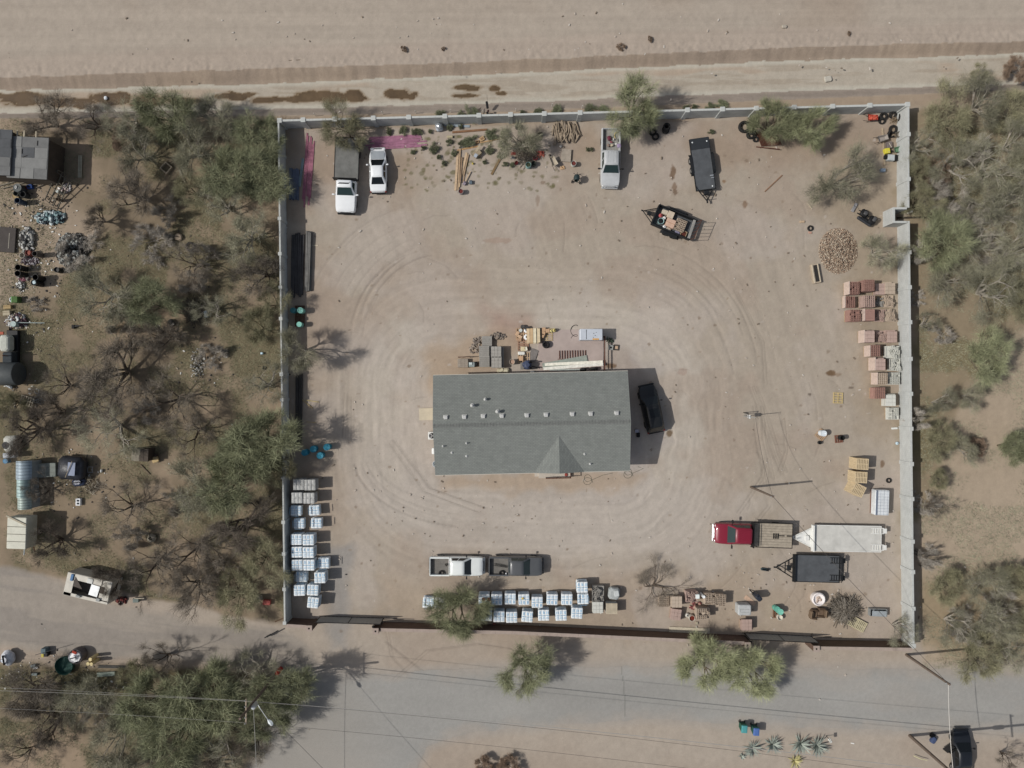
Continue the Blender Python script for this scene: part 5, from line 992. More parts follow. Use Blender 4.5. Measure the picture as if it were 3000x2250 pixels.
bundle(876, 1200, 89, 7.5, 4, .16, (60, 57, 54), 'dark beams lying in wall shade above the blue drums', .1, .3, .2)
plank(893, 1172, 934, 1178, .08, .06, (178, 160, 110), 'pale stake jutting right from the wall shade above the blue drums'); plank(884, 1170, 916, 1196, .08, .06, (176, 152, 104), 'pale stake slanting down beside the straight one above the drums'); plank(898, 1236, 926, 1238, .07, .05, (170, 150, 110), 'short pale stake poking from wall shade nearest the drums'); plank(909, 719, 931, 719, .06, .05, (200, 188, 160), 'tiny pale stick poking out of the dark beam stack', 'stake', 'stake')
empty_pallet(878, 912, 0, 'brown pallet under the upper turquoise bins', (98, 74, 56), 1.0, 1.2); empty_pallet(878, 942, 90, 'brown pallet under the lower turquoise bin', (90, 68, 52), 1.0, 1.0)
barrel(858, 909, .28, .8, (58, 128, 134), 'shaded turquoise bin tight against the left wall', 'bin', 'plastic_bin', lid=True, grp='turquoise bins'); barrel(879, 909, .3, 1.0, (120, 186, 170), 'bright turquoise round bin on the upper pallet', 'bin', 'plastic_bin', lid=True, grp='turquoise bins'); barrel(876, 950, .26, .95, (120, 186, 170), 'bright turquoise round bin on the lower pallet', 'bin', 'plastic_bin', lid=True, grp='turquoise bins')
for (x, y, lb) in [(892, 1326, 'leftmost blue drum half under the green tree'), (917, 1316, 'second blue drum from the left in tree shade'), (937, 1335, 'lowest blue drum of the four'), (957, 1310, 'rightmost and highest blue drum')]: barrel(x, y, .33, .9, (36, 130, 156), lb, 'drum', 'plastic_drum', lid=True, grp='blue plastic drums')
# top strip
box(1286, 370, .75, .8, .55, (170, 176, 182), 'foil-wrapped silver bundle on a base by the top wall', 'bundle', 'wrapped_bundle', 15, [('foil_cap', MB().lathe([(.34, .5), (.36, .65), (.22, .85), (.05, .92), (0, .93)], 9), mat((190, 196, 202), .25, .7, .3, 4, .6))], .15, metal=.3)
plank(1300, 365, 1376, 370, .25, .08, (140, 152, 160), 'grey metal channel running right from the foil bundle', 'metal_channel', 'channel'); plank(1325, 387, 1427, 379, .2, .14, (128, 92, 64), 'long rusty brown beam by the top wall')
plank(1340, 440, 1340 + 62, 440 - 12, .14, .05, (170, 130, 84), 'yellowish board between the weeds'); plank(1440, 511, 1466, 462, .24, .08, (122, 98, 66), 'dark brown board leaning up toward the mesquite'); plank(1405, 418, 1476, 404, .12, .05, (172, 138, 96), 'thin tan board running right from the small crate')
box(1318, 400, .6, .25, .2, (172, 160, 128), 'cream block lying between weeds by the top wall', 'block', 'stone_block', 2)
for i, (x0, y0, x1, y1, w, c) in enumerate([(1334, 558, 1341, 448, .22, (190, 162, 128)), (1342, 556, 1348, 435, .16, (168, 140, 108)), (1348, 535, 1353, 460, .12, (138, 112, 86)), (1350, 520, 1367, 447, .22, (192, 164, 130)), (1358, 515, 1372, 452, .14, (160, 134, 104)), (1360, 538, 1378, 502, .1, (186, 160, 126)), (1357, 535, 1364, 495, .1, (150, 124, 96)), (1346, 548, 1350, 500, .1, (184, 158, 122))]):
    plank(x0, y0, x1, y1, w, .06, c, '%s board from the left in the pale lumber pile below the weeds' % ORD[i], z=.01 + (i % 3) * .06, grp='pale lumber pile')
barrel(1350, 560, .25, .6, (150, 142, 140), 'grey bucket of red scraps at the foot of the pale lumber', 'bucket', 'bucket', (110, 44, 40)); barrel(1681, 478, .26, .6, (178, 180, 172), 'pale drum with red contents right of the slatted pallet', 'drum', 'drum', (110, 50, 44)); barrel(1548, 482, .27, .75, (122, 158, 152), 'pale teal drum full of dark plants below the mesquite', 'drum', 'drum', (58, 66, 46)); barrel(1513, 476, .17, .35, (120, 44, 44), 'small dark red bucket left of the teal drum', 'bucket', 'bucket'); barrel(1569, 461, .26, .3, (120, 34, 44), 'dark red basin below the orange bricks', 'basin', 'basin'); barrel(1564, 478, .24, .5, (50, 54, 48), 'black pot right of the teal drum', 'pot', 'pot')
box(1361, 536, .3, .35, .3, (140, 128, 140), 'mauve car battery at the foot of the lumber', 'battery', 'car_battery', -30, [('terminals', MB().box((.06, .08, .32), (.06, .06, .04)).box((-.06, .08, .32), (.06, .06, .04)), mat((60, 50, 50)))]); box(1379, 533, .32, .4, .3, (92, 106, 116), 'blue-grey car battery right of the mauve one', 'battery', 'car_battery', -3, [('terminals', MB().box((.08, .1, .32), (.06, .06, .04)).box((-.08, .1, .32), (.06, .06, .04)), mat((60, 50, 50)))])
box(1385, 478, .2, .2, .25, (206, 184, 72), 'small yellow hard hat like can on the dirt', 'can', 'yellow_can', 20, r_=.07)
box(1398, 448, .8, .6, .5, (150, 134, 108), 'open battered carton box by the weeds', 'box', 'carton', 40, [('flap', MB().box((-.45, .1, .45), (.35, .5, .02), ry=.5).box((.35, .3, .52), (.7, .25, .02), .3), mat((172, 156, 128))), ('foil_sheet', MB().box((-.3, -.12, .54), (.4, .35, .015), .3), mat((214, 220, 224), .25, .6))])
box(1412, 406, .55, .45, .16, (178, 148, 108), 'small tan open crate right of the weeds', 'crate', 'wooden_crate', 30, [('divider', MB().box((0, 0, .17), (.3, .22, .02)), mat((140, 108, 74)))]); box(1398, 415, .4, .3, .16, (160, 126, 90), 'smaller dark-centred crate left of the tan one', 'crate', 'wooden_crate', 10, [('divider', MB().box((0, 0, .17), (.22, .14, .02)), mat((70, 52, 38)))])
box(1504, 449, .5, .22, .3, (178, 84, 70), 'red plastic crate left of the twig pile', 'crate', 'plastic_crate', 0, [('slot', MB().box((0, 0, .305), (.38, .1, .01)), mat((110, 40, 34)))]); box(1503, 461, .4, .2, .25, (130, 134, 138), 'grey toolbox below the red crate', 'toolbox', 'toolbox', 0, [('lid', MB().box((0, 0, .26), (.3, .12, .03)), BLK)])
heap(1538, 445, 32, 30, .5, 110, [(128, 116, 100), (104, 94, 80)], 'pile of cut grey twigs at the mesquite base', 'twig_pile', 'twig pile', 2, 'stick', .8)
heap(1582, 452, 13, 10, .3, 40, [(176, 74, 62), (196, 104, 84)], 'small heap of orange-red bricks by the mesquite shadow', 'brick_heap', 'bricks', 3, 'chunk', .18)
tyre(1518, 370, 'single dull tyre lying below the top wall pilaster', .33); box(1557, 432, .35, .4, .4, (120, 104, 84), 'weathered open box at the mesquite trunk', 'box', 'weathered_box', 10, [('opening', MB().box((0, 0, .405), (.2, .22, .01)), mat((40, 34, 28)))]); box(1582, 392, .5, .35, .3, (90, 80, 66), 'dark upturned bin between the mesquite and the log pile', 'bin', 'dark_bin', 5, [('rim', MB().box((0, 0, .305), (.42, .28, .012)), mat((60, 52, 44)))])
g = random.Random(4)
LOGM = mat((142, 126, 106), .95, 0, .3, 3, .3, rv=.2)
lg = [MB().tube([(0, -l_ / 2, 0), (.03, 0, .02), (0, l_ / 2, 0)], [q, q * 1.05, q * .9], 7).mesh('log', LOGM, True) for l_, q in ((.9, .085), (.65, .1), (1.1, .07), (.8, .075))]
for i in range(75):
    t = i / 75; px = 1622 + t * 68 + g.uniform(-5, 5); row = g.random(); py = 365 + row * 42 + (8 if px < 1630 else 0); z = .08 + g.random() * .38 * math.sin(3.14 * min(1, max(0, (px - 1612) / 84))) 
    o = bpy.data.objects.new('log', g.choice(lg)); C.link(o); x, y = W(px, py, z); o.location = (x, y, z); o.rotation_euler = (g.gauss(0, .12), g.gauss(0, .1), g.gauss(.05, .32)); tag(o, 'split mesquite log in the firewood pile below the top wall', 'log', 'firewood logs in the pile')
for (x, y, lb, c) in [(1628, 403, 'long thick dark log at the lower left of the firewood', (110, 96, 80)), (1691, 384, 'dark log leaning at the right end of the firewood', (96, 84, 72))]: plank(x - 8, y - 20, x + 12, y + 14, .14, .14, c, lb, 'log', 'log', grp=None)
empty_pallet(1659, 455, -4, 'grey slatted pallet below the top wall with a cord on it', (160, 148, 132), 1.0, 1.3, .1, 9)
wheelbarrow(1621, 470, 115, 'grey-beige wheelbarrow tipped toward the slatted pallet', (178, 166, 146)); box(1648, 491, .45, .35, .12, (190, 152, 110), 'tan wooden offcut beside the wheelbarrow handles', 'offcut', 'wood_offcut', 10, [('knot', MB().lathe([(.06, .12), (0, .125)], 8), mat((140, 100, 66)))])
mb = MB().lathe([(.16, 0), (.3, .12), (.32, .45), (.2, .68), (.19, .68), (.26, .44), (.2, .15), (0, .14)], 14, M=Matrix.Translation((0, .1, .75)) @ Matrix.Rotation(R(65), 4, 'X')); fr = MB(); [fr.tube([(0, .1, .75), (s_ * .45, -.4, .1)], .03, 5) for s_ in (1, -1)]; [fr.tube([(0, .1, .8), (s_ * .4, .3, .7)], .025, 5) for s_ in (1, -1)]; fr.tube([(0, .4, .75), (0, .45, .05)], .03, 5); fr.tube([(-.45, -.4, .15), (.45, -.4, .15)], .03, 5)
wl = [MB().tyre((0, 0, 0), .15, .06, .1, Matrix.Translation((s_ * .42, -.45, .15)) @ Matrix.Rotation(R(90), 4, 'Y'), n=12) for s_ in (1, -1)]
thing('cement_mixer', 'dark green cement mixer on wheels left of the silver pickup', 'cement mixer', 1690, 517, [('drum', mb, mat((52, 66, 66), .5, .3), True), ('frame', fr, STEEL), *[('wheel', q_, TYRE) for q_ in wl]], R(-8), .7)
box(1643, 427, .28, .28, .28, (206, 200, 190), 'round pale can beside the dry brush below the logs', 'can', 'pale_can', 0, r_=.1)
for (x, y) in [(1297, 331), (1322 + 0, 323), (1511, 322), (1617, 307), (1705, 314), (925, 337), (1218, 329)]: pass
for i, (x, y, lb) in enumerate([(925, 337, 'leftmost white stake outside the top wall'), (1122, 332, 'second white stake from the left outside the top wall'), (1219, 329, 'third white stake from the left outside the top wall'), (1321, 326, 'white stake left of the fallen tree stub outside the top wall'), (1415, 328, 'white stake beside the brown cane outside the top wall'), (1511, 323, 'white stake midway outside the top wall'), (1617, 309, 'small white stake left of the big feathery tree'), (1705, 314, 'tall white stake left of the big feathery tree')]):
    mb = MB(); mb.rbox((0, 0, .4), (.07, .05, .8), .015); thing('marker_stake', lb, 'stake', x, y + 3, [('stake', mb, mat((222, 218, 208), .7))], group='white stakes outside the top wall')
mb = MB(); mb.lathe([(.09, .0), (.12, .5), (.1, .55)], 8); m2 = MB(); m2.rbox((-.02, .75, .6), (.26, .75, .22), .06, .15); m3 = MB(); m3.tube([(0, 1.2, .6), (-.03, 1.7, .9)], .012, 4); m4 = MB(); m4.rbox((.1, .1, .7), (.2, .2, .16), .04)
thing('dark_upright', 'dark slim upright object standing right outside the top wall', 'riser', 1428, 332, [('post', mb, BLK), ('body', m2, BLK), ('aerial', m3, STEEL), ('cap', m4, mat((60, 30, 34)))], 0, .3)  # unidentified dark upright object, built as a post with a dark body
mb = MB(); mb.tube([(0, -.4, .1), (-.35, 0, .6), (-.1, .4, .2)], .04, 6); thing('bent_cane', 'bent brown cane arching beside a white stake outside the top wall', 'cane', 1412, 329, [('cane', mb, mat((110, 92, 70)))])
plank(2168, 559, 2294, 514, .1, .08, (130, 96, 70), 'x') if False else plank(2241, 561, 2292, 513, .1, .08, (132, 98, 72), 'thin brown pole lying alone on the dirt right of the tandem trailer', 'pole', 'pole')
# tyres
for i in range(4): tyre(1951 + (3 if i > 1 else 0), 381 - i * 4, ['bottom', 'second lowest', 'second highest', 'top'][i] + ' tyre in the stack of four by the top wall', .37, .24 * i)
tyre(1921, 399, 'tyre lying flat left of the tyre stack', .39); tyre(1913, 386, 'tyre half under the feathery tree left of the stack', .39, 0)
tyre(2182, 370, 'large tractor tyre lying flat below the top wall', .62, 0, w=.35); tyre(2201, 393, 'dark tyre under the small top one, below the tractor tyre', .45, 0, w=.35); tyre(2205, 384, 'smaller tyre on top of the dark one below the tractor tyre', .36, .36); tyre(2215, 407, 'half-buried tyre beside the cattle grate', .3)
mb = MB()
for i in range(16): mb.box((0 + i * .14, 0, .12 + i * .02), (.06, 1.7 - .05 * i, .05), .5)
mb.box((1.05, -.85, .2), (2.4, .08, .08), .0, ry=-.1); mb.box((1.3, .85, .2), (2.2, .08, .08), .0, ry=-.1); thing('metal_grate', 'rusty slatted metal grate lying under the two feathery trees', 'grate', 2222, 408, [('slats', mb, RUST)], R(-8))
# yard, right side
m1 = MB(); m1.tube([(-.9, -.1, .3), (.9, -.1, .3)], .06, 6); m1.tube([(-.9, .25, .3), (.9, .25, .3)], .05, 6); m1.box((0, .1, .35), (.3, .7, .1))
seat = MB(); seat.rbox((-.35, .15, .55), (.75, .75, .35), .12); seat.rbox((.75, .0, .55), (.75, .85, .4), .12); sd2 = MB(); sd2.rbox((.15, -.5, .45), (1.7, .35, .35), .1); mot = MB(); mot.rbox((-.3, .1, .85), (.4, .4, .3), .08); mot.rbox((.8, .05, .9), (.35, .5, .25), .08)
thing('stripped_machine', 'black stripped engine and seat frame lying near the meter recess', 'machine', 2537, 634, [('frame', m1, STEEL), ('seat_block', seat, BLK, True), ('side_panel', sd2, mat((52, 54, 58), .5)), ('motor', mot, mat((84, 84, 84), .5, .3))], R(-33), .5)
box(2504, 607, 1.0, .3, .2, (142, 140, 140), 'grey beam leaning at the left end of the black machine', 'beam', 'stone_beam', 62, [('strap', MB().box((.1, 0, .203), (.05, .31, .01)), mat((100, 98, 98)))])
tyre(2375, 668, 'lone small tyre left of the rubble pile', .3, w=.2); box(2351, 649, .5, .22, .15, (182, 156, 126), 'tan brick lying left of the rubble pile', 'brick', 'tan_brick', 3); box(2374, 681, .35, .2, .12, (182, 140, 120), 'pink brick below the lone small tyre', 'brick', 'pink_brick', -10)
heap(2455, 735, 57, 67, .75, 3000, [(184, 160, 134), (156, 130, 108), (200, 184, 160), (132, 108, 90)], 'oval rubble pile of tan brick shards near the right wall', 'rubble_pile', 'rubble', 5, 'chunk', .11, True)
box(2391, 801, .75, 2.0, .4, (168, 152, 130), 'narrow open trough of worn wood left of the red block pallets', 'trough', 'trough', 10, [('cavity', MB().box((.03, 0, .403), (.4, 1.75, .012)), mat((46, 44, 42))), ('rim', MB().box((.3, 0, .42), (.1, 1.9, .06)).box((-.3, 0, .42), (.1, 1.9, .06)), mat((186, 172, 148)))])
plank(2366, 594, 2380, 612, .1, .1, (170, 156, 134), 'bleached branch stub left of the black machine', 'branch', 'branch'); 
wheelbarrow(2558, 344, 0, 'red wheelbarrow of orange brick pieces in the top right corner', (168, 54, 40), (206, 88, 66))
for (x, y, r_, t_, ro, lb, z) in [(2590, 339, .4, 0, 0, 'tyre right of the red wheelbarrow in the top right corner', .12), (2586, 352, .36, 15, 0, 'dark tyre tucked under the one by the red wheelbarrow', 0), (2617, 333, .4, 25, 20, 'tyre leaning on the top wall in the corner', .1), (2636, 342, .4, 65, 80, 'tyre standing upright against the right wall corner', .3), (2618, 377, .44, 10, 0, 'large pale-rimmed tyre below the corner group', .1), (2606, 390, .38, 50, 60, 'tyre leaning on the large pale-rimmed one', .2)]: tyre(x, y, lb, r_, z, t_, ro, grp='tyres in the top right corner')
heap(2617, 354, 12, 7, .25, 26, [(150, 132, 110), (110, 92, 70)], 'small scrap wood heap between corner tyres', 'scrap_heap', 'scrap', 2, 'stick', .3)
wheelbarrow(2588, 404, 15, 'empty grey wheelbarrow among the corner tyres', (150, 142, 134)); wheelbarrow(2638, 392, -165, 'upended wheelbarrow leaning on the right wall', (120, 112, 100)); wheelbarrow(2634, 437, 190, 'wheelbarrow with green tray by the right wall', (100, 136, 104))
plank(2586, 375, 2593, 483, .14, .12, (168, 150, 124), 'long upright timber along the corner clutter'); box(2601, 441, .5, .55, .5, (206, 194, 54), 'bright yellow metal box in the corner clutter', 'box', 'yellow_box', 8, [('hinge', MB().box((.1, -.15, .505), (.08, .12, .015)), CHR)]); box(2607, 424, .55, .7, .35, (110, 100, 96), 'dark mortar tub above the yellow box', 'tub', 'mortar_tub', 5, [('shovel', MB().tube([(-.1, .2, .4), (.1, -.3, .45)], .03, 5), mat((190, 180, 160)))])
box(2614, 461, .9, .6, .45, (172, 178, 178), 'silver and black generator below the yellow box', 'generator', 'generator', -4, [('engine', MB().rbox((-.62, .03, .3), (.35, .4, .3), .05), BLK), ('end_cover', MB().rbox((.38, 0, .26), (.26, .62, .5), .04), BLK), ('handle', MB().tube([(.3, .25, .5), (.75, .28, .35)], .02, 5).tube([(.3, -.25, .5), (.75, -.25, .35)], .02, 5), STEEL)])
box(2588, 498, .5, .35, .3, (116, 132, 150), 'blue-grey small tote under the sparse tree near the wall', 'tote', 'blue_tote', 0, [('lid', MB().box((0, 0, .31), (.44, .3, .03)), mat((132, 148, 164)))])
m1 = MB(); m1.tube([(-1.2, 0, .12), (2.4, .1, .12)], .1, 8); m2 = MB(); m2.rbox((0, .55, .35), (.25, .22, .7), .03)
thing('gas_riser', 'white utility riser and pipe inside the recess outside the right wall', 'riser', 2660, 639, [('pipe', m1, mat((70, 62, 54))), ('riser', m2, mat((214, 214, 208)))])
# load on the cargo trailer
def onct(lx, ly): v_ = Matrix.Rotation(ct, 3, 'Z') @ Vector((lx, ly, 0)); x, y = W(1975, 652, .9); return x + v_.x, y + v_.y
def oc(lx, ly, parts, name, lab, cat, rot=0, z=.64, grp=None):
    r = thing(name, lab, cat, 1500, 1125, parts, ct + R(rot), 0, z, group=grp); r.location = (*onct(lx, ly), z); return r
oc(-1.3, .6, [('box', MB().rbox((0, 0, .2), (.6, .45, .4), .02), mat((186, 172, 150)))], 'cardboard_carton', 'pale carton at the front top of the cargo trailer', 'carton', 5); oc(-.65, .55, [('box', MB().rbox((0, 0, .25), (.65, .7, .5), .02), mat((192, 174, 150)))], 'cardboard_carton', 'larger pale carton behind the front one in the cargo trailer', 'carton')
oc(-.35, -.25, [('box', MB().rbox((0, 0, .25), (.95, .85, .5), .02), mat((196, 160, 136))), ('tape', MB().box((0, 0, .503), (.9, .06, .006)), mat((170, 130, 100)))], 'cardboard_carton', 'large pinkish carton in the middle of the cargo trailer', 'carton')
b2, t2 = blocks('mixed', 9, .4, 1.0, 1.2); oc(.65, -.05, [('block_layers', b2, COLB['tan']), ('top_course', t2, COLB['tan'])], 'block_stack', 'stack of tan hollow blocks in the cargo trailer', 'blocks')
oc(-1.35, -.45, [('body', MB().lathe([(.24, 0), (.3, .55), (.32, .57), (.28, .55), (.26, .3), (0, .3)], 16), mat((150, 186, 182), .5), True), ('contents', MB().lathe([(.27, .3), (.27, .5), (0, .52)], 12), BLK)], 'bucket', 'pale teal bucket of dark water in the cargo trailer', 'bucket')
oc(-1.55, .15, [('bag', MB().rbox((0, 0, .2), (.4, .4, .35), .12, crown=.05), mat((182, 84, 84)))], 'cloth_bag', 'red bag at the front of the cargo trailer', 'bag', 20); oc(-1.15, .0, [('pail', MB().lathe([(.14, 0), (.16, .4), (0, .42)], 12), mat((214, 208, 200)))], 'pail', 'white pail between red bag and pink carton', 'pail'); oc(-.75, -.78, [('jug', MB().rbox((0, 0, .2), (.35, .3, .4), .1), mat((226, 226, 224)))], 'jug', 'white plastic jug against the lower side of the cargo trailer', 'jug')
oc(-.3, -.82, [('sack', MB().rbox((0, 0, .12), (.6, .3, .24), .08), mat((190, 176, 158)))], 'sack', 'pale sack beside the white jug in the cargo trailer', 'sack', -5); oc(.75, -.8, [('bag', MB().rbox((0, 0, .1), (.6, .4, .25), .1, crown=.05), mat((120, 118, 140)))], 'tool_bag', 'bluish tool bag near the rear of the cargo trailer', 'bag'); oc(1.35, -.7, [('crate', MB().box((0, .28, .15), (.6, .04, .3)).box((0, -.28, .15), (.6, .04, .3)).box((.28, 0, .15), (.04, .52, .3)).box((-.28, 0, .15), (.04, .52, .3)), mat((178, 156, 122))), ('scraps', MB().box((0, 0, .1), (.5, .5, .2)), mat((90, 44, 34)))], 'open_crate', 'open wooden crate with dark red scraps in the cargo trailer', 'crate'); oc(.2, .85, [('pole', MB().tube([(-.9, 0, .3), (1.3, .05, .32)], .05, 6), STEEL)], 'pipe', 'dark pipe along the upper side of the cargo trailer', 'pipe'); oc(1.9, 0, [('board', MB().rbox((0, 0, .5), (.28, 2.0, .12), .03), mat((136, 134, 128)))], 'ramp_board', 'grey ramp board across the rear of the cargo trailer', 'board', 4)
# junk in the silver pickup bed, tools in the others
def junk(px, py, z, sx, sy, c, name, lab, cat, rot=0, r_=.05, hh=.2): return thing(name, lab, cat, px, py, [('body', MB().rbox((0, 0, hh / 2), (sx, sy, hh), min(r_, sx / 3, sy / 3, hh / 3), crown=.02), mat(c, .7, 0, .15, 5))], R(rot), z + hh, z)
for a in [(1785, 404, .82, .35, .45, (104, 34, 56), 'cloth', 'dark crimson cloth in the silver pickup bed', 'cloth', 20), (1798, 407, .82, .16, .16, (222, 220, 214), 'paint_can', 'white can in the silver pickup bed', 'can'), (1806, 421, .82, .22, .16, (226, 224, 220), 'jar', 'white jar near the cab in the silver pickup bed', 'jar'), (1814, 426, 1.0, .4, .4, (150, 132, 164), 'cushion', 'lilac cushion at the corner of the silver pickup bed', 'cushion', 10, .1), (1793, 425, .82, .3, .22, (190, 180, 152), 'carton', 'cream carton near the cab in the silver pickup bed', 'carton', 15), (1783, 425, .82, .25, .3, (132, 112, 100), 'sack', 'brown sack near the cab in the silver pickup bed', 'sack', 40), (1791, 415, .82, .3, .15, (150, 70, 80), 'toolbox', 'small dull red toolbox in the silver pickup bed', 'toolbox', -20)]: junk(*a)
mb = MB(); mb.tube([(.2 * math.cos(t), .32 * math.sin(t), .05) for t in np.linspace(1.2, 4.2, 9)], .035, 5); thing('yellow_hose', 'yellow curved hose in the silver pickup bed', 'hose', 1806, 396, [('hose', mb, mat((206, 178, 96)))], 0, 1.0, .85)
for a in [(1317, 1646, .85, .25, .35, (150, 130, 130), 'rag', 'crumpled rag near the cab in the white pickup bed', 'rag', 0), (1306, 1656, .85, .12, .3, (60, 56, 54), 'wrench_set', 'dark tool on the white pickup bed floor', 'tool', 30)]: junk(*a)
tyre(1293, 1680, 'spare tyre lying in the white pickup bed', .3, .8, w=.16, grp='spare tyres'); tyre(1470, 1680, 'spare tyre lying in the dark grey pickup bed', .3, .8, w=.16, grp='spare tyres')
for i in range(2): plank(1447, 1652 + i * 5, 1487, 1659 + i * 4, .05, .05, (40, 38, 36), ['upper', 'lower'][i] + ' thin black bar in the dark grey pickup bed', 'bar', 'bar', .9, grp=None)
junk(1483, 1681, .8, .2, .15, (216, 218, 220), 'jug', 'white jug in the dark grey pickup bed', 'jug')
# right middle
empty_pallet(2456, 1166, 88, 'lone yellow pallet on the dirt left of the right wall', (186, 164, 112), 1.15, 1.0, 0, 5); 
empty_pallet(2407, 1274, -42, 'small pallet under the white-and-blue drum', (170, 140, 110), 1.0, 1.0, 0, 6); barrel(2414, 1270, .3, .9, (206, 214, 218), 'white drum with blue bands on a small pallet', 'drum', 'drum', lid=True); barrel(2403, 1297, .17, .35, (40, 42, 42), 'small black bucket below the white-and-blue drum', 'bucket', 'bucket'); barrel(2469, 1283, .24, .8, (36, 38, 38), 'black drum on a broken pallet right of the white one', 'drum', 'drum'); empty_pallet(2458, 1286, 5, 'broken reddish pallet under the black drum', (120, 76, 60), .8, .8, 0, 4)
for (x, y, r_, lb, hh) in [(2528, 1360, -3, 'top stack of the three yellow pallet stacks', 1.7), (2524, 1399, -3, 'middle stack of the three yellow pallet stacks', 1.7), (2517, 1436, -27, 'bottom stack of the three, turned at an angle', 1.7)]:
    n = int(hh / .15); parts = []
    for i in range(n): parts.append(('pallet', pallet_mb(1.25, 1.15, 8, i * .15), mat((196, 174, 136), .85, 0, .12, 4)))
    thing('pallet_stack', lb, 'pallet stack', x, y, parts, R(r_), 1.7, group='stacks of yellow pallets')
q = MB(); q.rbox((0, 0, .6), (1.45, 2.6, .9), .06); q2 = MB()
for i in range(9): q2.box((0, -1.2 + i * .3, 1.06), (1.4, .015, .015))
for i in range(4): q2.box((-.55 + i * .36, 0, 1.058), (.015, 2.6, .015))
q2.box((-.58, 0, 1.07), (.2, 2.55, .02)); thing('metal_sheet_stack', 'banded stack of shiny galvanized sheets near the right wall', 'sheet stack', 2585, 1473, [('sheets', q, mat((212, 216, 217), .4, .1, .12, 1.5, .2)), ('band', q2, mat((150, 160, 176), .3, .6)), ('base', MB().box((-.6, 0, .08), (.25, 2.5, .16)).box((.5, 0, .08), (.25, 2.5, .16)), mat((120, 80, 64)))], R(-2), 1.05)
tyre(2605, 1408, 'lone dark tyre above the shiny sheet stack', .27, w=.18); box(2622, 1255, .6, .2, .2, (206, 208, 202), 'white plastic offcut beside the right wall', 'offcut', 'plastic_offcut', 4); box(2630, 1299, .3, .3, .25, (176, 198, 208), 'pale blue jug by the right wall', 'jug', 'plastic_jug', 30, r_=.08)
box(2241, 1669, .8, .3, .25, (60, 72, 76), 'small dark green rolled hose on the dirt left of the black trailer', 'hose', 'rolled_hose', -8, [('collar', MB().box((.3, .02, .26), (.25, .28, .03)), BLK)], r_=.1)
# lower right
box(2182, 1788, 1.35, 1.1, 1.15, (172, 174, 172), 'grey tarp-wrapped cube above a tan block pallet', 'wrapped pallet', 'wrapped_cube', -1, [('fold', MB().box((0, .1, 1.155), (.9, .03, .02)).box((0, -.2, 1.155), (.9, .03, .02)).box((-.45, -.05, 1.155), (.03, .3, .02)), mat((140, 142, 140)))], .09)
M = Matrix.Translation((0, 0, 0)); q = MB(); q.rbox((.15, 0, .75), (.5, .75, 1.3), .1, R(40)); q2 = MB(); q2.prism([(-1.0, .1), (.05, -.35), (.2, -.1), (-.75, .45)], .02, .05); q3 = MB(); q3.tube([(-.4, .5, 0), (-.1, .2, .6), (0, .2, 1.5)], .05, 5)
thing('dark_cabinet', 'tall dark blue cabinet standing by a tan board right of the blocks', 'cabinet', 2218, 1751, [('body', q, mat((48, 54, 64), .4, .2)), ('leg', q3, BLK)], 0, 1.2)
plank(2183, 1748, 2212, 1771, .45, .05, (190, 158, 132), 'flat tan board between the dark cabinet and the grey cube')
empty_pallet(2275, 1795, 0, 'narrow brown pallet under the teal bins', (120, 86, 64), .7, 1.1, 0, 4); barrel(2277, 1785, .28, .8, (92, 168, 146), 'upper left teal bin on the narrow pallet', 'bin', 'plastic_bin', lid=True, grp='teal bins on the narrow pallet'); barrel(2287, 1793, .3, .85, (112, 190, 166), 'lower teal bin with pale lid on the narrow pallet', 'bin', 'plastic_bin', lid=True, grp='teal bins on the narrow pallet'); barrel(2286, 1810, .27, .5, (206, 200, 184), 'cream pot with dark inside at the foot of the teal bins', 'pot', 'pot')
def armchair(px, py, rot, lab):
    p = [('seat', MB().rbox((0, -.05, .3), (.6, .65, .3), .08), mat((104, 84, 66))), ('backrest', MB().rbox((0, .38, .55), (.75, .25, .75), .08), mat((112, 92, 72))), ('armrest', MB().rbox((.4, 0, .35), (.2, .75, .5), .06), mat((98, 78, 60))), ('armrest', MB().rbox((-.4, 0, .35), (.2, .75, .5), .06), mat((98, 78, 60)))]
    thing('armchair', lab, 'armchair', px, py, p, R(rot), .5, group='brown armchairs')
armchair(2386, 1801, 80, 'left worn brown armchair beside the brush pile'); armchair(2408, 1796, -95, 'right worn brown armchair beside the brush pile')
q = MB(); q.lathe([(.62, 0), (.68, .3), (.7, .7), (.6, .78), (.5, .6), (.2, .5), (0, .52)], 14); thing('bulk_bag', 'open white bulk bag of rubble above the brown armchairs', 'bulk bag', 2399, 1756, [('bag', q, mat((222, 214, 210), .7, 0, .1, 3, .4), True), ('rubble', MB().rbox((0, .1, .55), (.4, .3, .2), .08, .5).rbox((-.1, -.25, .55), (.35, .2, .2), .06, 1).rbox((.25, -.1, .55), (.2, .3, .2), .06), mat((190, 168, 150)))], 0, .7)
heap(2472, 1782, 36, 34, .8, 330, [(112, 104, 92), (92, 84, 72), (134, 126, 114)], 'big tangled pile of cut branches right of the armchairs', 'brush_pile', 'brush pile', 4, 'stick', .95)
empty_pallet(2512, 1828, -28, 'weathered pallet sticking out under the brush pile', (184, 174, 140), 1.9, 1.1, .1, 11)
q = MB(); q.box((0, 0, .05), (1.75, .75, .06)); [q.box((0, s_ * .36, .3), (1.75, .04, .5)) for s_ in (1, -1)]; [q.box((s_ * .87, 0, .3), (.04, .72, .5)) for s_ in (1, -1)]; thing('metal_trough', 'grey metal water trough under the tree by the lower right corner', 'trough', 2574, 1795, [('tank', q, mat((150, 156, 156), .4, .4)), ('lid', MB().box((.05, -.08, .57), (1.5, .55, .03)), mat((178, 186, 188), .35, .4))], R(-2), .5)
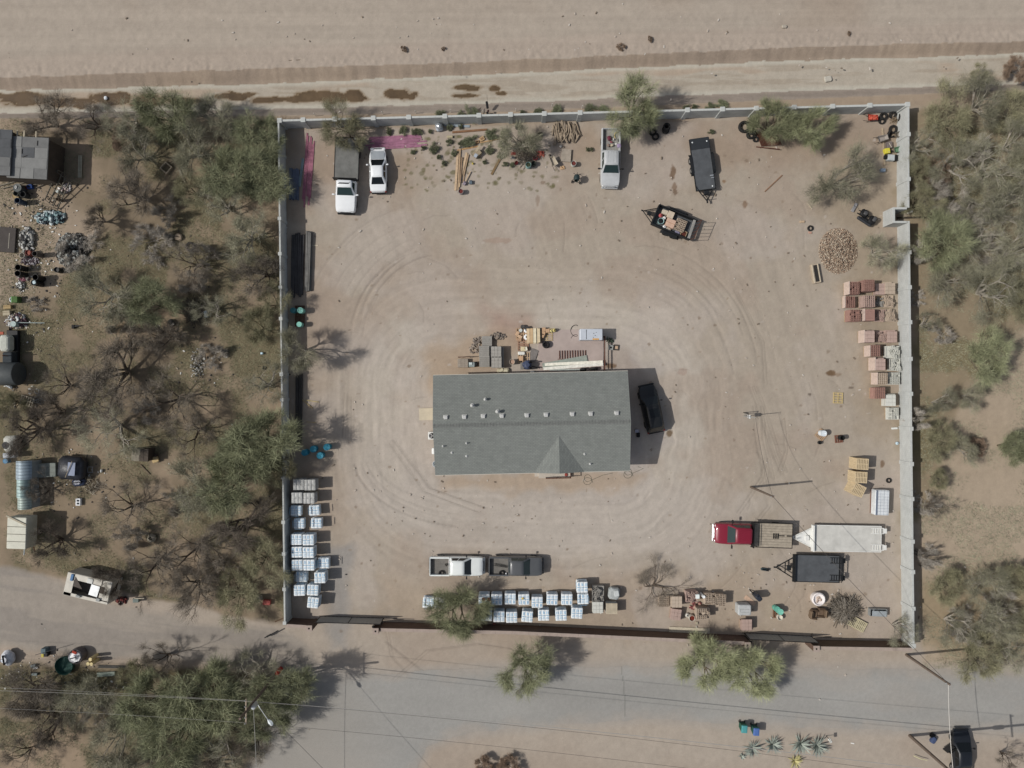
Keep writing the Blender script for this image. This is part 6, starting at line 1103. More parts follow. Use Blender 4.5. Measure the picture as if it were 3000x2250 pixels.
barrel(2028, 1812, .3, .7, (196, 188, 172), 'cream drum filled with rust red liquid among the blocks', 'drum', 'drum', (112, 38, 22)); box(2044, 1748, .4, .45, 1.25, (206, 214, 210), 'white box on the block pallet top', 'box', 'white_box', 3, [('lid', MB().box((0, 0, 1.26), (.36, .4, .02)), mat((220, 226, 222)))]); barrel(2062, 1749, .15, 1.3, (222, 224, 224), 'shiny white cylinder beside the white box', 'canister', 'metal_canister', lid=True)
box(2015, 1804, .45, .45, .35, (196, 192, 182), 'pale crumpled bag left of the red liquid drum', 'bag', 'plastic_bag', 20, r_=.15); plank(1961, 1844, 2079, 1849, .55, .12, (190, 178, 154), 'long pale concrete slab lying against the lower wall', 'concrete_lintel', 'slab', grp=None); box(2042, 1826, .25, .25, .15, (170, 160, 136), 'small square block below the rimmed pallet', 'block', 'small_block', 0)
heap(2035, 1775, 18, 14, .4, 24, [(176, 140, 122), (120, 60, 60)], 'spilled broken blocks in the middle of the lower pallets', 'block_scraps', 'scraps', 2, 'chunk', .3)
box(1800, 1741, 1.15, 1.2, .9, (158, 162, 160), 'slumped grey tarp-covered load at the right end of the bag rows', 'tarped load', 'tarped_load', -8, [('tarp_fold', MB().rbox((.2, .1, .93), (.5, .6, .08), .03, .3), mat((184, 188, 186)))], .2)
p = [('load', MB().box((0, 0, .5), (1.1, 1.1, .9)), mat((178, 176, 168))), ('top_pallet', pallet_mb(1.1, 1.15, 9, .96), mat((186, 172, 146)))]; thing('pallet_load', 'load topped by an upside slatted pallet, lower right of the bag rows', 'pallet load', 1792, 1783, p, R(90), 1.05)
box(1448, 1828, .3, .2, .15, (150, 90, 80), 'small red brick on the lower wall shadow line', 'brick', 'red_brick', 5); box(1531, 1754, .22, .2, .12, (210, 180, 90), 'yellow cup lying on the fourth upper bag pallet', 'cup', 'yellow_cup', 10, z=1.43)
barrel(1421, 1756, .17, .3, (110, 50, 46), 'left dark red pot on the first upper bag pallet', 'pot', 'pot'); bpy.context.view_layer.update()
for o_ in list(sc.objects):
    if o_.get('label') == 'left dark red pot on the first upper bag pallet': o_.location.z = 1.44; x, y = W(1416, 1757, 1.7); o_.location.x, o_.location.y = x, y
r2 = barrel(1431, 1756, .17, .3, (130, 60, 52), 'right dark red pot on the first upper bag pallet', 'pot', 'pot'); r2.location = (*W(1431, 1757, 1.7), 1.44)
# behind the building
heap(1411, 1000, 26, 14, .25, 70, [(110, 100, 92), (150, 138, 124)], 'scattered broken pavers above the brown paver pallets', 'paver_scraps', 'broken pavers', 3, 'chunk', .25); heap(1391, 1020, 16, 18, .15, 50, [(120, 108, 98), (160, 146, 130)], 'loose paver shards left of the paver pallets', 'paver_shards', 'broken pavers', 4, 'chunk', .2); heap(1458, 985, 20, 9, .3, 46, [(96, 88, 82), (140, 126, 112)], 'dark jumbled pavers at the upper right of the paver area', 'paver_jumble', 'broken pavers', 6, 'chunk', .28)
box(1356, 1064, 1.1, .9, .5, (150, 138, 124), 'small paver stack left of the paver pallets', 'paver stack', 'paver_stack', 0, [('joint', MB().box((0, 0, .503), (1.05, .015, .01)).box((.2, 0, .503), (.015, .85, .01)).box((-.2, 0, .503), (.015, .85, .01)), mat((90, 82, 74)))])
mb = MB(); mb.tube([(-.6, -.3, 0), (-.6, -.3, 1.0), (.6, -.3, 1.0), (.6, -.3, 0)], .035, 5); mb.tube([(-.15, -.3, 0), (-.15, -.3, 1)], .03, 5); thing('metal_rack', 'thin rusty metal frame standing above the small paver stack', 'rack', 1360, 1038, [('frame', mb, RUST)], 0, .5)
box(1382, 1068, .6, .5, .6, (140, 152, 150), 'pale teal and black pump right of the small paver stack', 'pump', 'pump', 0, [('motor', MB().rbox((.35, .05, .3), (.5, .5, .5), .08), BLK), ('cap', MB().rbox((-.1, .1, .65), (.35, .25, .1), .03), mat((190, 200, 198)))]); barrel(1500, 1060, .28, .85, (190, 178, 160), 'cream drum with coiled lid contents right of the paver pallets', 'drum', 'drum', (170, 140, 120))
box(1474, 1086, 1.3, .55, .35, (178, 168, 142), 'crumpled beige tarp tight against the building back wall', 'tarp', 'beige_tarp', 4, [('fold', MB().rbox((-.2, .05, .38), (.5, .3, .08), .03, .5).rbox((.3, -.05, .38), (.4, .3, .07), .03), mat((196, 188, 160)))], .12)
for i, (x, y, r_, c, lb) in enumerate([(1530, 978, 0, (172, 142, 110), 'orange-brown pallet of round lids behind the building'), (1533, 1010, 90, (150, 116, 94), 'reddish pallet below the lids pallet'), (1535, 1048, 0, (176, 150, 120), 'tan pallet above the navy tarp bundle'), (1603, 980, 90, (178, 156, 116), 'yellowish pallet of bricks right of the lumber stack')]): empty_pallet(x, y, r_, lb, c, 1.3, 1.15, 0, 6, 'pallets behind the building')
for (x, y, r_, hh, c, lb) in [(1525, 968, .18, .3, (186, 190, 184), 'round pale lid bucket, left of the white sacks'), (1531, 957, .2, .4, (70, 68, 66), 'dark round pot at the top of the lids pallet'), (1542, 961, .2, .5, (60, 58, 58), 'larger dark round pot right of the first')]: barrel(x, y, r_, hh, c, lb, 'bucket', 'bucket', lid=True)
box(1542, 968, .5, .45, .5, (222, 224, 224), 'upper crumpled white sack on the lids pallet', 'sack', 'white_sack', 20, r_=.15); box(1543, 987, .6, .6, .6, (226, 228, 228), 'lower crumpled white sack on the lids pallet', 'sack', 'white_sack', 0, r_=.2, bump=.5)
for (x, y, r_, c, lb, z) in [(1516, 977, 50, (194, 158, 124), 'loose tan brick at the left edge of the lids pallet', .15), (1523, 986, -25, (198, 164, 130), 'loose tan brick below the first one', .15), (1521, 995, 0, (172, 138, 108), 'flat orange slab at the lower left of the lids pallet', .15)]: box(x, y, .5, .3, .15, c, lb, 'brick', 'tan_brick', r_, z=z)
p = []
for i in range(4):
    for k in range(4): p.append(('board', MB().box(((i - 1.5) * .34 + (0 if i < 3 else .05), 0, .1 + k * .16), (.31, 1.6 - .05 * k, .15)), mat([(206, 180, 142), (196, 164, 122), (214, 202, 172), (206, 186, 150)][i], .85, 0, .15, 4)))
thing('lumber_stack', 'tall neat stack of pale lumber at the left of the slab', 'lumber stack', 1562, 983, p, R(1), .7); p = [('board', MB().box((i * .12, 0, .25), (.1, 1.6, .5)), mat((70, 58, 50))) for i in range(3)]; thing('dark_boards', 'dark brown upright boards beside the pale lumber stack', 'boards', 1579, 983, p, R(1), .5)
for (x, y, r_, lb) in [(1593, 965, 0, 'orange carton at the top left of the brick pallet'), (1605, 969, 3, 'largest orange carton on the brick pallet'), (1592, 976, -12, 'middle orange carton on the brick pallet'), (1589, 983, -25, 'tilted lower orange carton on the brick pallet')]: box(x, y, .42, .4, .3, (188, 150, 114), lb, 'carton', 'orange_carton', r_, z=.16)
box(1616, 969, .28, .32, .5, (222, 208, 140), 'left pale yellow canister above the slab', 'canister', 'canister', 0, r_=.1); box(1624, 967, .38, .36, .5, (214, 196, 120), 'right yellow canister with black handle above the slab', 'canister', 'canister', 0, [('handle', MB().box((.1, .05, .52), (.04, .2, .05)), BLK)], r_=.12)
tyre(1600, 1010, 'lower tyre of the pair on the slab', .37, .06); tyre(1599, 1009, 'upper tyre of the pair on the slab', .37, .31); 
p = [('cabinet', MB().rbox((0, 0, .95), (2.3, 1.15, 1.5), .04), mat((188, 194, 202), .4, .1, .06)), ('slot', MB().box((-.5, 0, 1.703), (.05, 1.0, .01)), BLK), ('knob', MB().box((.25, .1, 1.71), (.07, .07, .03)).box((.4, -.1, 1.71), (.07, .07, .03)).box((.2, -.3, 1.71), (.06, .06, .03)).box((.5, .2, 1.71), (.06, .06, .03)), BLK), ('amber_panel', MB().box((.45, -.48, 1.705), (.65, .16, .012)), mat((206, 152, 80)))]
thing('electric_generator', 'large pale blue-grey generator cabinet at the upper right of the slab', 'generator', 1732, 980, p, R(0), 1.6); 
mb = MB(); mb.tube([(-.3 + .35 * math.cos(t), .9 + .3 * math.sin(t) - t * .16, .05) for t in np.linspace(0, 9, 30)], .03, 5); thing('coiled_cable', 'black coiled cable at the left of the big generator', 'cable', 1690, 980, [('cable', mb, BLK)])
mb = MB(); mb.box((0, 0, .85), (.09, 3.6, .1)); mb.box((0, 1.75, .42), (.09, .09, .84)); mb.box((0, -1.75, .42), (.09, .09, .84)); mb.box((0, 0, .5), (.06, 3.5, .06)); thing('steel_rail', 'rusty upright rail along the right edge of the slab', 'rail', 1772, 1035, [('rail', mb, RUST)], R(0), .85)
q = MB(); [q.box((-1.1 + i * .27, .05, .06), (.07, .85, .08)) for i in range(11)]; q.box((0, -.42, .05), (2.6, .05, .05)); thing('steel_bars', 'row of rusty short bars laid across the slab', 'steel bars', 1670, 1040, [('bars', q, RUST)], R(1), .1, .06)
plank(1596, 1068, 1766, 1060, .3, .12, (226, 222, 206), 'lower long white beam on the slab', z=.25, grp='white beams on the slab'); plank(1592, 1080, 1767, 1067 + 0, .3, .12, (222, 220, 208), 'upper long white beam crossing the lower one', z=.4, grp='white beams on the slab'); plank(1590, 1074, 1720, 1050, .7, .1, (140, 148, 138), 'grey-green metal sheet under the white beams', z=.08, grp=None); plank(1610, 1083, 1700, 1083, .2, .1, (170, 176, 172), 'thin grey sheet edge below the white beams', z=.05, grp=None)
plank(1556, 1058, 1568, 1024, .75, .04, (120, 114, 110), 'grey framed panel leaning on the slab edge', 'framed_panel', 'panel', .07, None)
for (x, y, r_, rr2, lb) in [(1709, 1080, .34, 70, 'left tyre standing by the building back wall'), (1740, 1077, .42, 80, 'right larger tyre by the building back wall')]: tyre(x, y, lb, r_, .3, rr2, 0, grp='tyres behind the building')
q = MB(); q.rbox((0, 0, .55), (.8, .95, 1.0), .2, crown=.12); q.rbox((-.3, .05, .45), (.5, .6, .8), .15); q2 = MB(); q2.tube([(.35, -.1, .7), (1.3, -.25, .3)], .05, 5); q3 = MB(); [q3.rbox((.3, s_ * .3, 1.05), (.35, .16, .25), .06) for s_ in (1, -1)]
thing('tarped_machine', 'navy tarp draped over a machine at the corner of the slab', 'tarped machine', 1546, 1069, [('tarp', q, mat((56, 66, 92), .5, 0, .35, 3, .6), True), ('drawbar', q2, BLK), ('handle', q3, BLK)], R(-3), .8)
box(1530, 1072, .4, .7, .35, (122, 118, 112), 'grey rubble tub left of the navy tarp', 'tub', 'rubble_tub', 0); box(1559, 1089, .45, .2, .3, (216, 214, 206), 'white block against the back wall under the eave', 'block', 'white_block', 0)
box(1533, 1022, .5, .45, .3, (206, 190, 150), 'cream brick bundle on the reddish pallet', 'bricks', 'brick_bundle', 0, z=.16); box(1541, 1022, .3, .4, .3, (226, 220, 196), 'white brick bundle beside the cream one', 'bricks', 'brick_bundle', 15, z=.16); box(1528, 1035, .75, .35, .3, (214, 214, 206), 'white plaster bags above the tan pallet', 'bags', 'plaster_bags', 0, r_=.08); box(1524, 1050, .22, .5, .25, (198, 160, 124), 'left upright tan brick on the tan pallet', 'brick', 'tan_brick', 0, z=.16); box(1530, 1050, .22, .5, .25, (192, 154, 118), 'right upright tan brick on the tan pallet', 'brick', 'tan_brick', 0, z=.16)
box(1790, 1018, .5, .5, .3, (148, 150, 144), 'small grey square manhole box right of the slab', 'box', 'square_box', -5, [('hole', MB().box((.0, 0, .303), (.2, .2, .01)), BLK)]); box(1806, 1018, .55, .6, .12, (74, 68, 62), 'dark frame with pale centre right of the grey box', 'frame', 'dark_frame', -5, [('insert', MB().box((0, 0, .123), (.28, .3, .01)), mat((190, 160, 130)))]); heap(1787, 998, 10, 5, .15, 26, [(70, 96, 78), (90, 84, 70)], 'green garden hose tangle below the big generator', 'hose_tangle', 'hose', 2, 'stick', .3)  # second item is a plain dark frame with a pale insert
# by the building
box(1866, 1263, .4, .35, .3, (170, 170, 184), 'small lilac machine in the shade right of the building', 'machine', 'small_compressor', 0, [('body', MB().rbox((.15, -.4, .2), (.35, .5, .3), .06), BLK)])
for (x, y, lb) in [(1722, 1414, 'thin garden hose looped below the building, left coil'), (1840, 1395, 'thin garden hose looped off the lower right building corner')]:
    mb = MB(); mb.tube([(.5 * math.cos(t) * (1 - t * .03), .45 * math.sin(t) + t * .05, .02) for t in np.linspace(0, 11, 40)] + [(1.6, .8, .02), (2.6 if x < 1800 else 1.0, 1.0, .02)], .018, 4); thing('garden_hose', lb, 'hose', x, y, [('hose', mb, mat((96, 98, 84)))])
box(1659, 1391, .3, .3, .5, (150, 60, 52), 'small red planter by the porch railing', 'planter', 'planter', 0, r_=.05)
# ================================================================ left lot
PATCH = mat((108, 108, 106), .9, 0, .14, 1.2, .3); PATCH2 = mat((124, 124, 121), .9, 0, .12, 1.5, .3); PATCHD = mat((82, 84, 86), .9, 0, .14, 1.5, .3)
def shed(px, py, sx, sy, h_, rot, lab, roofs, wallc=(78, 68, 58), cat='shed', name='shed', extra=()):
    w = MB(); w.box((0, 0, h_ / 2), (sx * .94, sy * .94, h_)); g = random.Random(int(px)); parts = [('wall', w, mat(wallc, .9, 0, .2, 2))]
    parts.append(('roof', MB().box((0, 0, h_ + .05), (sx, sy, .09)), roofs[0])); q = MB(); nx = max(2, int(sx / 1.2)); ny = max(2, int(sy / .9)); 
    for i in range(nx):
        for j in range(ny):
            parts.append(('roofing_sheet', MB().box(((i + .5 + g.uniform(-.05, .05)) * sx / nx - sx / 2, (j + .5) * sy / ny - sy / 2, h_ + .105 + g.random() * .02), (sx / nx - .03, sy / ny - .02, .015), g.gauss(0, .015)), g.choice(roofs[1:])))
    return thing(name, lab, cat, px, py, parts + list(extra), R(rot), h_ + .1)
sh = shed(82, 462, 4.0, 4.2, 2.7, -3, 'right half of the grey patched shed with exposed rafters', [PATCH, PATCH2, PATCH, PATCHD], extra=[*[('rafter', MB().box((x, 2.35, 2.65), (.12, .8, .1)), mat((176, 164, 140), .9)) for x in (-1.3, -.6, .6)], ('loose_felt', MB().box((-.6, .6, 2.86), (.05, .5, .04)).box((.9, 1.5, 2.86), (.05, .5, .04)).box((-.3, .1, 2.86), (.5, .05, .05), .4), mat((60, 58, 56)))])
shed(-20, 445, 3.6, 4.6, 3.0, -3, 'darker left half of the patched shed cut by the photo edge', [PATCHD, PATCHD, PATCH]); 
for i in range(7): plank(-20 + i * 25, 548 - i * 2 + (i % 3) * 6, 90 + i * 14, 520 + (i % 4) * 6, .08, .08, (130 - i * 6, 122 - i * 6, 108 - i * 5), '%s thin pole from the left lying below the patched shed' % ORD[i], 'pole', 'pole', .1, 'poles below the patched shed')
for i in range(3): plank(231 + i * 4, 455, 229 + i * 4, 520, .07, .07, (176, 172, 150), '%s pale rail from the left standing right of the shed shadow' % ORD[i], 'rail', 'rail', .1, 'pale rails right of the shed')
barrel(50, 550, .42, 1.0, (78, 82, 80), 'large dark tank with white cap below the patched shed', 'tank', 'water_tank', lid=True); box(45, 548, .3, .3, .1, (222, 222, 218), 'white hub cap on the dark tank', 'cap', 'hub_disc', 0, z=1.0, r_=.1); barrel(46, 566, .28, .7, (76, 78, 70), 'dark pot on the yellowish base below the tank', 'pot', 'pot'); barrel(66, 569, .3, .8, (60, 62, 60), 'dark pot right of the yellowish base', 'pot', 'pot'); barrel(46, 573, .33, .35, (150, 124, 74), 'yellowish round base between pots below the shed', 'pot', 'clay_base', lid=True); barrel(50, 587, .28, 1.2, (48, 66, 88), 'tall dark blue drum, lowest of the cluster below the shed', 'drum', 'drum')
box(85, 546, .55, .4, .4, (52, 82, 150), 'bright blue crate below the patched shed', 'crate', 'blue_crate', 8, [('opening', MB().box((0, 0, .405), (.35, .22, .01)), mat((28, 40, 70)))]); tyre(148, 540, 'small tyre at the right foot of the patched shed', .22, w=.12); box(70, 555, .25, .7, .3, (124, 48, 36), 'rusty red bracket beside the dark tank', 'bracket', 'red_bracket', -35); barrel(167, 560, .15, .8, (176, 184, 178), 'white can casting a long shadow left of the trellis', 'can', 'can', lid=True); barrel(167, 583, .15, .8, (120, 104, 84), 'brown pot left of the trellis', 'pot', 'pot'); barrel(157, 582, .13, .4, (190, 180, 160), 'cream pot beside the brown one left of the trellis', 'pot', 'pot'); barrel(172, 551, .14, .3, (226, 220, 214), 'small white tub above the white can', 'tub', 'tub', lid=True)
# leaning trellis
q = MB(); L = 3.4
for k in range(4): q.tube([(0, k * .55, .2), (L, k * .55 + .2, 1.2)], .07, 5)
for k in range(5): q.tube([(k * .8, -.1, .25 + k * .25), (k * .8, 1.9, .3 + k * .25)], .035, 5)
q2 = MB(); q2.tube([(L, 0, 1.25), (L, 0, 0)], .05, 5); q2.tube([(L, 1.8, 1.25), (L, 1.8, 0)], .05, 5); thing('wooden_trellis', 'leaning dark wooden trellis frame on the left lot', 'trellis', 172, 615, [('lattice', q, mat((96, 90, 78))), ('leg', q2, mat((110, 104, 92)))], ang(170, 610, 222, 545), 0)
heap(195, 552, 14, 14, .3, 50, [(190, 170, 166), (206, 204, 198)], 'pinkish and white litter left of the trellis top', 'litter', 'litter', 3, 'chunk', .22); heap(150, 638, 44, 18, .7, 90, [(120, 146, 148), (54, 62, 68), (178, 190, 190)], 'heap of teal and grey plastic junk under the trellis foot', 'plastic_junk', 'junk heap', 5, 'sheet', .35); mb = MB(); mb.tube([(-.9, -.5, .9), (-.9, .5, .9), (0, .5, .9), (0, -.5, .9), (-.9, -.5, .9)], .025, 5); mb.tube([(0, .5, .9), (.9, .5, .9), (.9, -.5, .9)], .025, 5); [mb.tube([(x, y, 0), (x, y, .9)], .02, 5) for x in (-.9, .9) for y in (-.5, .5)]; thing('clothes_rack', 'thin wire rack above the teal junk heap', 'rack', 125, 620, [('frame', mb, STEEL)], 0, .9)
heap(82, 705, 22, 38, .6, 110, [(150, 150, 144), (96, 92, 86), (60, 58, 58), (190, 188, 182)], 'narrow grey junk heap right of the dark square sheet', 'scrap_heap', 'junk heap', 6, 'sheet', .3); box(82, 695, .9, .8, .45, (150, 148, 140), 'pale triangular hood on top of the grey junk heap', 'panel', 'hood_panel', 12, [('edge', MB().box((-.35, .1, .47), (.1, .6, .03)), mat((200, 200, 194)))], .1)
box(18, 702, 1.9, 2.6, .3, (72, 66, 62), 'dark square sheet at the left edge beside the junk heap', 'sheet', 'dark_sheet', -4, [('strip', MB().box((.3, -.1, .305), (.06, 1.6, .02)), mat((150, 144, 130)))]); 
for a in [(81, 740, .28, .8, (128, 60, 50), 'brick red drum in the junk row at the left', (150, 80, 66)), (101, 743, .26, 1.2, (84, 78, 72), 'dark drum right of the brick red one', None), (64, 748, .27, .7, (176, 168, 154), 'cream drum left of the brick red one', None)]: barrel(a[0], a[1], a[2], a[3], a[4], a[5], 'drum', 'drum', a[6])
for (x, y, lb) in [(52, 783, 'upper black drum in the junk row'), (51, 801, 'lower black drum in the junk row'), (103, 812, 'black drum set right of the junk row'), (99, 828, 'black drum with white lid below the junk row')]: barrel(x, y, .3, 1.3, (34, 33, 33), lb, 'drum', 'drum', grp='black drums on the left lot')
box(99, 827, .35, .35, .1, (190, 206, 208), 'pale scrap lying on a black drum', 'scrap', 'pale_scrap', 30, z=1.3, r_=.08); barrel(165, 790, .27, .9, (40, 42, 42), 'black drum at the lower left of the branch-covered junk heap', 'drum', 'drum', (84, 82, 80))
heap(215, 735, 48, 52, .9, 320, [(130, 126, 118), (70, 66, 62), (150, 152, 146), (60, 56, 52)], 'large junk heap under dead branches on the left lot', 'junk_heap', 'junk heap', 7, 'sheet', .3); heap(62, 838, 14, 16, .4, 60, [(196, 196, 190), (90, 86, 80)], 'small white and black litter heap below the black drums', 'litter', 'litter', 8, 'chunk', .22); heap(90, 765, 28, 12, .3, 60, [(74, 60, 66), (140, 134, 136)], 'dark cloth litter between the drums and the black drums', 'litter', 'litter', 9, 'chunk', .25); heap(68, 815, 18, 8, .25, 30, [(170, 110, 120), (150, 144, 134)], 'pinkish rags under the lower black drum', 'rags', 'rags', 9, 'sheet', .2)
box(42, 877, .6, .65, .7, (74, 104, 54), 'green crate at the left edge junk row', 'crate', 'green_crate', 0, [('white_bag', MB().rbox((-.5, 0, .35), (.4, .5, .4), .12), mat((186, 192, 196))), ('rim', MB().box((-.3, 0, .71), (.06, .65, .03)), mat((130, 176, 110)))]); box(20, 899, .8, .4, .35, (164, 140, 96), 'upper tan crate at the left edge', 'crate', 'tan_crate', 4, [('slat', MB().box((0, .08, .355), (.7, .05, .02)), mat((130, 106, 70)))]); box(18, 917, .75, .5, .4, (168, 156, 130), 'lower pale crate at the left edge', 'crate', 'pale_crate', 5, [('slat', MB().box((0, .08, .405), (.7, .05, .02)), mat((136, 122, 98)))])
heap(50, 940, 34, 22, .5, 110, [(204, 206, 204), (84, 62, 68), (140, 128, 112)], 'white and maroon junk strip at the left edge', 'junk_strip', 'junk heap', 10, 'sheet', .28); barrel(38, 949, .28, .9, (150, 168, 164), 'pale grey drum in the white junk strip', 'drum', 'drum', lid=True); plank(45, 945, 130, 946, .06, .05, (150, 164, 160), 'long pale pipe pointing right from the junk strip', 'pipe', 'pipe', .6, None); empty_pallet(8, 958, 0, 'dark slatted pallets at the left edge above the cab', (110, 98, 80), 1.3, 2.2, .1, 12); box(3, 976, .5, .3, .3, (172, 88, 66), 'orange box cut by the left edge', 'box', 'orange_box', 0)
# old vehicles at the left edge
q = MB(); q.rbox((0, 0, 1.2), (1.0, 1.7, 1.0), .2); thing('old_machine', 'pale cab of an old machine standing at the left edge', 'machine', 10, 1005, [('cab', q, mat((176, 178, 166))), ('engine', MB().rbox((.1, -1.7, .9), (1.0, 1.6, .9), .1), mat((54, 60, 64))), ('frame', MB().rbox((.1, -.6, .4), (1.2, 4.0, .4), .06), BLK), ('exhaust', MB().tube([(.2, -1.3, 1.2), (.2, -1.3, 2.1)], .05, 6), RUST)], 0, 1.7)
q = MB(); q.lathe([(1.15, -1.6), (1.2, -1.5), (1.2, 1.5), (1.15, 1.6), (0, 1.62)], 24, M=Matrix.Translation((0, 0, 1.2)) @ Matrix.Rotation(R(90), 4, 'Y')); q.lathe([(0, -1.62), (1.15, -1.6)], 24, M=Matrix.Translation((0, 0, 1.2)) @ Matrix.Rotation(R(90), 4, 'Y')); thing('storage_tank', 'dark grey cylindrical tank lying at the left edge', 'tank', 2, 1095, [('shell', q, mat((78, 82, 82), .6, .1, .15, 2), True), ('saddle', MB().box((-.8, 0, .2), (.2, 1.6, .4)).box((.8, 0, .2), (.2, 1.6, .4)), STEEL)], 0, 1.6)
mb = MB(); mb.rbox((0, 0, .25), (.9, .35, .3), .1); thing('metal_tub', 'pale bent metal tub below the cylindrical tank', 'tub', 26, 1131, [('tub', mb, mat((140, 146, 150), .5, .3)), ('rim', MB().tube([(-.4, 0, .42), (.1, .1, .5), (.6, -.3, .2)], .03, 5), GALV)], R(-28), .3)
empty_pallet(78, 1175, -18, 'pale broken pallet below the old machine', (160, 150, 130), 1.4, 1.0, .1, 6, cat='pallet'); mb = MB(); mb.tyre((0, 0, .05), .25, .21, .06); thing('bicycle_rim', 'thin metal rim lying above the pale broken pallet', 'rim', 109, 1146, [('rim', mb, GALV)]); heap(118, 1165, 24, 18, .25, 50, [(110, 104, 96), (160, 158, 150)], 'grey metal scraps right of the pale broken pallet', 'metal_scraps', 'scraps', 11, 'stick', .4)
# wrecked white car front
q = MB(); q.rbox((0, .2, .55), (1.5, 1.7, .7), .25, crown=.1); thing('wrecked_car', 'wrecked white vehicle front with engine hole at the left edge', 'wrecked car', 26, 1307, [('body', q, mat((176, 176, 166), .6, 0, .2, 2), True), ('engine_hole', MB().lathe([(.4, .9), (.36, 1.03), (.15, 1.02), (0, 1.06)], 16, (-.35, .1, 0)), BLK), ('windscreen_frame', MB().rbox((0, -.95, .85), (1.35, .55, .5), .08), mat((150, 158, 166), .4)), ('front_tyre', MB().tyre((0, 0, 0), .34, .2, .22, Matrix.Translation((.72, .5, .34)) @ Matrix.Rotation(R(90), 4, 'Y')), TYRE)], R(4), 1.0)
barrel(15, 1351, .25, .6, (50, 112, 150), 'bright blue drum below the wrecked white vehicle', 'drum', 'drum', lid=True)
# curved roofs
def curved(px, py, sx, sy, h_, c, lab, rot=0, ribs=6):
    q = MB(); n = 10; rings = []
    for i in range(n + 1):
        t = i / n * 2 - 1; rings.append([(t * sx / 2, -sy / 2, h_ + .5 * (1 - t * t)), (t * sx / 2, sy / 2, h_ + .5 * (1 - t * t)), (t * sx / 2, sy / 2, h_ - .05 + .5 * (1 - t * t)), (t * sx / 2, -sy / 2, h_ - .05 + .5 * (1 - t * t))])
    q.loft(rings); w = MB(); w.box((0, 0, h_ / 2), (sx * .92, sy * .92, h_)); r_ = MB()
    for i in range(ribs): r_.tube([(t * sx / 2, -sy / 2 + (i + .5) * sy / ribs, h_ + .52 * (1 - t * t) + .005) for t in np.linspace(-1, 1, 9)], .025, 4)
    return thing('camper_trailer', lab, 'camper', px, py, [('roof', q, mat(c, .5, .1, .2, 1.2, .1), True), ('wall', w, mat((150, 156, 156), .6)), ('roof_rib', r_, mat(tuple(int(v * .86) for v in c), .5))], R(rot), h_ + .3)
curved(64, 1378, 1.65, 1.9, 1.6, (142, 158, 168), 'upper blue-grey curved metal roof at the left'); curved(62, 1430, 1.35, 2.0, 1.5, (150, 174, 170), 'middle teal curved metal roof partly under branches'); curved(66, 1470, 1.45, 1.6, 1.4, (152, 166, 158), 'lower pale teal curved metal roof under bare branches')
for (x, y, sy, c, lb) in [(119, 1379, 1.45, (146, 150, 140), 'pale plywood deck sheet between curved roof and black heap'), (148, 1377, 1.45, (122, 128, 120), 'darker plywood deck sheet touching the black heap')]: box(x, y, 1.05, sy, .5, c, lb, 'deck', 'plywood_deck', 1, [('joist', MB().box((0, .3, .503), (1.0, .03, .01)).box((0, -.3, .503), (1.0, .03, .01)), mat((110, 112, 104)))])
box(102, 1369, .4, .35, .4, (190, 192, 204), 'upper white bucket left of the plywood deck', 'bucket', 'white_bucket', 0, r_=.12); box(104, 1380, .35, .35, .4, (206, 204, 196), 'lower white bucket left of the plywood deck', 'bucket', 'white_bucket', 0, r_=.12)
q = MB(); q.rbox((0, 0, .7), (2.7, 2.4, 1.4), .4, crown=.2); thing('tarp_heap', 'big black tarp-covered heap in the left lot', 'tarped heap', 205, 1372, [('tarp', q, mat((42, 44, 50), .45, 0, .4, 1.6, .8, .4), True), ('blue_panel', MB().box((.4, .0, 1.62), (.75, 1.35, .05)), mat((104, 118, 146), .4)), ('weight_pole', MB().tube([(-.1, -.9, 1.72), (.5, .8, 1.75)], .04, 5), mat((150, 136, 114)))], R(-4), 1.2)
q = MB(); q.rbox((0, 0, .3), (1.4, .85, .6), .25, crown=.1); thing('tarp_bundle', 'navy shiny tarp bundle below the black heap', 'tarp', 228, 1413, [('tarp', q, mat((52, 62, 88), .3, 0, .4, 3, .8, .5), True), ('rope', MB().tube([(-.6, -.1, .72), (0, .05, .78), (.6, -.1, .72)], .02, 5), BLK)], R(5), .5)
mb = MB(); [mb.box((0, s_ * .28, .4), (.5, .05, .05)) for s_ in (1, -1)]; [mb.box((s_ * .25, 0, .4), (.05, .6, .05)) for s_ in (1, -1)]; [mb.box((a * .25, b_ * .28, .2), (.04, .04, .4)) for a in (1, -1) for b_ in (1, -1)]; thing('chair_frame', 'grey chair frame at the right edge of the black heap', 'chair frame', 264, 1376, [('frame', mb, mat((140, 140, 140)))], 0, .4)
box(228, 1471, .5, .75, .35, (226, 228, 228), 'small white appliance with two dark windows on bare dirt', 'appliance', 'white_appliance', 0, [('opening', MB().box((.02, .15, .355), (.26, .2, .012)).box((.02, -.15, .355), (.26, .2, .012)), mat((60, 66, 68)))]); box(295, 1380, .2, .35, .3, (206, 208, 206), 'white jug lying right of the black heap', 'jug', 'white_jug', -10, r_=.08)
heap(268, 1420, 22, 26, .3, 90, [(150, 136, 112), (190, 180, 160), (96, 86, 72)], 'pale wood scraps right of the navy tarp', 'wood_scraps', 'scraps', 12, 'stick', .35)
shed(398, 1332, .9, 1.3, 1.3, -3, 'weathered left hut roof half on the left lot', [mat((124, 116, 102), .9, 0, .3, 3, .3), mat((132, 124, 108), .9, 0, .3, 4, .3)], name='small_hut', cat='hut'); shed(421, 1333, .95, 1.3, 1.3, -3, 'dark brown right hut roof half on the left lot', [mat((82, 72, 62), .9, 0, .2, 3, .3), mat((88, 78, 68), .9, 0, .2, 4, .3)], name='small_hut', cat='hut')
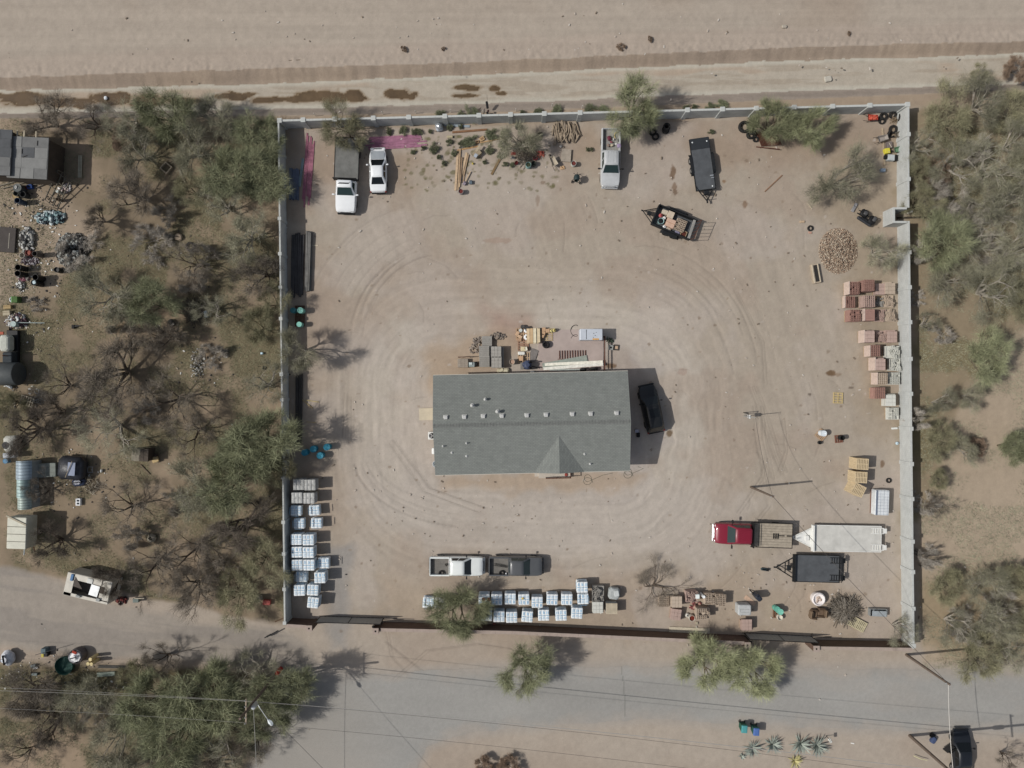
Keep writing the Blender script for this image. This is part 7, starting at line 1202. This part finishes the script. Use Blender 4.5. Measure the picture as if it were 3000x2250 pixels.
q = MB(); q.rbox((0, 0, .35), (.7, .65, .15), .06); thing('wicker_chair', 'yellowish broken chair right of the small brown hut', 'chair', 454, 1346, [('seat', q, mat((186, 160, 112))), ('leg', MB().tube([(-.2, .2, 0), (-.2, .2, .3)], .03, 5).tube([(.2, -.2, 0), (.2, -.2, .3)], .03, 5), WOODG), ('backrest', MB().rbox((.3, .35, .5), (.3, .3, .5), .08), mat((60, 50, 44)))], R(20), .4)
plank(411, 1362, 438, 1390, .12, .12, (110, 96, 78), 'short dark beam slanting below the small brown hut', 'beam', 'beam'); 
q = MB(); [q.box((0, s_ * .42, .15), (.95, .12, .3)) for s_ in (1, -1)]; [q.box((s_ * .42, 0, .15), (.12, .72, .3)) for s_ in (1, -1)]; thing('wooden_box_frame', 'square hollow wooden frame lying tilted on the left lot', 'frame', 487, 492, [('frame', q, mat((164, 150, 126)))], R(-40), .2); plank(525, 497, 541, 535, .2, .12, (150, 140, 120), 'short grey post lying right of the hollow wooden frame', 'post', 'post')
box(602, 920, .35, .7, .3, (132, 146, 152), 'blue-grey box beside the twig heap on the left lot', 'box', 'grey_box', 10, [('lid', MB().box((0, 0, .305), (.28, .6, .012)), mat((150, 164, 170)))]); heap(570, 910, 32, 30, .6, 200, [(84, 78, 68), (110, 100, 86)], 'dark twig heap on the left lot', 'twig_heap', 'twig heap', 13, 'stick', .7); box(500, 945, .75, .55, .4, (52, 50, 50), 'dark tilted chair with round shadow on the left lot', 'chair', 'dark_chair', -50, [('pad', MB().rbox((.3, 0, .42), (.2, .4, .06), .02), mat((176, 170, 158)))], .1); plank(386, 966, 402, 968, .5, .03, (150, 130, 100), 'flat brown board right of the leaning black bench'); box(213, 957, .3, .4, .3, (40, 40, 40), 'small black object with pointed shadow on the left lot', 'object', 'black_seat', 0, [('fin', MB().prism([(0, -.1), (.9, .15), (0, .15)], .1, .25), BLK)])  # last object: black wedge stands in for its pointed shadow
heap(580, 1060, 22, 40, .2, 90, [(170, 168, 160), (110, 104, 94)], 'pale litter strewn below the ashen shrub', 'litter', 'litter', 14, 'chunk', .2); heap(465, 965, 8, 12, .1, 14, [(206, 198, 190)], 'few pale scraps beside the leaning chair', 'litter', 'litter', 15, 'chunk', .15)
box(766, 1035, .25, .22, .3, (140, 176, 196), 'light blue bucket near the left wall', 'bucket', 'blue_bucket', 5, [('rim', MB().box((0, 0, .302), (.18, .15, .01)), mat((190, 214, 224)))]); tyre(774, 1078, 'small tyre near the left wall, left side', .2, w=.12); box(752, 795, .5, .45, .5, (52, 58, 52), 'dark box between the trees near the left wall', 'box', 'dark_box', 0, [('slot', MB().box((0, 0, .505), (.35, .05, .01)), mat((96, 96, 90)))]); box(780, 1766, .75, .5, .4, (176, 84, 76), 'red tub outside the lower left wall', 'tub', 'red_tub', -3, [('handle', MB().box((0, 0, .41), (.4, .06, .02)), mat((196, 110, 100)))]); barrel(753, 1757, .3, .9, (140, 136, 128), 'grey drum left of the red tub', 'drum', 'drum')
q = MB(); q.box((0, 0, .5), (1.6, .1, .1)); q.box((-.3, 0, .5), (.5, .16, .16)); thing('fallen_branch', 'dark burnt log end lying outside the lower left wall corner', 'log', 800, 1853, [('log', q, BLK)], R(28), 0); plank(805, 1822, 838, 1808, .1, .08, (96, 74, 56), 'thin dark post lying at the wall foot above the burnt log', 'post', 'post')
box(440, 1578, 1.0, .9, .5, (150, 142, 124), 'pale boulder in dark brush on the left lot', 'boulder', 'boulder', 20, r_=.3); box(520, 693, .85, .7, .4, (176, 156, 132), 'big tan flat rock near the looping tree shadow', 'rock', 'flat_rock', -15, r_=.2); tyre(556, 722, 'half-buried large tyre below the tan flat rock', .5, w=.2); 
# white box trailer, camper shell
q = MB(); q.rbox((0, 0, 1.7), (1.95, 3.2, 1.7), .06); q2 = MB(); [q2.box((0, -1.6 + i * .75, 2.56), (1.9, .06, .02)) for i in range(1, 4)]; q3 = MB(); q3.box((-1.1, -.1, 1.9), (.1, 2.6, .12)); q3.box((0, 1.3, 2.62), (2.2, .16, .08), R(-24)); thing('box_trailer', 'white box trailer with ribbed roof and loose diagonal board', 'trailer', 49, 1562, [('body', q, mat((196, 194, 176), .6, 0, .12, 1.5, .1)), ('roof_seam', q2, mat((120, 116, 104))), ('loose_board', q3, mat((166, 156, 134))), ('drawbar', MB().tube([(-.5, -1.6, .5), (-.55, -2.7, .5)], .06, 5), mat((180, 186, 186))), ('rear_leg', MB().tube([(.4, -1.6, .5), (.35, -2.4, .2)], .05, 5), RUST), ('wheel', MB().tyre((0, 0, 0), .34, .2, .2, Matrix.Translation((-.95, -.2, .34)) @ Matrix.Rotation(R(90), 4, 'Y')).tyre((0, 0, 0), .34, .2, .2, Matrix.Translation((.95, -.2, .34)) @ Matrix.Rotation(R(90), 4, 'Y')), TYRE)], R(-2), 2.5)
w = MB(); [w.box((0, s_ * 1.15, 1.1), (4.6, .06, 1.9)) for s_ in (1, -1)]; [w.box((s_ * 2.3, 0, 1.1), (.06, 2.24, 1.9)) for s_ in (1, -1)]; fl = MB(); fl.box((0, 0, .5), (4.5, 2.2, .1)); WC = mat((196, 190, 176), .7, 0, .12, 2, .1)
top = MB(); top.box((-1.9, 0, 2.07), (.75, 2.34, .05)); top.box((0, -1.0, 2.07), (4.6, .3, .05)); top.box((-.1, .85, 2.07), (3.0, .6, .05)); top.box((1.8, .1, 2.07), (1.0, 2.1, .05))
thing('camper_shell', 'gutted white camper shell with open roof beside the dirt track', 'camper', 258, 1723, [('wall', w, WC), ('floor', fl, mat((140, 130, 122))), ('roof_remains', top, WC), ('silver_panel', MB().box((.75, -.05, 2.14), (.9, 1.1, .05), R(-5)), mat((206, 210, 210), .25, .7)), ('blue_tarp', MB().rbox((-1.75, .75, 2.15), (.3, .7, .12), .05), mat((84, 120, 160))), ('dark_flap', MB().prism([(-1.5, -.1), (-1.45, .9), (-.5, -.2)], 2.09, 2.12), mat((84, 76, 70))), ('skylight', MB().rbox((.1, .8, 2.13), (.6, .5, .08), .03), mat((206, 206, 198))), ('open_cabin', MB().box((1.4, .15, 2.1), (.6, .7, .02)), mat((66, 58, 50))), ('cinder_block', MB().box((-.7, -.95, 2.19), (.4, .2, .18)).box((1.35, -.85, 2.19), (.35, .3, .15)), mat((150, 152, 148)))], R(-13), 2.0)
box(397, 1760, .6, .4, .6, (112, 122, 116), 'small grey-green cabinet right of the gutted camper shell', 'cabinet', 'grey_cabinet', 0, [('plank', MB().box((.4, .25, .62), (1.0, .1, .05)), mat((170, 160, 140)))]); heap(355, 1757, 16, 12, .3, 24, [(110, 52, 46), (60, 44, 42)], 'dark red debris between camper shell and cabinet', 'debris', 'debris', 16, 'sheet', .25)
# below the track
q = MB(); q.lathe([(.75, 0), (.8, .5), (.74, .95), (.7, .95), (.7, .5)], 20); 
thing('round_tub', 'large dark green round tub under the drum pile at lower left', 'tub', 195, 1946, [('tub', MB().lathe([(.9, 0), (.95, .5), (.9, .52), (.85, .1), (0, .1)], 22), mat((44, 84, 74), .6), True)]); thing('wrapped_drum', 'round bin full of white sheeting at lower left', 'bin', 219, 1925, [('bin', q, mat((96, 90, 90))), ('white_sheet', MB().rbox((0, 0, .95), (1.2, 1.0, .35), .3, .3, crown=.15), mat((218, 218, 218), .6, 0, .15, 3, .6), True), ('red_cloth', MB().rbox((.0, .5, 1.05), (.5, .3, .12), .05, -.4), mat((160, 56, 40)))], 0, 1.0)
for (x, y, lb) in [(264, 1932, 'top log end of the three beside the round bin'), (257, 1945, 'left log end of the three beside the round bin'), (267, 1946, 'right log end of the three beside the round bin')]: barrel(x, y, .17, 1.3, (206, 186, 130), lb, 'log', 'upright_log', lid=True, grp='upright logs')
for i in range(3): plank(286, 1950 + i * 3, 366, 1952 + i * 3, .05, .05, (96, 96, 92), '%s dark rail from the top right of the round bin' % ORD[i], 'rail', 'rail', .1, 'dark rails at lower left')
box(310, 1976, 1.9, .45, .2, (128, 140, 128), 'pale green flat case below the dark rails', 'case', 'flat_case', 4, [('edge', MB().box((0, .18, .203), (1.8, .04, .01)), mat((170, 178, 160)))])
q = MB(); q.rbox((0, 0, .5), (1.2, 1.6, 1.0), .4, crown=.2); thing('sheeted_pile', 'white sheeted round pile cut by the left edge', 'sheeted pile', 18, 1930, [('sheet', q, mat((196, 198, 204), .6, 0, .25, 3, .7), True), ('rope', MB().tube([(-.5, .2, 1.2), (.5, -.1, 1.2)], .02, 5), BLK)], R(10), .8)
box(126, 1908, .5, .5, .7, (92, 110, 116), 'blue-grey old machine on the dirt at lower left', 'machine', 'old_motor', 0, [('base', MB().rbox((.1, -.4, .3), (.6, .5, .5), .08), BLK), ('lever', MB().tube([(-1.0, -.5, .4), (1.6, .4, 1.2)], .03, 5), STEEL), ('yellow_guard', MB().box((-.15, -.5, .57), (.25, .35, .03)), mat((190, 176, 80)))]); box(96, 1952, .5, .3, .3, (120, 128, 128), 'grey box with white paper below the old machine', 'box', 'grey_box', 10, [('paper', MB().box((.1, -.28, .1), (.5, .2, .03), .2), mat((220, 222, 222)))]); box(100, 1976, .6, .28, .25, (112, 122, 120), 'small grey case at the tree line lower left', 'case', 'grey_case', -3, [('latch', MB().box((0, -.1, .255), (.1, .05, .01)), mat((160, 160, 150)))])
box(812, 1972, .5, .5, 1.3, (176, 30, 28), 'bright red cap post at the foot of the lamp pole', 'post', 'red_post', 0, [('top', MB().rbox((0, 0, 1.33), (.4, .4, .08), .1), mat((190, 40, 34)))], .18)
# wheeled bins across the road
def wbin(px, py, c, cl, lab):
    p = [('body', MB().loft([[(x * .24, y * .27, 0) for x, y in ((-1, -1), (1, -1), (1, 1), (-1, 1))], [(x * .3, y * .36, 1.0) for x, y in ((-1, -1), (1, -1), (1, 1), (-1, 1))]]), mat(c, .6)), ('lid', MB().rbox((0, -.02, 1.05), (.62, .78, .1), .04, crown=.03), mat(cl, .5)), ('wheel', MB().tyre((0, 0, 0), .13, .05, .07, Matrix.Translation((-.28, .36, .13)) @ Matrix.Rotation(R(90), 4, 'Y'), n=12).tyre((0, 0, 0), .13, .05, .07, Matrix.Translation((.28, .36, .13)) @ Matrix.Rotation(R(90), 4, 'Y'), n=12), TYRE), ('handle', MB().box((0, .42, .98), (.5, .05, .05)), mat(c, .6))]
    thing('wheeled_bin', lab, 'bin', px, py, p, R(-4), 1.05, group='wheeled bins across the road')
wbin(2181, 2136, (30, 84, 66), (70, 150, 152), 'left wheeled bin, green body with teal lid'); wbin(2216, 2144, (30, 84, 74), (72, 104, 168), 'right wheeled bin, green body with blue lid')
box(2738, 2171, .5, .7, .5, (62, 76, 110), 'dark blue lidded cart left of the dark car', 'cart', 'blue_cart', -30, [('base', MB().rbox((-.25, .35, .2), (.4, .5, .35), .06), BLK)], .12); mb = MB(); mb.tube([(0, 0, .3), (.7, -.3, .35), (1.4, -.45, .3)], .04, 5); thing('yellow_pole', 'pale yellow bent pole on grass left of the dark car', 'pole', 2672, 2210, [('pole', mb, mat((206, 200, 150)))])
box(2432, 2170, .25, .5, .06, (214, 214, 206), 'white paper on dirt right of the agaves', 'paper', 'white_paper', 30, r_=.015); box(2498, 2178, .35, .12, .05, (220, 218, 210), 'small white scrap far right of the agaves', 'paper', 'white_scrap', -10, r_=.012)
mb = MB(); mb.tube([(0, 0, 0), (0, 0, .9)], .03, 6); thing('sign_post', 'short post with small plate right of the agaves', 'sign', 2420, 2155, [('post', mb, STEEL), ('plate', MB().box((0, 0, 1.0), (.04, .45, .3)), mat((170, 170, 164)))])
# loose stones and litter scattered in the open
g = random.Random(21); st_ = [MB().loft([[(a * math.cos(t) * g.uniform(.7, 1), a * math.sin(t) * g.uniform(.7, 1), z) for t in np.linspace(0, 6.28, 7)[:-1]] for a, z in ((.09, 0), (.11, .05), (.05, .1))]).mesh('stone', mat((186, 176, 164), .9, 0, .2, 5, .1, rv=.2)) for _ in range(4)]
for (x, y) in [(1340, 565), (1120, 582), (1330, 1195), (1300, 1430), (1015, 1715), (1440, 1485), (2265, 408), (2245, 475), (2220, 540), (2260, 460), (1932, 597), (2315, 1245), (2430, 1350), (2210, 1385), (1240, 1455), (1063, 1185), (1040, 1178), (1270, 950), (1252, 970), (2000, 400), (2100, 640), (2445, 1440), (2350, 1660), (1640, 1460), (2180, 1720), (1180, 680), (1700, 720), (1240, 800), (1900, 900), (2020, 1280)]:
    o = bpy.data.objects.new('stone', g.choice(st_)); C.link(o); a = W(x, y); o.location = (*a, 0); o.rotation_euler = (0, 0, g.uniform(0, 6)); q_ = g.uniform(.6, 1.1); o.scale = (q_,) * 3; tag(o, 'small pale stone lying loose on the open dirt', 'stone', 'loose stones on open dirt')
box(2299, 76, 16 / 28, .35, .2, (168, 158, 142), 'pale rock alone on the wide top road', 'rock', 'pale_rock', 0, r_=.09); box(2427, 230, .8, .6, .2, (178, 172, 158), 'pale boulder in the sandy wash bed', 'rock', 'pale_boulder', 10, z=-.5, r_=.09); box(308, 286, .35, .4, .2, (222, 228, 232), 'white bag lying in the muddy puddle', 'bag', 'white_bag', 20, z=-.5, r_=.09)
plank(845, 177, 880, 175, .07, .05, (110, 96, 80), 'short dark stick lying on the wash road', 'stick', 'stick')
def litter(name, label, spots, n, cs, seed):
    g = random.Random(seed); r = bpy.data.objects.new(name, None); C.link(r); tag(r, label, 'litter', None, 'stuff')
    for c in cs:
        mb = MB()
        for i in range(n // len(cs)):
            cx_, cy_, sx_, sy_ = g.choice(spots); a = W(g.gauss(cx_, sx_), g.gauss(cy_, sy_)); q = g.uniform(.04, .15); mb.rbox((*a, q * .35), (q * g.uniform(.6, 2.2), q, q * .6), q * .12, g.uniform(0, 3))
        obj('scraps', mb, mat(c, .8, 0, .2, 6), r)
litter('scattered_litter', 'small pale and dark litter strewn down the left edge lot', [(60, 760, 40, 90), (90, 940, 50, 50), (180, 800, 60, 60), (120, 640, 50, 40), (70, 1180, 45, 40), (240, 1400, 60, 60), (590, 1080, 40, 60), (60, 1950, 60, 30), (240, 1990, 80, 30), (400, 1400, 260, 250), (400, 700, 250, 200), (110, 590, 60, 30)], 900, [(206, 204, 196), (84, 78, 72), (150, 138, 120), (60, 58, 58)], 5)
litter('yard_litter', 'tiny pebbles and dark scraps strewn over the yard dirt', [(1700, 700, 500, 150), (2300, 900, 180, 350), (1300, 1500, 250, 150), (2100, 1650, 350, 120), (1500, 450, 400, 50), (2400, 1700, 160, 120), (1500, 120, 900, 50)], 800, [(186, 178, 166), (122, 108, 92), (176, 164, 150)], 6)
